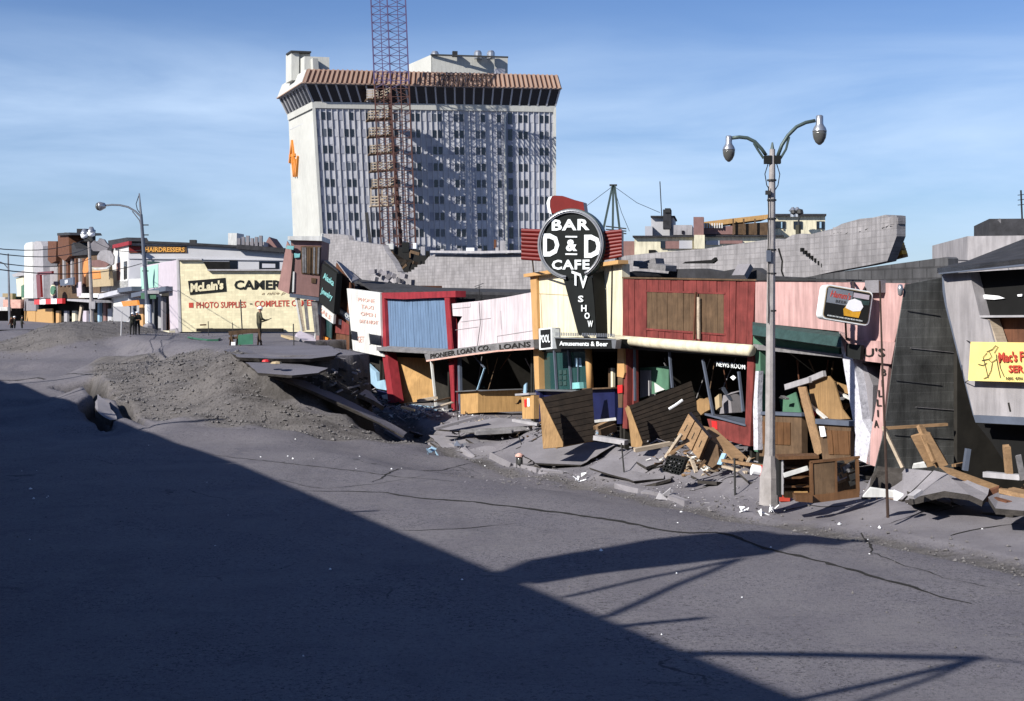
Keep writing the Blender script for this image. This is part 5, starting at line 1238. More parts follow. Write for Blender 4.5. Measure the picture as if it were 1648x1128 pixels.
part('chute', MB().beam(tv(590, 342, 5), tv(596, 392, 5), .5, .5), M['dark_metal'], to)

# ================================================================== BUILDINGS ON THE UNSETTLED STREET
def ub(px, py, s): return ons(px, py, s)     # walls that face us squarely across the street
SY_ = 117.0
o = thing('camera_shop', 'yellow block side wall painted with camera shop lettering', 'building', ons(292, 533, SY_))
NW = Vector((-.03, -1, 0)).normalized(); PW = ons(291, 534, SY_)
def yw(pts, d=0): return [onpl(x, y, PW + NW * d, NW) for x, y in pts]
part('wall', MB().prism(yw([(291, 534), (287, 418), (325, 418), (335, 435), (560, 435), (560, 534)]), D * .4), M['yellow_block'], o)
part('wall_edge', MB().prism(yw([(289, 534), (285.5, 417), (288, 417), (292, 534)], .05), D * .5), M['pale_concrete'], o)
part('coping', MB().beam(*yw([(287, 417.5), (326, 417.5)], .05), .5, .12).beam(*yw([(335, 434.5), (560, 434.5)], .05), .5, .12), M['pale_concrete'], o)
def ytext(s, px, py, h, wd, m, tilt=0, bold=.03, shear=0, spacing=1):
    a, b = yw([(px - wd / 2, py + tilt / 2), (px + wd / 2, py - tilt / 2)]); r = b - a; hh = h * a.y / F
    return text('lettering', s, (a + b) / 2, r, Z, NW, hh, M[m], o, bold=bold, wmax=r.length, lift=.03, shear=shear, spacing=spacing)
part('name_plate', MB().prism(yw([(302.5, 452), (362.5, 447), (364.5, 469), (306, 474.5)], .04), D * .04), M['sign_green_black'], o)
o_ = o
for s_, px, py, h, wd, m_, tl, bd, sh in (("McLain's", 333.5, 460.5, 15, 53, 'yellow_block', 5, .05, 0), ('CAMERA', 423, 458.5, 15.5, 92, 'sign_green_black', 0, .035, 0), ('a nice p', 440, 472.5, 6, 38, 'beige_print', 1, .0, .35),
                                   ('PHOTO SUPPLIES', 356, 490.5, 10, 80, 'red_print', 1, .015, 0), ('-', 404, 489, 1.5, 4, 'black_print', 0, .02, 0), ('COMPLETE CAMERA', 462, 488, 10, 104, 'red_print', 2, .015, 0)):
    c = ons(px, py, SY_ - .05); ytext(s_, px, py, h, wd, m_, tl, bd, sh)
for l_ in [q for q in bpy.data.objects if q.parent == o and q.name.startswith('lettering')][:1]:
    for v in l_.data.vertices: v.co += NW * .06
part('red_square', MB().prism(yw([(304, 487), (311, 487), (311, 495), (304, 495)], .03), D * .03), M['red_print'], o)
part('rubble_line', MB().beam(*yw([(318, 531), (455, 531)], .5), .8, .25), M['dark_soil_and_shade'], o)
part('low_timber', MB().beam(*yw([(322, 523), (332, 522.5)], .4), .1, .12), M['weathered'], o)
# wall returns along the street
part('street_front', MB().prism([ons(287, 418, SY_ + .4), ons(291, 534, SY_ + .4), ons(291, 534, SY_ + .4) + D * 5, ons(287, 418, SY_ + .4) + D * 5], U * .3), M['lilac'], o)

# grey building with the hairdressers' board: its near side wall faces us
SG = 148.0
o = thing('hairdressers_building', 'two storey grey boarded building with a white street front and an orange lettered board', 'building', ons(207, 536, SG))
PG = ons(207, 500, SG)
def gw(pts, d=0): return [onpl(x, y, PG + NW * d, NW) for x, y in pts]
part('side_wall', MB().prism(gw([(207, 389), (300, 392.5), (380, 397), (458, 403), (458, 536), (207, 536)]), D * .4), M['hotel_fin'], o)
part('roof_edge', MB().beam(*gw([(205, 388.5), (300, 392)], .1), .6, .22).beam(*gw([(300, 392), (382, 396.5)], .1), .6, .22).beam(*gw([(382, 397), (459, 403)], .3), .8, .45), M['roofing'], o)
part('sign_board', MB().prism(gw([(207, 395), (300, 396), (301, 406.5), (208, 407)], .1), D * .1), M['weathered'], o)
part('red_end', MB().prism(gw([(208, 396.5), (226, 396.8), (226, 406), (208, 406)], .12), D * .03), M['red_sign'], o)
a, b = gw([(234, 401.5), (298, 401.8)])
text('lettering', 'HAIRDRESSERS', (a + b) / 2, b - a, Z, NW, 7.5 * a.y / F, M['amber_print'], o, bold=.03, wmax=(b - a).length, lift=.16)
for pts, m_ in (([(210, 418), (235, 419), (235, 452), (208, 452)], 'hotel_panel'), ([(237, 420), (256, 421), (256, 432), (237, 430)], 'teal'), ([(369, 417), (382, 417.5), (382, 433), (370, 433)], 'window_glass'), ([(417, 421), (449, 421), (449, 433.5), (417, 433.5)], 'window_glass')):
    part('window', MB().prism(gw(pts, .06), D * .06), M[m_], o)
part('window_sash', MB().prism(gw([(422, 424), (443, 424.5), (443, 431), (422, 431)], .09), D * .03), M['hotel_panel'], o)
for yy in (415.5,): part('belt_course', MB().beam(*gw([(207, yy), (458, yy + 3)], .08), .15, .12), M['hotel_panel'], o)
# street front (plane p) left of it
pg = 21.3
def gf(pts, d=0): return fp(pts, pg - d)
part('street_wall', MB().prism(gf([(207, 389), (207, 536), (179, 538), (181, 394)]), U * .3), M['white_paint'], o)
part('cornice', MB().prism(gf([(207, 388), (207, 394), (181, 400), (181, 394)], .3), U * .3), M['red_frame'], o)
part('roof_edge', MB().prism(gf([(174, 387), (204, 382), (207, 388), (181, 394), (179, 408), (174, 410)], .2), U * 2), M['roofing'], o)
part('window', MB().prism(gf([(187, 424), (193, 422), (193, 450), (188, 452)], .05), U * .05), M['brown_stucco'], o)
part('window', MB().prism(gf([(199, 421), (204, 420), (204, 448), (199, 450)], .05), U * .05), M['window_glass'], o)
# other fronts along the street: plane p at pg, from px ~290 to the left, with a shared canopy
def shopfront(name, label, x0, x1, yt0, yt1, m, canopy=None, yb=538, cat='shop', extra=None, zcan=(470, 476)):
    """a front on the unsettled street: upper wall, canopy, dark glass below, sidewalls"""
    o = thing(name, label, cat, onp((x0 + x1) / 2, yb, pg))
    def Q(pts, d=0): return fp(pts, pg - d)
    part('upper_wall', MB().prism(Q([(x0, yt0), (x1, yt1), (x1, zcan[1]), (x0, zcan[0])]), U * .4), M[m], o)
    part('rear', MB().prism(Q([(x0, yt0 + 2), (x1, yt1 + 2), (x1, yb), (x0, yb)], -3), U * 5), M['interior_wall'], o)
    if canopy: part('canopy', MB().prism([onp(x0, zcan[0] - 2, pg), onp(x1, zcan[1] - 2, pg), onp(x1, zcan[1] + 5, pg), onp(x0, zcan[0] + 5, pg)], -U * 1.0), M[canopy], o)
    return o, Q
o, Q = shopfront('pastel_shop', 'long low front with mint and lilac upper panels, just left of the yellow wall', 228, 286, 428, 418, 'lilac', 'slate_trim', zcan=(474, 463))
part('mint_panel', MB().prism(Q([(234, 430), (254, 425), (254, 462), (235, 464)], .06), U * .06), M['mint'], o); part('mint_panel', MB().prism(Q([(226, 430), (233, 430), (234, 464), (227, 466)], .06), U * .06), M['mint'], o)
part('lilac_panel', MB().prism(Q([(255, 425), (279, 420), (280, 459), (255, 462)], .05), U * .05), M['lilac'], o)
for x, wd, m_ in ((259, 3, 'concrete'), (276, 3.5, 'slate_trim'), (284, 4, 'pale_concrete'), (247, 2, 'dark_metal'), (238, 2, 'dark_metal')):
    part('post', MB().prism(Q([(x, 478), (x + wd, 478), (x + wd, 534), (x, 534)], 0), U * .3), M[m_], o)
part('brick_pier', MB().prism(Q([(264, 505), (271, 505), (271, 533), (264, 533)], -.5), U * .3), M['brown_board'], o)
part('step', MB().prism(Q([(262, 532), (272, 532), (272, 536), (262, 536)], .9), U * 1), M['cream'], o); part('rubble', MB().prism(Q([(273, 530), (285, 528), (286, 536), (273, 536)], .4), U * 1), M['concrete'], o)
o, Q = shopfront('white_shop', 'white fronted shop under a dull blue canopy, right of the tall white front', 205, 229, 449, 448, 'white_paint', 'slate_trim', zcan=(466, 463))
part('yellow_sign', MB().prism(Q([(195, 485), (220, 483), (222, 491), (198, 493)], 1.2), U * .2), M['orange_enamel'], o)
for x, wd, m_ in ((224, 6, 'orange_post'), (213, 2, 'slate_trim'), (206, 2, 'slate_trim')): part('post', MB().prism(Q([(x, 490), (x + wd, 490), (x + wd, 534), (x, 534)], 0), U * .3), M[m_], o)
o, Q = shopfront('pale_blue_shop', 'pale blue shop front with tall dark windows under the hairdressers front', 172, 207, 453, 452, 'hotel_fin', 'hotel_panel', zcan=(476, 468))
for x in (185, 190, 195, 200): part('mullion', MB().prism(Q([(x, 494), (x + 1.6, 494), (x + 1.6, 530), (x, 530)], .05), U * .2), M['pale_blue'], o)
part('display_board', MB().prism(Q([(186, 497), (206, 497), (206, 514), (187, 515)], .1), U * .1), M['hotel_panel'], o)
part('door_post', MB().prism(Q([(173, 497), (183, 496), (183, 532), (174, 533)], 0), U * .3), M['hotel_fin'], o)
o, Q = shopfront('mural_shop', 'shop with a big white painted figure sign above a white canopy', 140, 174, 412, 410, 'weathered', 'white_paint', yb=537, zcan=(474, 474))
# big painted sign: plain generic shapes (a white shirted chef like figure is simplified to a plain white dome and a brown bun)
part('sign_board', MB().prism(Q([(146, 430), (176, 428), (178, 460), (147, 462)], 1.0), U * .3), M['beige_print'], o)
YM = 150.0
def mq(pts, d=0): return [at(x, y, YM - d) for x, y in pts]
EY = Vector((0, .5, 0))
part('grey_shape', MB().prism(mq([(147, 400), (146, 392), (151, 387), (157, 388), (160, 383), (167, 385), (171, 391), (176, 396), (172, 402), (160, 404), (150, 404)]), EY), M['concrete'], o)
part('white_shape', MB().prism(mq([(157, 424), (156, 412), (161, 404), (170, 402), (178, 404), (183, 413), (182, 425), (176, 428), (166, 422)], .3), EY), M['pale_concrete'], o, 'rounded white cut-out shape')
part('brown_shape', MB().prism(mq([(145, 425), (148, 419), (158, 418), (168, 421), (175, 425), (170, 430), (152, 430)], .7), EY), M['brown_stucco'], o)
part('white_rim', MB().prism(mq([(146, 430), (152, 431), (170, 430), (177, 427), (172, 433), (153, 434)], .8), EY), M['white_paint'], o)
part('yellow_panel', MB().prism(Q([(148, 436), (160, 436), (161, 448), (149, 449)], 1.1), U * .1), M['orange_enamel'], o)
part('pale_panel', MB().prism(Q([(163, 452), (176, 450), (176, 468), (163, 470)], .2), U * .2), M['pale_concrete'], o)
part('yellow_arrow', MB().prism(Q([(135, 420), (141, 414), (142, 436), (136, 446), (133, 436)], 1.2), U * .2), M['orange_enamel'], o)
for x, wd, m_ in ((143, 3, 'slate_trim'), (157, 3, 'pale_blue'), (166, 4, 'brown_stucco')): part('post', MB().prism(Q([(x, 486), (x + wd, 486), (x + wd, 533), (x, 533)], 0), U * .3), M[m_], o)
o, Q = shopfront('timber_gabled_shop', 'dark timbered row with two tall brown gables and heavy shadows', 92, 141, 405, 402, 'weathered', None, yb=537, zcan=(480, 480))
part('gable', MB().prism(Q([(93, 378), (104, 374), (110, 376), (112, 412), (104, 420), (93, 412)], .8), U * 3), M['brown_board'], o)
part('gable', MB().prism(Q([(77, 388), (91, 388), (90, 420), (82, 424), (77, 418)], .8), U * 3), M['brown_board'], o)
part('gable_roof', MB().prism(Q([(92, 375), (111, 374), (113, 378), (92, 379)], 1.2), U * 4), M['dark_metal'], o)
part('roof_mass', MB().prism(Q([(111, 398), (118, 390), (122, 400), (140, 402), (140, 410), (112, 412)], .5), U * 3), M['roofing'], o)
for i in range(7): part('pier', MB().prism(Q([(94 + i * 6.4, 416), (96.5 + i * 6.4, 416), (97 + i * 6.4, 460), (94.5 + i * 6.4, 461)], .25), U * .3), M['grey_stucco' if i % 2 else 'brown_board'], o)
part('dark_sign', MB().prism(Q([(96, 450), (118, 446), (118, 458), (97, 460)], 1.6), U * .2), M['slate_trim'], o)
wt = onp(107, 453, pg - 1.65); text('lettering', 'ELLEN', wt, -D, Z, -U, .45, M['snow_white'], o, bold=.02, wmax=3.4, lift=.03)
part('round_sign', MB().prism([onp(84, 467, pg - 1.8) + D * (3.0 * math.cos(a)) + Z * (.62 * math.sin(a)) for a in [i * math.pi / 8 for i in range(16)]], U * .2), M['green_paint'], o)
part('round_sign_rim', MB().prism([onp(84, 467, pg - 1.7) + D * (3.3 * math.cos(a)) + Z * (.78 * math.sin(a)) for a in [i * math.pi / 8 for i in range(16)]], U * .2), M['cream'], o)
part('canopy', MB().prism([onp(108, 481, pg - 2.4), onp(146, 483, pg - 2.4), onp(146, 487, pg - 2.4), onp(108, 484, pg - 2.4)], U * 2.4), M['pale_concrete'], o)
part('white_poster', MB().prism(Q([(123, 455), (130, 453), (131, 476), (124, 477)], 1), U * .1), M['lilac'], o)
for x, wd, m_ in ((90, 5, 'orange_post'), (103, 5, 'pale_concrete'), (116, 5, 'cream'), (133, 6, 'lilac')): part('post', MB().prism(Q([(x, 500), (x + wd, 500), (x + wd, 533), (x, 533)], 0), U * .3), M[m_], o)
single('leaning_board', MB().beam(onp(126, 533, pg - 1.5), onp(132, 492, pg - 1.2), .25, .7), M['pale_lumber'], 'pale plank leaning against the dark timbered row', 'board')
o, Q = shopfront('red_sign_store', 'shop with a tall red sign and red and white striped awning board', 56, 93, 430, 428, 'grey_stucco', None, yb=536, zcan=(490, 488))
part('red_blade', MB().prism(Q([(58, 442), (64, 440), (66, 478), (60, 480)], 2.4), U * .3), M['red_sign'], o)
part('red_bar', MB().prism(Q([(60, 438), (83, 436), (83, 441), (60, 443)], 2.4), U * .3), M['red_sign'], o)
for i in range(5): part('awning_stripe', MB().prism(Q([(55 + i * 9, 482 + i * -.4), (64 + i * 9, 481.6 - i * .4), (64 + i * 9, 490 - i * .4), (55 + i * 9, 490 - i * .4)], 2), U * .4), M['red_plastic' if i % 2 == 0 else 'snow_white'], o)
part('plywood_boarding', MB().prism(Q([(54, 499), (84, 496), (85, 528), (55, 532)], .3), U * .2), M['ochre'], o)
o, Q = shopfront('white_pylon_building', 'tall white rounded pylon front, leftmost tall building of the street', 40, 58, 396, 394, 'white_paint', None, yb=534, zcan=(480, 480))
part('pylon', MB().prism(Q([(39, 480), (39, 395), (42, 391), (52, 389), (53, 480)], 1.2), U * 6), M['white_paint'], o)
part('pylon', MB().prism(Q([(54, 480), (54, 390), (58, 388), (66, 389), (69, 396), (70, 480)], 1.0), U * 6), M['pale_concrete'], o)
part('grey_base', MB().prism(Q([(33, 482), (58, 480), (58, 500), (33, 500)], .5), U * .4), M['concrete'], o)
part('brown_base', MB().prism(Q([(34, 500), (57, 498), (57, 528), (34, 528)], .4), U * .3), M['ochre'], o)
part('low_wing', MB().prism(Q([(26, 448), (38, 444), (38, 482), (28, 482)], .5), U * 4), M['cream'], o)
part('wing_roof', MB().prism(Q([(19, 442), (37, 435), (38, 443), (22, 446)], 1.0), U * 4), M['pale_concrete'], o)
part('window', MB().prism(Q([(34, 460), (38, 458), (38, 478), (34, 479)], .55), U * .1), M['green_paint'], o)
o = thing('low_far_shops', 'low far shops with red and white awnings at the left edge', 'shops', at(10, 535, 260))
for i, (x0, x1, y0, y1, m_, Y) in enumerate(((-30, 34, 496, 534, 'interior_wall', 262), (-30, 8, 478, 500, 'hotel_fin', 259), (5, 33, 482, 496, 'faded_red', 256), (4, 20, 472, 484, 'beige_print', 264), (-30, 12, 494, 500, 'white_paint', 252), (18, 33, 477, 484, 'teal', 266))):
    part('wall' if i == 0 else 'awning_board', MB().prism([at(x0, y0, Y), at(x1, y0, Y), at(x1, y1, Y), at(x0, y1, Y)], Vector((0, 2 + (i == 0) * 5, 0))), M[m_], o)
# things on the far roofs
for x, y, h, wd, m_, lb in ((131, 368, 34, 15, 'roofing', 'dark square rooftop tank behind the twin lamp'), (374, 375, 22, 14, 'white_paint', 'white rooftop box with a dark side, above the hairdressers building')):
    a = at(x - wd / 2, y, 190); single('rooftop_tank', MB().prism([a, at(x + wd / 2, y, 190), at(x + wd / 2, y + h, 190), at(x - wd / 2, y + h, 190)], Vector((.4, 3, 0))), M[m_], lb, 'tank')
mb = MB().prism([at(423, 398, 175), at(433, 381, 175), at(447, 400, 175)], Vector((0, 6, 0)))
single('gable_roof_top', mb, M['brown_stucco'], 'small brown gable poking up right of the rooftop chimneys', 'roof')
mb = MB().prism([at(392, 399, 172), at(392, 389, 172), at(425, 389, 172), at(425, 399, 172)], Vector((0, 4, 0)))
o = thing('far_roof_parapet', 'pale far parapet with a row of little chimneys over the grey wall', 'parapet', at(408, 399, 172)); part('parapet', mb, M['pale_concrete'], o)
for i in range(6): part('chimney', MB().box(at(385 + i * 7, 390, 171), Vector((.18, 0, 0)), Vector((0, .3, 0)), Vector((0, 0, .5 + .15 * (i % 3)))), M['concrete'], o)
single('vent_pipe_top', MB().box(at(311, 389.5, 145), Vector((.32, 0, 0)), Vector((0, .3, 0)), Vector((0, 0, .22))), M['dark_metal'], 'little dark vent on the roof line above the yellow wall', 'vent')

# ================================================================== PALE BUILDING BEHIND THE BROKEN WALL
o = thing('stepped_apartment_building', 'pale stepped apartment building with chimneys and a boarded balcony, behind the broken block wall', 'building', at(1150, 480, 130))
def bb(name, x0, x1, y0, y1, Y, dep, m, tilt=0): 
    part(name, MB().prism([at(x0, y0, Y), at(x1, y0 + tilt, Y), at(x1, y1, Y), at(x0, y1, Y)], Vector((dep * .15, dep, 0))), M[m], o)
bb('wall', 1021, 1260, 381, 420, 130, 8, 'cream'); bb('wall', 1000, 1022, 388, 420, 132, 6, 'brown_stucco')
bb('roof_line', 1018, 1120, 379, 381.5, 129.6, 9, 'roofing'); bb('roof_line', 1116, 1262, 378, 380.5, 129.6, 9, 'roofing')
bb('penthouse', 1048, 1084, 349, 380, 136, 6, 'hotel_fin'); bb('penthouse_cap', 1047, 1086, 347, 349.5, 135.6, 6.5, 'roofing'); bb('penthouse_wing', 1038, 1050, 364, 380, 135, 6, 'hotel_panel')
bb('chimney', 1067, 1080, 337, 368, 134, 1.5, 'roofing'); bb('chimney_cap', 1070, 1079, 335, 342, 133.9, 1.4, 'dark_metal'); bb('wall_strip', 1084, 1114, 362, 378, 134, 5, 'pale_concrete'); bb('window', 1097, 1101, 371, 376, 133.9, .2, 'window_glass')
bb('chimney', 1116, 1132.5, 349, 378, 128.6, 2, 'brown_stucco'); bb('chimney_base', 1117, 1134, 378, 400, 128.5, 2, 'cream')
for x0, x1, y0, y1, m_ in ((1063, 1071, 388, 399, 'window_glass'), (1071, 1093, 388, 400, 'brown_stucco'), (1093, 1114, 387, 400, 'hotel_panel'), (1136, 1158, 387, 394, 'hotel_panel'), (1159, 1195, 387, 392, 'brown_stucco'), (1044, 1055, 402, 407, 'interior')):
    bb('window', x0, x1, y0, y1, 129.8, .3, m_)
bb('upper_wall', 1247, 1328, 347, 382, 133, 6, 'cream'); bb('upper_roof', 1246, 1330, 344, 347, 132.6, 7, 'roofing')
for x0, x1 in ((1247, 1264), (1277, 1291), (1314, 1327)): bb('window', x0, x1, 356, 367 if x0 < 1270 else 368, 132.9, .3, 'window_glass')
for x0, x1 in ((1319, 1322), (1257, 1259)): bb('curtain', x0, x1, 357, 367, 132.7, .1, 'pale_blue')
part('balcony_front', MB().prism([at(1180, 361, 131), at(1240, 357, 131), at(1240, 378, 131), at(1182, 377, 131)], Vector((0, 2, 0))), M['weathered'], o)
part('balcony_front', MB().prism([at(1133, 366, 131), at(1180, 363, 131), at(1182, 377, 131), at(1133, 377, 131)], Vector((0, 2, 0))), M['brown_stucco'], o)
part('balcony_roof', MB().prism([at(1133, 357, 131), at(1165, 353, 131), at(1236, 345, 131), at(1236, 352, 131), at(1165, 361, 131), at(1133, 366, 131)], Vector((0, 4, 0))), M['ochre'], o)
for i in range(8): part('rail_post', MB().beam(at(1134 + i * 4, 359, 130.8), at(1134 + i * 4, 367, 130.8), .1), M['white_paint'], o)
for x in (1180, 1197, 1215): part('balcony_post', MB().beam(at(x, 352, 130.7), at(x, 378, 130.7), .12), M['weathered'], o)
for x in (1276, 1283): part('roof_vent', MB().lathe([(.25, -.4), (.25, .1), (.4, .15), (.1, .5)], at(x, 342, 131), n=8), M['silver'], o)
# light mast with floodlight
mb = MB().tube([at(1286, 450, 58), at(1284.5, 362, 58)], .11, 8)
single('wooden_utility_pole', mb, M['wood_pole'], 'dark green wooden pole standing behind the pink front, in front of the broken wall', 'pole')
mb = MB().tube([at(1285, 362, 90), at(1286, 342, 90)], .06, 6).tube([at(1286, 344, 90), at(1277, 342, 90)], .04, 5).lathe([(.0, -.2), (.25, -.1), (.2, .15), (0, .2)], at(1287, 341, 90), n=8).lathe([(.0, -.15), (.2, -.05), (.15, .15), (0, .15)], at(1277, 342, 90), n=8)
single('floodlight_mast', mb, M['dark_metal'], 'small dark floodlight mast above the wooden pole, by the apartment windows', 'light')
mb = MB().tube([at(1065, 350, 140), at(1062, 292, 140)], .05, 5)
single('roof_aerial', mb, M['wire'], 'thin aerial rising above the chimney of the apartment building', 'aerial')
# guyed tripod mast behind the round sign
o = thing('tripod_mast', 'thin black tripod mast with guy wires, right of the round sign', 'mast', at(988, 425, 62))
for a_, b_ in (((986, 298), (970, 374)), ((989, 298), (998, 376)), ((987, 298), (986, 378))): part('leg', MB().beam(at(*a_, 62), at(*b_, 62), .09), M['green_steel'], o)
part('leg', MB().beam(at(998, 374, 62), at(1004, 430, 62), .1), M['dark_metal'], o)
part('top_bar', MB().beam(at(981, 298, 62), at(993, 298, 62), .08), M['dark_metal'], o)
for b_ in ((905, 350), (1062, 342), (1013, 372)): part('guy_wire', MB().tube([at(987, 299, 62), at(987, 299, 62).lerp(at(*b_, 64), .5) - Z * .15, at(*b_, 64)], .012, 4), M['wire'], o)
for i in range(3): part('crossarm', MB().beam(at(975, 364 + i * 5, 62), at(1008, 368 + i * 4, 62), .05), M['dark_metal'], o)
# ================================================================== STREET FURNITURE
def egg(c, s_, top_m, bot_m, parent, name='lamp_head'):
    hd = part(name, MB().lathe([(.09 * s_, .56 * s_), (.13 * s_, .53 * s_), (.135 * s_, .26 * s_), (.15 * s_, .20 * s_), (.22 * s_, .10 * s_), (.258 * s_, 0), (.262 * s_, -.04 * s_)], c, n=20), M['silver'], parent, smooth=True)
    part('lamp_globe', MB().lathe([(.252 * s_, -.03 * s_), (.256 * s_, -.12 * s_), (.225 * s_, -.28 * s_), (.15 * s_, -.43 * s_), (.05 * s_, -.52 * s_), (.0, -.53 * s_)], c, n=20), M['lamp_glass'], hd, smooth=True)
YL = 35.4
o = thing('twin_street_lamp', 'tall concrete street lamp with two curved arms, in front of the pink shop', 'street lamp', at(1240, 806, YL))
pl = [(1243, 240), (1242.5, 300), (1241.5, 400), (1240.5, 500), (1240, 600), (1239.5, 700), (1239, 735)]
part('pole', MB().tube([at(*q, YL) for q in pl], [.07, .085, .10, .11, .118, .125, .135], 10), M['pole_concrete'], o, smooth=False)
part('pole_base', MB().tube([at(1239, 733, YL), at(1238.5, 750, YL), at(1238, 768, YL), at(1238, 812, YL)], [.14, .17, .235, .25], 8), M['pole_concrete'], o)
part('finial', MB().tube([at(1243, 240, YL), at(1243, 229, YL)], [.05, .02], 8), M['green_steel'], o)
for side, hx, hy, pts in ((-1, 1173, 240, [(1233, 250), (1226, 240), (1215, 228), (1203, 222), (1190, 220.5), (1178, 222)]), (1, 1319, 210, [(1252, 250), (1258, 234), (1268, 218), (1282, 204), (1297, 197), (1312, 194)])):
    P_ = [at(*q, YL) for q in pts]
    part('arm', MB().tube(P_, .045, 8), M['green_steel'], o, smooth=True)
    q2 = [(pts[0][0] + side * 4, 255)] + [((pts[0][0] + side * 4) * .5 + pts[2][0] * .5 + side * 3, 240), (pts[2][0] + side * 2, pts[2][1] + 2)]
    part('arm_brace', MB().tube([at(*q, YL) for q in q2], .03, 6), M['green_steel'], o)
    egg(at(hx, hy if side < 0 else 210, YL), .60 if side < 0 else .68, None, None, o)
    part('bracket', MB().box(at(1243 + side * 7.5, 257, YL), Vector((.085, 0, 0)), Vector((0, .09, 0)), Vector((0, 0, .10))), M['black_paint'], o)
    part('loose_wire', MB().tube([at(1243 + side * 7, 264, YL), at(1243 + side * 12, 280, YL), at(1243 + side * 9, 298, YL), at(1243 + side * 3, 308, YL)], .012, 4), M['wire'], o)
for y in (290, 322, 352, 402, 440, 500): part('strap', MB().lathe([(.118, -.02), (.118, .02)], at(1242, y, YL), n=10), M['dark_metal'], o)
part('side_cable', MB().tube([at(1237 - (i % 2) * .8, 300 + i * 20, YL - .12) for i in range(12)], .014, 4), M['wire'], o)
part('small_box', MB().box(at(1236, 310, YL - .1), Vector((.06, 0, 0)), Vector((0, .05, 0)), Vector((0, 0, .05))), M['dark_metal'], o)
part('small_box', MB().box(at(1237, 412, YL - .1), Vector((.05, 0, 0)), Vector((0, .05, 0)), Vector((0, 0, .14))), M['slate_trim'], o)
# lamp beyond the gap, single arm
Yq = 104
o = thing('single_arm_street_lamp', 'street lamp with one long curved arm, in front of the white and grey shops', 'street lamp', at(240, 540, Yq))
part('pole', MB().tube([at(227, 345, Yq), at(231, 400, Yq), at(236, 470, Yq), at(238, 500, Yq), at(239.5, 522, Yq)], [.11, .14, .17, .19, .2], 8), M['slate_trim'], o)
part('pole_base', MB().tube([at(239.5, 520, Yq), at(240, 524, Yq), at(240, 541, Yq)], [.24, .45, .47], 8), M['concrete'], o)
part('top_spike', MB().tube([at(227, 346, Yq), at(224, 311, Yq)], [.09, .05], 6), M['steel'], o); part('loop_wire', MB().tube([at(224, 313, Yq), at(219, 328, Yq), at(221, 337, Yq), at(226, 344, Yq)], .03, 4), M['wire'], o)
part('arm', MB().tube([at(*q, Yq) for q in ((228, 350), (218, 340), (206, 333), (193, 330), (180, 329.5), (165, 331))], .07, 6), M['steel'], o); part('arm_brace', MB().tube([at(*q, Yq) for q in ((229, 370), (224, 354), (213, 340))], .04, 5), M['steel'], o)
hd = part('lamp_head', MB().lathe([(.05, .45), (.2, .42), (.32, .1), (.34, 0)], at(160, 332, Yq), axis=Vector((1, 0, .12)).normalized(), n=12), M['silver'], o, smooth=True)
part('lamp_globe', MB().lathe([(.33, 0), (.25, -.2), (.05, -.3)], at(160, 332, Yq), axis=Vector((1, 0, .12)).normalized(), n=12), M['lamp_glass'], hd, smooth=True)
for y in (362, 378, 436): part('crossarm', MB().beam(at(229, y, Yq), at(239, y, Yq), .08), M['dark_metal'], o)
part('street_sign', MB().box(at(239, 476, Yq), Vector((.55, 0, 0)), Vector((0, .03, 0)), Vector((0, 0, .22))), M['green_paint'], o); part('street_sign', MB().box(at(245, 470, Yq - .1), Vector((.5, 0, 0)), Vector((0, .03, 0)), Vector((0, 0, .12))), M['pale_concrete'], o)
part('white_band', MB().tube([at(238, 490, Yq), at(239, 520, Yq)], [.23, .24], 8), M['snow_white'], o)
Yr = 126
o = thing('far_twin_street_lamp', 'far street lamp with two round silvery heads and a white box on its pole', 'street lamp', at(150, 536, Yr))
part('pole', MB().tube([at(143, 385, Yr), at(146, 450, Yr), at(149, 536, Yr)], [.13, .16, .2], 8), M['pole_concrete'], o); part('pole_base', MB().tube([at(149, 518, Yr), at(149.5, 524, Yr), at(149.5, 537, Yr)], [.25, .42, .45], 8), M['concrete'], o)
for x, y in ((136, 377), (147, 374)):
    hd = part('lamp_head', MB().lathe([(.15, .5), (.35, .1), (.38, 0)], at(x, y, Yr), n=12), M['silver'], o, smooth=True); part('lamp_globe', MB().lathe([(.36, 0), (.28, -.3), (.02, -.42)], at(x, y, Yr), n=12), M['snow_white'], hd, smooth=True)
part('bracket', MB().box(at(142, 385, Yr), Vector((.35, 0, 0)), Vector((0, .15, 0)), Vector((0, 0, .18))), M['dark_metal'], o); part('box', MB().box(at(148.5, 491, Yr - .3), Vector((.26, 0, 0)), Vector((0, .1, 0)), Vector((0, 0, .34))), M['pale_concrete'], o)
Ys = 190
o = thing('far_lamp_pole', 'thin distant lamp pole with an arm at the left edge', 'street lamp', at(15, 536, Ys)); part('pole', MB().tube([at(13, 408, Ys), at(16, 536, Ys)], [.1, .2], 6), M['steel'], o); part('arm', MB().tube([at(13, 432, Ys), at(6, 424, Ys), at(-6, 419, Ys)], .07, 5), M['steel'], o)
# overhead wires
for i, (a_, b_, c_) in enumerate((((-30, 404, 60), (145, 398, Yr), 'wire from the left edge to the top of the far twin lamp'), ((-30, 430, 60), (228, 424, Yq), 'wire from the left edge to the single armed lamp'), ((-30, 418, 62), (146, 416, Yr), 'middle wire running in from the left edge'), ((-30, 397, 64), (140, 384, Yr), 'top wire running in from the left edge'), ((146, 384, Yr), (230, 402, Yq), 'wire between the far twin lamp and the single armed lamp'), ((1525, 415, 44), (1640, 372, 60), 'drooping wire left of the black upper storey'))):
    A = at(*a_); B_ = at(*b_); single('overhead_wire', MB().tube([A.lerp(B_, k / 8) - Z * (.5 * 4 * (k / 8) * (1 - k / 8)) for k in range(9)], .025 if i < 5 else .015, 4), M['wire'], c_, 'wire')
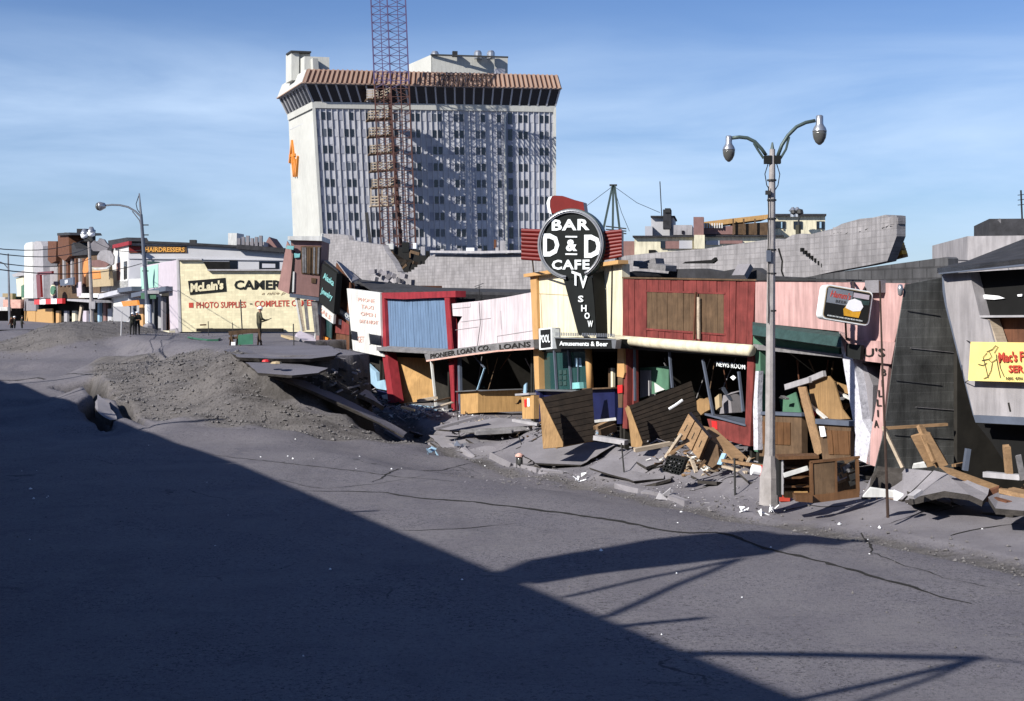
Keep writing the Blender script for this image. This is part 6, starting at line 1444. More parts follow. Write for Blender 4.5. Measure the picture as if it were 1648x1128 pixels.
# thin iron pole at the right
YP = 31.6
single('thin_iron_pole', MB().tube([at(1416, 452, YP), at(1420, 590, YP), at(1425, 720, YP), at(1429, 833, YP)], [.02, .024, .03, .035], 6), M['rust_iron'], 'tall thin rusty pole standing on the pavement in front of the pink wall', 'pole')
for (x0, y0, x1, y1, wd, lb) in ((735, 645, 739, 702, .022, 'thin stake in front of the ochre loan shop bulkhead'), (1000, 713, 1005, 765, .025, 'short stake between the two dark fallen panels'), (1182, 737, 1183, 797, .03, 'black stake beside the splintered cabinet'), (833, 697, 845, 729, .02, 'stake behind the lantern'),
                             (387, 482, 391, 552, .035, 'tall stake left of the standing soldier'), (472, 521, 473, 556, .03, 'stake right of the standing soldier'), (374, 519, 376, 545, .03, 'short stake left of the road barrier'), (335, 517, 336, 540, .03, 'short stake under the red lettering')):
    b_ = gpt(x1, y1); t_ = at(x0, y0, b_.y); single('stake', MB().tube([b_ - Z * .05, t_], wd, 5), M['dark_metal'], lb, 'stake')
# lantern
b_ = gpt(836, 753); b_.z += .0
o = thing('road_lantern', 'small road lantern with a rusty cap, standing at the kerb', 'lantern', b_)
part('base', MB().lathe([(.0, 0), (.15, 0), (.15, .07), (.08, .1), (0, .1)], b_, n=12), M['snow_white'], o); part('globe', MB().lathe([(.07, .1), (.11, .2), (.11, .3), (.07, .38)], b_, n=10), M['lamp_glass'], o, smooth=True)
part('cap', MB().lathe([(.07, .37), (.15, .40), (.14, .46), (.05, .52), (0, .52)], b_, n=12), M['faded_red'], o)
for q in range(4):
    a_ = math.pi / 4 + q * math.pi / 2; d_ = Vector((math.cos(a_), math.sin(a_), 0)); part('cage_rod', MB().beam(b_ + d_ * .16, b_ + d_ * .14 + Z * .42, .018), M['dark_metal'], o)
# wooden barrier by the soldier
c = gpt(402, 556)
o = thing('road_barrier', 'dark wooden road barrier draped with a green cloth, left of the soldier', 'barrier', c)
dd = Vector((1, .12, 0)).normalized()
A = at(368, 538, c.y); B_ = at(418, 533, c.y + .4)
part('rail', MB().beam(A + Z * .05, B_ + Z * .05, .06, .2), M['weathered'], o); part('rail', MB().beam(A - Z * .2, A.lerp(B_, .5) - Z * .2, .06, .12), M['weathered'], o)
for f_, l_ in ((.08, .55), (.98, .6), (.3, .7)):
    q_ = A.lerp(B_, f_); part('leg', MB().beam(q_, Vector((q_.x + .15, q_.y - .2, c.z - .02)), .07), M['weathered'], o); part('leg', MB().beam(q_, Vector((q_.x - .12, q_.y + .3, c.z - .02)), .07), M['weathered'], o)
part('green_cloth', MB().prism([at(383, 539, c.y - .1), at(407, 537, c.y - .1), at(407, 554, c.y - .25), at(383, 555, c.y - .3)], Vector((0, .05, 0))), M['green_cloth'], o)
part('white_foot', MB().box(at(376, 553, c.y - .1), Vector((.1, 0, 0)), Vector((0, .1, 0)), Vector((0, 0, .08))), M['snow_white'], o)
single('curved_hose', MB().tube([gpt(x, y) + Z * .05 for x, y in ((303, 544), (318, 547), (335, 549), (350, 549), (354, 546))], .06, 6), M['green_cloth'], 'dark curved hose lying on the street left of the barrier', 'hose')
single('small_drum', MB().lathe([(.0, 0), (.2, 0), (.2, .4), (0, .4)], gpt(355, 550), n=10), M['green_cloth'], 'small dark green drum at the end of the hose', 'drum')
single('pole_in_street', MB().tube([at(389, 465, 66), gpt(390, 552)], .03, 5), M['rust_iron'], 'thin rod rising in front of the letters of the yellow wall', 'rod') if False else None
for x, y, w_, m_, lb in ((470, 580, 14, 'red_plastic', 'red rag on the fallen asphalt slab'), (487, 583, 20, 'beige_print', 'pale crumpled paper beside the red rag')):
    c = at(x - 42, y + 2, 55.0 + (590 - y) * .05); single('rag', MB().lathe([(0, -.03), (w_ * .012, 0), (w_ * .009, .07), (0, .1)], c, n=8), M[m_], lb, 'rag')
c = gpt(458, 546); single('crumpled_sheet', MB().prism([at(452, 542, c.y), at(463, 543, c.y), at(490, 549, c.y - 2), at(474, 549, c.y - 2)], Z * .15), M['beige_print'], 'pale plank lying on the street right of the soldier', 'board')
single('white_sign_post', MB().tube([gpt(195, 540), at(196, 500, gpt(195, 540).y)], .05, 5).box(at(196, 505, gpt(195, 540).y), Vector((.55, 0, 0)), Vector((0, .03, 0)), Vector((0, 0, .5))), M['hotel_fin'], 'pale blue notice board on a post left of the two men in white hats', 'sign')

# ================================================================== PEOPLE
def person(name, label, foot, h, pose, mats, facing=0, hat='white', gun=False, group=None):
    """foot: ground point; pose joints in units of body height, x across, y forward, z up"""
    J = dict(pelvis=(0, 0, .52), waist=(0, 0, .60), chest=(0, .01, .74), neck=(0, .015, .83), head=(0, .03, .885), top=(0, .03, .94),
             hl=(-.055, 0, .50), kl=(-.06, .02, .28), al=(-.06, 0, .05), tl=(-.065, .07, .02), hr=(.055, 0, .50), kr=(.06, .02, .28), ar=(.06, 0, .05), tr=(.065, .07, .02),
             sl=(-.115, 0, .80), el=(-.15, .0, .64), wl=(-.14, .08, .52), gl=(-.135, .12, .48), sr=(.115, 0, .80), er=(.15, .0, .64), wr=(.14, .08, .52), gr=(.135, .12, .48))
    J.update(pose)
    R_ = dict(pelvis=.085, waist=.08, chest=.10, neck=.035, head=.052, top=.045, hl=.06, kl=.042, al=.03, tl=.025, hr=.06, kr=.042, ar=.03, tr=.025, sl=.048, el=.034, wl=.024, gl=.024, sr=.048, er=.034, wr=.024, gr=.024)
    E = [('pelvis', 'waist'), ('waist', 'chest'), ('chest', 'neck'), ('neck', 'head'), ('head', 'top'), ('pelvis', 'hl'), ('hl', 'kl'), ('kl', 'al'), ('al', 'tl'), ('pelvis', 'hr'), ('hr', 'kr'), ('kr', 'ar'), ('ar', 'tr'),
         ('chest', 'sl'), ('sl', 'el'), ('el', 'wl'), ('wl', 'gl'), ('chest', 'sr'), ('sr', 'er'), ('er', 'wr'), ('wr', 'gr')]
    ks = list(J); me = bpy.data.meshes.new(name); me.from_pydata([tuple(c * h for c in J[k]) for k in ks], [(ks.index(a), ks.index(b)) for a, b in E], [])
    t = bpy.data.objects.new('t', me); COL.objects.link(t); t.modifiers.new('s', 'SKIN'); 
    sv_ = me.skin_vertices[0].data
    for i, k in enumerate(ks): sv_[i].radius = (R_[k] * h * (1.25 if k in ('chest', 'pelvis', 'waist') else 1), R_[k] * h * (.8 if k in ('chest', 'pelvis', 'waist') else 1)); sv_[i].use_root = (k == 'pelvis')
    sb = t.modifiers.new('b', 'SUBSURF'); sb.levels = 1; sb.render_levels = 1
    m2 = bpy.data.meshes.new_from_object(t.evaluated_get(bpy.context.evaluated_depsgraph_get())); bpy.data.objects.remove(t)
    m2.name = name
    for m_ in (mats[0], mats[1], 'skin', 'black_paint'): m2.materials.append(M[m_])
    wrl = [Vector(J['gl']) * h, Vector(J['gr']) * h]
    for p in m2.polygons:
        c = p.center; p.use_smooth = True
        if c.z > .825 * h: p.material_index = 2
        elif min((c - w_).length for w_ in wrl) < .045 * h: p.material_index = 2
        elif c.z < .06 * h: p.material_index = 3
        elif c.z < .53 * h and abs(c.x) < .11 * h: p.material_index = 1
    o = thing(name, label, 'person', foot, group)
    RZ = Matrix.Rotation(facing, 4, 'Z'); m2.transform(Matrix.Translation(foot) @ RZ)
    link('body', m2, o)
    def T(v): return foot + RZ.to_3x3() @ (Vector(v) * h)
    # five short fingers on each hand
    for g_, w_ in (('gl', 'wl'), ('gr', 'wr')):
        a = Vector(J[w_]); b = Vector(J[g_]); d_ = (b - a).normalized(); sd = d_.cross(Vector((0, 0, 1))); sd = sd.normalized() if sd.length > .1 else Vector((1, 0, 0)); mb = MB()
        for k in range(5):
            off = sd * (.010 * (k - 2)); ln_ = (.028, .042, .046, .042, .034)[k]
            mb.tube([T(b + off - d_ * .005), T(b + off + d_ * ln_ * .6), T(b + off + d_ * ln_ - Vector((0, 0, .012)))], .006 * h, 5)
        part('fingers', mb, M['skin'], o)
    hc = Vector(J['top']); R3 = RZ.to_3x3()
    if hat:
        part('helmet', MB().lathe([(.080 * h, -.012 * h), (.076 * h, .0), (.070 * h, .025 * h), (.045 * h, .05 * h), (.0, .058 * h)], T(hc + Vector((0, -.003, -.012))), n=14), M['snow_white' if hat == 'white' else 'olive_cloth'], o, smooth=True)
    part('face', MB().box(T((0, hc.y + .05, .885)), R3 @ Vector((.008 * h, 0, 0)), R3 @ Vector((0, .012 * h, 0)), Z * .014 * h).box(T((-.02, hc.y + .045, .90)), R3 @ Vector((.007 * h, 0, 0)), R3 @ Vector((0, .006 * h, 0)), Z * .004 * h).box(T((.02, hc.y + .045, .90)), R3 @ Vector((.007 * h, 0, 0)), R3 @ Vector((0, .006 * h, 0)), Z * .004 * h), M['skin'], o)
    if gun:
        part('rifle', MB().beam(T((-.09, .10, .56)), T((.12, .22, .62)), .03 * h, .03 * h).beam(T((.12, .22, .62)), T((.26, .27, .66)), .015 * h), M['black_paint'], o)
    return o
f_ = gpt(417, 551); hh = 59 * f_.y / F
person('person', 'soldier in white helmet and khaki jacket, alone in front of the yellow wall', f_, hh, dict(kl=(-.05, .05, .28), al=(-.03, .02, .05), tl=(-.03, .09, .02), kr=(.05, .0, .28), ar=(.06, -.05, .05), wl=(-.09, .13, .62), gl=(-.04, .17, .62), wr=(.08, .16, .60), gr=(.04, .20, .62), el=(-.16, .02, .65), er=(.16, .03, .65)), ('khaki', 'olive_cloth'), facing=math.radians(-65), gun=True)
for x, y0, y1, fc, lb in ((213, 502, 539, 20, 'man in dark clothes and white hat, left of a pair by the single armed lamp'), (221, 500, 539, -150, 'man in dark clothes and white hat, right of a pair by the single armed lamp')):
    f_ = gpt(x, y1); person('person', lb, f_, (y1 - y0) * f_.y / F, dict(wl=(-.08, .12, .62), gl=(-.03, .15, .63), wr=(.08, .12, .60), gr=(.03, .15, .62), al=(-.08, -.02, .05), kl=(-.075, .02, .28)), ('olive_cloth', 'black_paint'), facing=math.radians(fc))
for i, (x, y0, y1, fc, lb) in enumerate(((19, 508, 535, 60, 'far person in brown beyond the gravel mound, by the thin distant lamp pole'), (24, 506, 535, 100, 'far person in dark clothes and pale hat beyond the gravel mound'), (35, 510, 534, -60, 'far person in dark clothes, the rightmost of those beyond the gravel mound'))):
    f_ = at(x, y1, 150); person('person', lb, f_, 1.75, {}, ('olive_cloth' if i else 'brown_board', 'black_paint'), facing=math.radians(fc), hat='white' if i == 1 else 'dark')

# ================================================================== DEBRIS IN FRONT OF THE SHOPS
def tri_panel(name, label, front, foot_l, rows, Yt, Yb):
    """a dark shingled panel leaning forward on a plywood gusset"""
    pass
def fallen_sign(label, tl, tr, br, bl, gus, Y, lean, nrows):
    """tl..bl are pixels of the dark face; gus pixels of the lit gusset; Y distance of the foot"""
    n = Vector((.30, -1, .30)).normalized(); P0 = at(*bl, Y)
    TL, TR, BR, BL = [onpl(x, y, P0, n) for x, y in (tl, tr, br, bl)]
    o = thing('fallen_panel', label, 'panel', BL)
    part('backing', MB().prism([TL, TR, BR, BL], -n * .25), M['plywood'], o)
    for i in range(nrows):
        a = i / nrows; b = (i + 1.0) / nrows; q = [TL.lerp(BL, a), TR.lerp(BR, a), TR.lerp(BR, b), TL.lerp(BL, b)]
        part('board', MB().add([q[0] + n * .012, q[1] + n * .012, q[2] + n * .028, q[3] + n * .028, q[0], q[1], q[2], q[3]], [(0, 1, 2, 3), (3, 2, 6, 7), (0, 3, 7, 4), (1, 5, 6, 2), (0, 4, 5, 1), (4, 7, 6, 5)]), M['dark_siding'], o)
    G = [onpl(x, y, P0 + n * .06, n) for x, y in gus]
    ng = Vector((-.6, -.75, .2)).normalized()
    G = [onpl(x, y, at(*gus[0], Y - .25), ng) for x, y in gus]
    part('gusset', MB().prism(G, -ng * .05), M['plywood'], o, 'triangular plywood end')
    return o
fallen_sign('dark boarded panel with a plywood end, leaning in front of the cafe', (869, 640), (953, 624), (958, 708), (898, 720), [(868, 640), (872, 642), (906, 712), (906, 719), (874, 722)], 49.0, .3, 9)
o = fallen_sign('bigger dark boarded panel with a plywood end, leaning in front of the red shop', (1010, 654), (1112, 613), (1134, 700), (1030, 722), [(1009, 652), (1013, 655), (1034, 712), (1032, 720), (1016, 719)], 45.0, .3, 11)
c = at(1087, 652, 43.6); part('torn_paper', MB().tube([c - Vector((.2, 0, .12)), c, c + Vector((.22, 0, .16))], .04, 5), M['snow_white'], o)
# cabinet on its side, splintered
o = thing('splintered_cabinet', 'varnished cabinet with three door panels, toppled and splintered in front of the red shop', 'cabinet', gpt(1120, 750))
YC = 41.2; nC = Vector((-.35, -.9, .35)).normalized(); P0 = at(1120, 700, YC)
def cq(pts, d=0, n_=nC): return [onpl(x, y, P0 + n_ * d, n_) for x, y in pts]
Q4 = cq([(1108, 666), (1141, 704), (1126, 740), (1090, 700)])
part('back_panel', MB().prism(Q4, -nC * .10), M['varnished'], o)
for i in range(3):
    a = Q4[0].lerp(Q4[1], i / 3 + .02); b = Q4[0].lerp(Q4[1], (i + 1) / 3 - .02); d_ = Q4[3].lerp(Q4[2], (i + 1) / 3 - .02); e_ = Q4[3].lerp(Q4[2], i / 3 + .02)
    dp = part('door_panel', MB().prism([q + nC * .06 for q in (a, b, d_, e_)], -nC * .06), M['lumber'], o)
    m1 = a.lerp(b, .5); m2_ = e_.lerp(d_, .5); part('slot', MB().prism([m1.lerp(m2_, .35) + nC * .065 - (b - a) * .05, m1.lerp(m2_, .35) + nC * .065 + (b - a) * .05, m1.lerp(m2_, .65) + nC * .065 + (b - a) * .05, m1.lerp(m2_, .65) + nC * .065 - (b - a) * .05], -nC * .01), M['black_paint'], dp)
part('side_panel', MB().prism([onpl(x, y, P0 - nC * .1, Vector((.75, -.6, .3)).normalized()) for x, y in ((1108, 664), (1113, 663), (1145, 702), (1141, 705))], -nC * .9), M['grey_lumber'], o)
part('carcass', MB().prism(cq([(1141, 706), (1155, 716), (1158, 744), (1146, 753), (1127, 741)], -.3), -nC * .3), M['weathered'], o)
part('bottom_panel', MB().prism(cq([(1144, 712), (1166, 730), (1160, 752), (1130, 744)], -.5), -nC * .05), M['ochre'], o)
random.seed(21)
def plank(a, b, w_, t_, m, lb, Y1, Y2, name='plank', cat='board'):
    A = at(*a, Y1); B_ = at(*b, Y2); x = (B_ - A).normalized(); y = Z.cross(x); y = y.normalized() if y.length > .05 else Vector((1, 0, 0)); zz = x.cross(y); L_ = (B_ - A).length
    def end(P0, sg):
        k = 5; return [P0 + y * (w_ / 2 * (1 - 2 * i / k)) * sg + x * sg * random.uniform(-.02, .5) * min(w_, .3) for i in range(k + 1)]
    if not any(q in m for q in ('lumber', 'brown', 'weathered')): return single(name, MB().beam(A, B_, w_, t_), M[m], lb, cat)
    return single(name, MB().prism([q - zz * t_ / 2 for q in end(B_, 1) + end(A, -1)], zz * t_), M[m], lb, cat)
PL = [((1024, 724), (1076, 714), .22, .12, 'pale_lumber', 'white-ended pale board lying at the foot of the bigger dark panel', 43, 43.4),
 ((1137, 690), (1190, 738), .5, .06, 'lumber', 'curved brown sheet edge leaning over the toppled cabinet, long and narrow', 42.6, 41),
 ((1164, 741), (1226, 750), .12, .08, 'lumber', 'thin brown rail running to the lamp post', 40, 38),
 ((1166, 751), (1200, 760), .12, .06, 'pale_lumber', 'thin pale rail below the brown rail', 39.6, 38.6),
 ((1072, 735), (1096, 700), .1, .08, 'pale_lumber', 'splintered pale stick left of the toppled cabinet', 41.4, 41),
 ((1076, 732), (1103, 712), .09, .08, 'lumber', 'brown splinter left of the toppled cabinet', 41.2, 41.2),
 ((1070, 750), (1078, 733), .07, .06, 'pale_lumber', 'short pale stick beside the black crate', 40.6, 40.6),
 ((1114, 742), (1120, 758), .1, .07, 'pale_lumber', 'short splinter right of the black crate', 40.4, 40.2),
 ((1122, 756), (1134, 742), .09, .07, 'weathered', 'dark splinter under the toppled cabinet', 40.4, 40.4),
 ((1198, 752), (1206, 738), .1, .06, 'pale_lumber', 'upright pale stick by the red and white can', 39, 39),
 ((1158, 748), (1166, 730), .18, .05, 'pale_blue', 'pale blue curved scrap at the right of the cabinet', 40.4, 40.5),
 ((1422, 688), (1452, 751), .07, .07, 'pale_lumber', 'thin pale brace leaning on the dark side wall, the leftmost timber there', 34.2, 33.9),
 ((1424, 689), (1522, 683), .09, .07, 'lumber', 'level brown batten across the dark side wall', 34.3, 34.6),
 ((1486, 701), (1506, 748), .12, .08, 'lumber', 'narrow brown post leaning between two wide boards', 33.9, 33.9),
 ((1482, 688), (1505, 742), .16, .1, 'lumber', 'brown stud standing left of the widest leaning board', 34.1, 33.7),
 ((1558, 722), (1553, 757), .16, .1, 'slate_trim', 'short grey blue post standing in the rubble', 33.2, 33.2),
 ((1620, 720), (1624, 764), .14, .14, 'lumber', 'yellowish post under the grey building', 31.6, 31.6),
 ((1639, 735), (1646, 770), .1, .1, 'grey_lumber', 'grey post at the right edge under the grey building', 31, 31),
 ((1585, 763), (1644, 768), .2, .12, 'pale_concrete', 'pale grey beam lying under the grey building', 32, 31.4),
 ((1536, 749), (1552, 746), .12, .06, 'lumber', 'small brown stick left of the grey blue post', 33.4, 33.6),
 ((1600, 802), (1622, 808), .14, .06, 'brown_board', 'dark red brown board end at the broken pavement', 30.6, 30.2),
 ((1625, 790), (1670, 800), .5, .1, 'lumber', 'brown sheet at the right edge on the broken pavement', 31, 30.4),
 ((1480, 790), (1466, 800), .2, .08, 'pale_concrete', 'white lump under the hollow slab', 31.3, 31.2),
 ((745, 694), (852, 688), .2, .12, 'grey_lumber', 'grey timber lying across the hollow before the loan shop', 53.5, 53),
 ((700, 690), (770, 670), .35, .1, 'concrete', 'long tilted concrete edge in front of the ochre bulkhead', 56.5, 57),
 ((826, 676), (866, 683), .2, .1, 'pale_concrete', 'pale concrete edge strip beside the ochre pedestal', 53, 52.5),
 ((768, 697), (822, 694), .22, .12, 'grey_lumber', 'blackish timber with a pale end, on the tilted pavement', 52, 52),
 ((957, 678), (991, 674), .2, .08, 'white_paint', 'white topped board in front of the navy base', 48.4, 48.4),
 ((960, 688), (986, 676), .2, .12, 'lumber', 'brown board under the white topped one', 48, 48.6),
 ((958, 704), (1008, 712), .3, .15, 'pale_concrete', 'pale broken curb piece between the two dark panels', 46.8, 46.2),
 ((966, 697), (990, 688), .1, .25, 'weathered', 'dark board propped between the dark panels', 47.4, 47.8),
 ((646, 655), (668, 660), .5, .08, 'beige_print', 'pale sheet on the step of the red framed shop', 60, 60),
 ((676, 644), (700, 640), .6, .1, 'pale_lumber', 'pale crumpled sheet inside the red framed lobby', 64, 64),
 ((700, 646), (724, 640), .1, .06, 'weathered', 'dark stick on the lobby floor', 63, 63.4),
 ((704, 655), (726, 648), .3, .05, 'pale_lumber', 'pale board by the white prop in the lobby', 62, 62.4),
 ((530, 568), (545, 578), .3, .1, 'weathered', 'dark board wedged above the steep tilted slab', 66, 66)]
for a, b, w_, t_, m_, lb, Y1, Y2 in PL: plank(a, b, w_, t_, m_, lb, Y1, Y2, 'broken_board')
for pts, Y, m_, lb in (([(1466, 703), (1488, 697), (1508, 748), (1492, 752)], 34, 'lumber', 'wide orange brown board, left one of the two leaning on the dark wall'), ([(1488, 696), (1497, 698), (1526, 748), (1512, 753)], 33.6, 'lumber', 'wide orange brown board, right one of the two leaning on the dark wall'),
                       ([(1512, 752), (1534, 757), (1608, 784), (1590, 790), (1526, 763)], 32.4, 'lumber', 'long orange brown plank lying down across the heaved slab'), ([(1590, 790), (1608, 784), (1602, 806), (1585, 808)], 31.6, 'brown_board', 'dark hanging end of a board at the hollow under the slab'),
                       ([(1470, 748), (1490, 744), (1492, 752), (1468, 754)], 34, 'white_paint', 'white sheet at the foot of the leaning boards'), ([(1388, 800), (1400, 786), (1442, 792), (1440, 800)], 32, 'white_paint', 'white sheet lying in front of the pink pillar'), ([(1438, 790), (1454, 797), (1444, 806), (1438, 805)], 31.6, 'snow_white', 'small white sheet corner right of the iron pole')):
    single('broken_board', MB().prism([at(x, y, Y) for x, y in pts], Vector((.02, .06, .03))), M[m_], lb, 'board')
# black wire crate
b_ = gpt(1062, 760); o = thing('black_crate', 'black lattice crate lying in front of the toppled cabinet', 'crate', b_)
nK = Vector((-.35, -.95, 0)).normalized(); P0 = at(1072, 750, 40.4)
K4 = [onpl(x, y, P0, nK) for x, y in ((1076, 734), (1102, 740), (1093, 764), (1066, 757))]
K = K4
for i in range(7):
    part('wire', MB().beam(K[0].lerp(K[1], i / 6), K[3].lerp(K[2], i / 6), .03), M['black_paint'], o)
for i in range(6): part('wire', MB().beam(K[0].lerp(K[3], i / 5), K[1].lerp(K[2], i / 5), .03), M['black_paint'], o)
part('crate_body', MB().prism([q - nK * .04 for q in K], -nK * .5), M['black_paint'], o)
for i, (a, b) in enumerate(((.25, .25), (.5, .22), (.75, .28), (.3, .55), (.55, .6), (.4, .85))):
    q = K[0].lerp(K[1], a).lerp(K[3].lerp(K[2], a), b); part('pale_scrap', MB().box(q - nK * .02, Vector((.05, 0, .01)), Vector((0, .01, 0)), Vector((0, 0, .025))), M['pale_concrete'], o)
# red and white can
c = at(1222, 758, 36.6); single('red_banded_can', MB().lathe([(0, -.2), (.14, -.2), (.14, .2), (0, .2)], c, axis=Vector((.95, .1, -.2)).normalized(), n=14), M['snow_white'], 'white can lying left of the lamp post base', 'can', smooth=False)
single('red_band', MB().lathe([(.145, -.04), (.15, -.03), (.15, .03), (.145, .04)], c + Vector((.05, 0, 0)), axis=Vector((.95, .1, -.2)).normalized(), n=14), M['red_plastic'], 'red ring round the white can by the lamp post', 'ring')
# display cabinet by the lamp post
o = thing('display_cabinet', 'open varnished display cabinet standing on the pavement right of the lamp post', 'cabinet', gpt(1318, 806))
YD = 33.6; nD = Vector((-.05, -1, 0)).normalized(); P0 = at(1310, 800, YD)
def dq(pts, d=0): return [onpl(x, y, P0 - nD * d, nD) for x, y in pts]
def dpl(name, pts, d, th, m, lb=None): return part(name, MB().prism(dq(pts, d), -nD * th), M[m], o, lb)
dpl('panel', [(1306, 747), (1346, 742), (1346, 792), (1310, 798)], 0, .05, 'weathered', 'grey brown cupboard side')
dpl('panel_frame', [(1303, 744), (1308, 743), (1310, 808), (1304, 809)], -.03, .1, 'varnished'); dpl('panel_frame', [(1344, 740), (1347, 740), (1348, 795), (1344, 796)], -.03, .1, 'varnished')
dpl('panel_frame', [(1304, 742), (1384, 734), (1384, 738), (1304, 746)], -.03, .1, 'varnished'); dpl('panel_frame', [(1377, 737), (1382, 736), (1384, 790), (1379, 791)], -.03, .1, 'varnished')
dpl('plinth', [(1280, 797), (1308, 797), (1308, 809), (1281, 807)], -.3, .5, 'varnished'); dpl('plinth', [(1308, 797), (1384, 788), (1383, 800), (1308, 810)], -.04, .2, 'varnished')
dpl('plinth_top', [(1262, 791), (1300, 791), (1300, 802), (1263, 801)], .5, .3, 'ochre')
dpl('shelf_back', [(1262, 738), (1303, 736), (1303, 797), (1262, 797)], .8, .06, 'brown_board')
dpl('side_frame', [(1253, 737), (1258, 737), (1259, 800), (1254, 800)], .3, .5, 'black_paint'); dpl('side_frame', [(1258, 740), (1260.5, 740), (1261, 796), (1258, 796)], .25, .05, 'pale_concrete')
dpl('top_frame', [(1253, 735), (1318, 733), (1318, 738), (1253, 740)], .2, .6, 'varnished')
part('shelf_bar', MB().beam(at(1261, 765, YD + .2), at(1300, 753, YD + .2), .08, .1), M['white_paint'], o)
for y in (752, 768, 782): dpl('shelf', [(1262, y), (1303, y - 1), (1303, y + 2), (1262, y + 3)], .45, .4, 'varnished')
random.seed(4)
for i in range(16): 
    x = random.uniform(1350, 1376); y = random.uniform(746, 786); c = at(x, y, YD + .25); r_ = random.uniform(.05, .12)
    part('torn_stuffing', MB().box(c, Vector((r_, .02, r_ * .4)), Vector((0, .08, 0)), Vector((-r_ * .3, 0, r_ * .8))), M[random.choice(['grey_lumber', 'brown_dirt', 'dark_metal', 'concrete'])], o)
dpl('rear_panel', [(1347, 742), (1378, 738), (1379, 790), (1348, 794)], .6, .05, 'weathered')
c = gpt(1262, 806); single('red_block', MB().box(c + Z * .07, Vector((.13, 0, 0)), Vector((0, .1, 0)), Vector((0, 0, .07))), M['red_print'], 'small dull red block at the foot of the display cabinet', 'block')
for x, y, r_, m_, lb, nm in ((1343, 800, .12, 'snow_white', 'crumpled white paper in front of the display cabinet', 'paper'), (1239, 829, .17, 'snow_white', 'bright white lump in the gutter below the lamp post', 'paper'), (1192, 826, .12, 'snow_white', 'white scrap in the gutter left of the lamp post', 'paper'), (748, 722, .28, 'silver', 'crumpled silvery sheet standing at the kerb', 'sheet'), (1076, 802, .2, 'pale_concrete', 'pale rubble heap in the gutter', 'rubble'), (932, 776, .18, 'snow_white', 'white scrap by the broken kerb', 'paper'), (697, 732, .2, 'pale_blue', 'pale blue flat scrap at the road edge', 'sheet'), (1378, 858 - 60, .1, 'brown_dirt', 'brown lump beside the display cabinet', 'clod')):
    c = gpt(x, y); mb = MB(); random.seed(x)
    for i in range(5): 
        q = c + Vector((random.uniform(-1, 1) * r_, random.uniform(-.5, .5) * r_, random.uniform(.1, .9) * r_)); mb.prism([q + Vector((random.uniform(-1, 1), random.uniform(-.4, .4), random.uniform(-.6, .8))) * r_ for _ in range(3)], Vector((0, .02, .02)))
    single('crumpled_' + nm if nm != 'clod' else 'dirt_clod', mb, M[m_], lb, nm)
# rubble heaps of splintered wood, brick and plaster: uncountable
def rubble(name, cx, cy, wx, dy, n_, sz, mats, Y0=None):
    mb = MB(); 
    for i in range(n_):
        x = random.gauss(cx, wx); y = random.gauss(cy, dy); c = gpt(x, min(max(y, 590 if name == 'scarp_rubble' else 645), 860))
        c = c + Z * random.random() * sz * 1.2
        rr = Matrix.Rotation(random.uniform(-1, 1), 3, 'Z') @ Matrix.Rotation(random.uniform(-.6, .6), 3, 'Y'); L_ = sz * random.uniform(.3, 2.0); w_ = sz * random.uniform(.12, .5)
        if i % 3: mb.prism([c + rr @ Vector((random.uniform(-.5, .5) * L_, random.uniform(-.4, .4) * w_, 0)) + Z * random.uniform(-.1, .25) * sz for _ in range(random.choice((3, 4)))], rr @ Vector((0, .01, w_ * .35)), random.randrange(len(mats)))
        else: mb.box(c, rr @ Vector((L_ / 2, 0, 0)), rr @ Vector((0, w_ / 2, 0)), rr @ Vector((0, 0, w_ / 4)), random.randrange(len(mats)))
    return link(name, mb.mesh(name, [M[m] for m in mats]), None, 'stuff')
random.seed(8)
rubble('splintered_wood', 1120, 752, 26, 6, 240, .22, ['lumber', 'pale_lumber', 'weathered', 'white_paint'])
rubble('shop_rubble', 812, 688, 32, 5, 200, .2, ['concrete', 'grey_lumber', 'pale_concrete', 'pale_lumber'])
rubble('shop_rubble', 668, 668, 24, 5, 260, .22, ['pale_concrete', 'grey_lumber', 'white_paint', 'slate_trim', 'concrete'])
rubble('shop_rubble', 975, 704, 16, 6, 160, .2, ['concrete', 'pale_concrete', 'lumber', 'pale_blue'])
rubble('shop_rubble', 1190, 745, 22, 6, 190, .2, ['brown_dirt', 'concrete', 'lumber', 'pale_concrete'])
rubble('shop_rubble', 1560, 790, 55, 8, 260, .2, ['concrete', 'pale_concrete', 'lumber', 'brown_board'])
rubble('shop_rubble', 1425, 800, 18, 3, 60, .14, ['brown_dirt', 'brown_dirt', 'lumber', 'pale_concrete'])
rubble('shop_rubble', 1050, 715, 60, 6, 170, .2, ['concrete', 'grey_lumber', 'pale_concrete', 'dark_siding'])
rubble('shop_rubble', 900, 700, 60, 6, 170, .2, ['concrete', 'grey_lumber', 'dark_siding', 'weathered'])
rubble('scarp_rubble', 560, 622, 32, 14, 110, .3, ['concrete', 'stone', 'stone', 'dark_soil_and_shade'])
rubble('scarp_rubble', 615, 655, 18, 8, 130, .25, ['dark_soil_and_shade', 'concrete', 'stone', 'dark_soil_and_shade'])
rubble('gutter_rubble', 1150, 815, 60, 6, 60, .09, ['concrete', 'stone', 'stone', 'pale_concrete'])
rubble('gutter_rubble', 880, 772, 60, 8, 130, .1, ['concrete', 'concrete', 'stone', 'stone'])

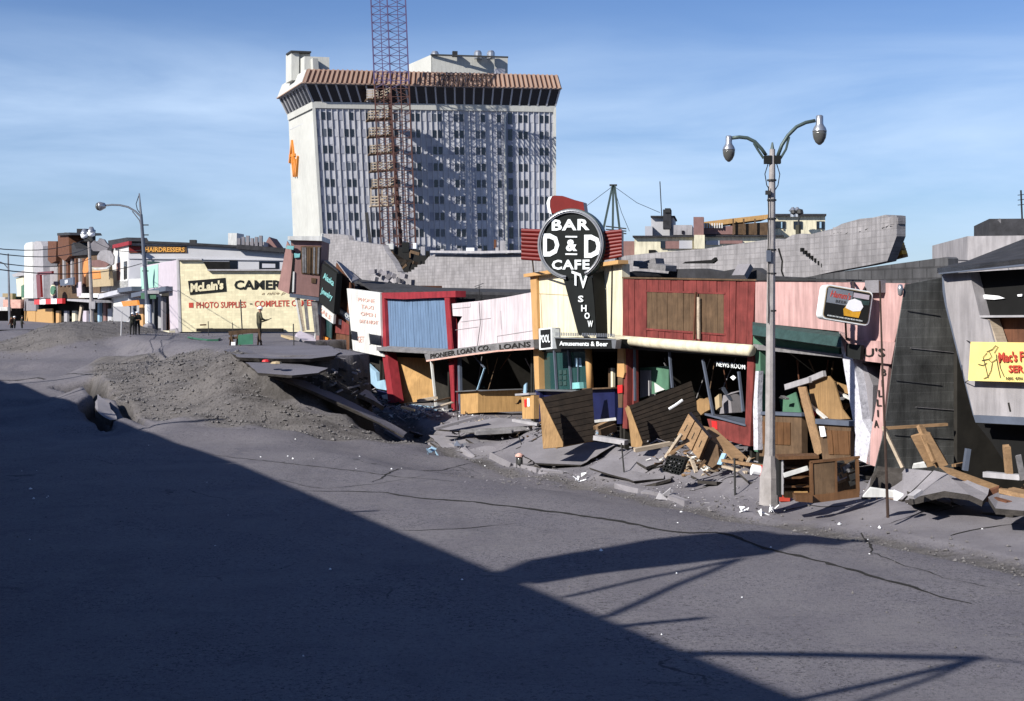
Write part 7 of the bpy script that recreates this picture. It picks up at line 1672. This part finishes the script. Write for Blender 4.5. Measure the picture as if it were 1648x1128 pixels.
# broken paving chunks among the rubble, all alike
random.seed(14)
for x, y, lb in ((706, 716, 'paving chunk beside the foot of the thin stake before the ochre bulkhead'), (765, 712, 'paving chunk lying between the thin stake and the blackish timber'), (842, 744, 'paving chunk just behind the road lantern'), (884, 752, 'paving chunk at the kerb right of the lantern'), (930, 700, 'paving chunk close under the first dark panel'),
                 (985, 730, 'paving chunk left of the short stake between the dark panels'), (1045, 742, 'paving chunk in front of the bigger dark panel'), (1060, 778, 'paving chunk on the kerb below the black crate'), (1150, 778, 'paving chunk on the bare pavement left of the black stake'), (1212, 770, 'paving chunk close to the left side of the lamp post base'),
                 (1240, 762, 'paving chunk hidden partly behind the lamp post base'), (1500, 808, 'paving chunk under the lip of the hollow heaved slab'), (1575, 812, 'paving chunk below the lower end of the long orange brown plank'), (1622, 828, 'paving chunk nearest the right edge of the photo'), (676, 700, 'paving chunk at the foot of the red framed shop steps'),
                 (1395, 770, 'paving chunk between the display cabinet and the pink pillar'), (1128, 768, 'paving chunk right in front of the toppled cabinet'), (722, 684, 'paving chunk beside the base of the red post of the red framed shop')):
    c = gpt(x, y); k = random.randint(4, 6); r_ = random.uniform(.3, .6); n_ = Vector((random.uniform(-.35, .35), random.uniform(-.5, .15), 1)).normalized()
    ex = n_.cross(Vector((0, 1, 0))).normalized(); ey = n_.cross(ex)
    o = slab('paving_chunk', [c + Z * .06 + (ex * math.cos(6.283 * i / k) + ey * math.sin(6.283 * i / k)) * r_ * random.uniform(.6, 1.2) for i in range(k)], .09, M['concrete'], lb, 'paving chunk', 'broken paving chunks')
# ================================================================== SOUTH SIDE OF THE STREET (casts the shade)
def sw(s): return -6.0 - .081 * (s - 27) if s > 27 else -6.0
Hs = 10.78
def south(name, label, s0, s1, H_, m, nb):
    o = thing(name, label, 'building', W3(sw(s0) - 6, (s0 + s1) / 2, 0))
    a = W3(sw(s0), s0, -1); b = W3(sw(s1), s1, -1)
    part('front_wall', MB().prism([a, b, b + Z * (H_ + 1), a + Z * (H_ + 1)], -U * .4), M[m], o)
    part('body', MB().prism([a - U * .4, b - U * .4, b - U * .4 + Z * (H_ + .4), a - U * .4 + Z * (H_ + .4)], -U * 14), M[m], o)
    part('sky_block_storey', MB().prism([a - U * 6, b - U * 6, b - U * 6 + Z * (H_ + 3.6), a - U * 6 + Z * (H_ + 3.6)], -U * 8.2), M[m], o); part('sky_block_mass', MB().prism([a - U * 14, b - U * 14, b - U * 14 + Z * (H_ + 8), a - U * 14 + Z * (H_ + 8)], -U * 12), M[m], o)  # unseen upper masses added only to block sky light from the street
    part('cornice', MB().beam(a + Z * (H_ + .9) + U * .02, b + Z * (H_ + .9) + U * .02, .3, .2), M['pale_concrete'], o)
    for i in range(nb):
        f0 = (i + .2) / nb; f1 = (i + .8) / nb
        for z0, z1 in ((3.6, 5.8), (7.0, 9.0)):
            q = [a.lerp(b, f) + Z * (z + 1) + U * .02 for f, z in ((f0, z0), (f1, z0), (f1, z1), (f0, z1))]; w_ = part('window', MB().prism(q, U * .04), M['window_glass'], o)
            part('sill', MB().beam(q[0] + U * .06, q[1] + U * .06, .12, .1), M['pale_concrete'], w_)
    return o
south('south_store', 'brick two storey store on the shaded side of the street, outside the photo', -26, 40, Hs, 'brown_stucco', 12)
south('south_hall', 'grey two storey hall further along the shaded side of the street, outside the photo', 40.1, 118, Hs, 'grey_stucco', 14)
TT = Hs * 1.6
def sc(p_, s_, dz=0):
    """roof level point whose shadow falls at street point (p,s)"""
    return W3(p_ - .964 * TT, s_ - .266 * TT, Hs + dz)
# big slanted blade sign over the roof edge
o = thing('roof_blade_sign', 'large slanted theatre sign projecting over the shaded pavement, outside the photo', 'sign', W3(-6, 20, Hs))
SB = 18.4
def bl(px, py, s_b=SB):
    """roof sign point whose shadow falls on the street where the photograph shows it"""
    g = onz(px, py, 0); p_, s_ = ps(g); t = (s_ - s_b) / .266; return W3(p_ - .964 * t, s_b, t * math.tan(SUN_EL))
part('blade', MB().prism([bl(*q) for q in ((780, 930), (850, 902), (960, 884), (1040, 868), (1100, 862), (1230, 850), (1262, 858), (1300, 851), (1396, 861), (1345, 876), (1290, 872), (1240, 889), (1100, 906), (950, 924), (860, 938))], D * .12), M['red_sign'], o)
for a, b in (((1190, 897), (908, 959)), ((1190, 897), (975, 991))): part('brace', MB().beam(bl(*a), sc(*ps(onz(*b, 0))), .12), M['dark_metal'], o)
for dp_ in (-.5, -3.5, -5.5): part('post', MB().beam(W3(-9 + dp_, SB, Hs), W3(-9 + dp_, SB, Hs + 3.6), .15), M['dark_metal'], o)
o = thing('bracket_sign_frame', 'triangular iron sign bracket on the shaded shop front, outside the photo', 'bracket', W3(-6, 11, Hs))
ap = sc(13.7, 15.5)
for p_, s_ in ((10.3, 17.4), (10.2, 14.6), (10.2, 13.9)): part('arm', MB().beam(sc(p_ - .3, s_), ap, .16 if s_ != 13.9 else .10), M['dark_metal'], o)
part('guy_wire', MB().tube([ap, sc(16.5, 12.5)], .03, 5), M['wire'], o)
for i, (p_, s_, L_) in enumerate(((12.4, 55.7, 3.8), (9.8, 67, 3.2), (10.2, 59.5, 3.6), (12.0, 75, 5.5), (10.5, 33, 1.5), (9.6, 44.0, 1.0), (11.5, 19.3, 1.4))):
    e = sc(p_, s_); single('roof_flagpole', MB().tube([e - U * (L_ + 1), e], [.12, .09], 8), M['steel'], ('%s flagpole from the near end of the shaded roof edge' % ('first second third fourth fifth sixth seventh'.split()[[19.3, 33, 44.0, 55.7, 59.5, 67, 75].index(s_)])), 'flagpole')
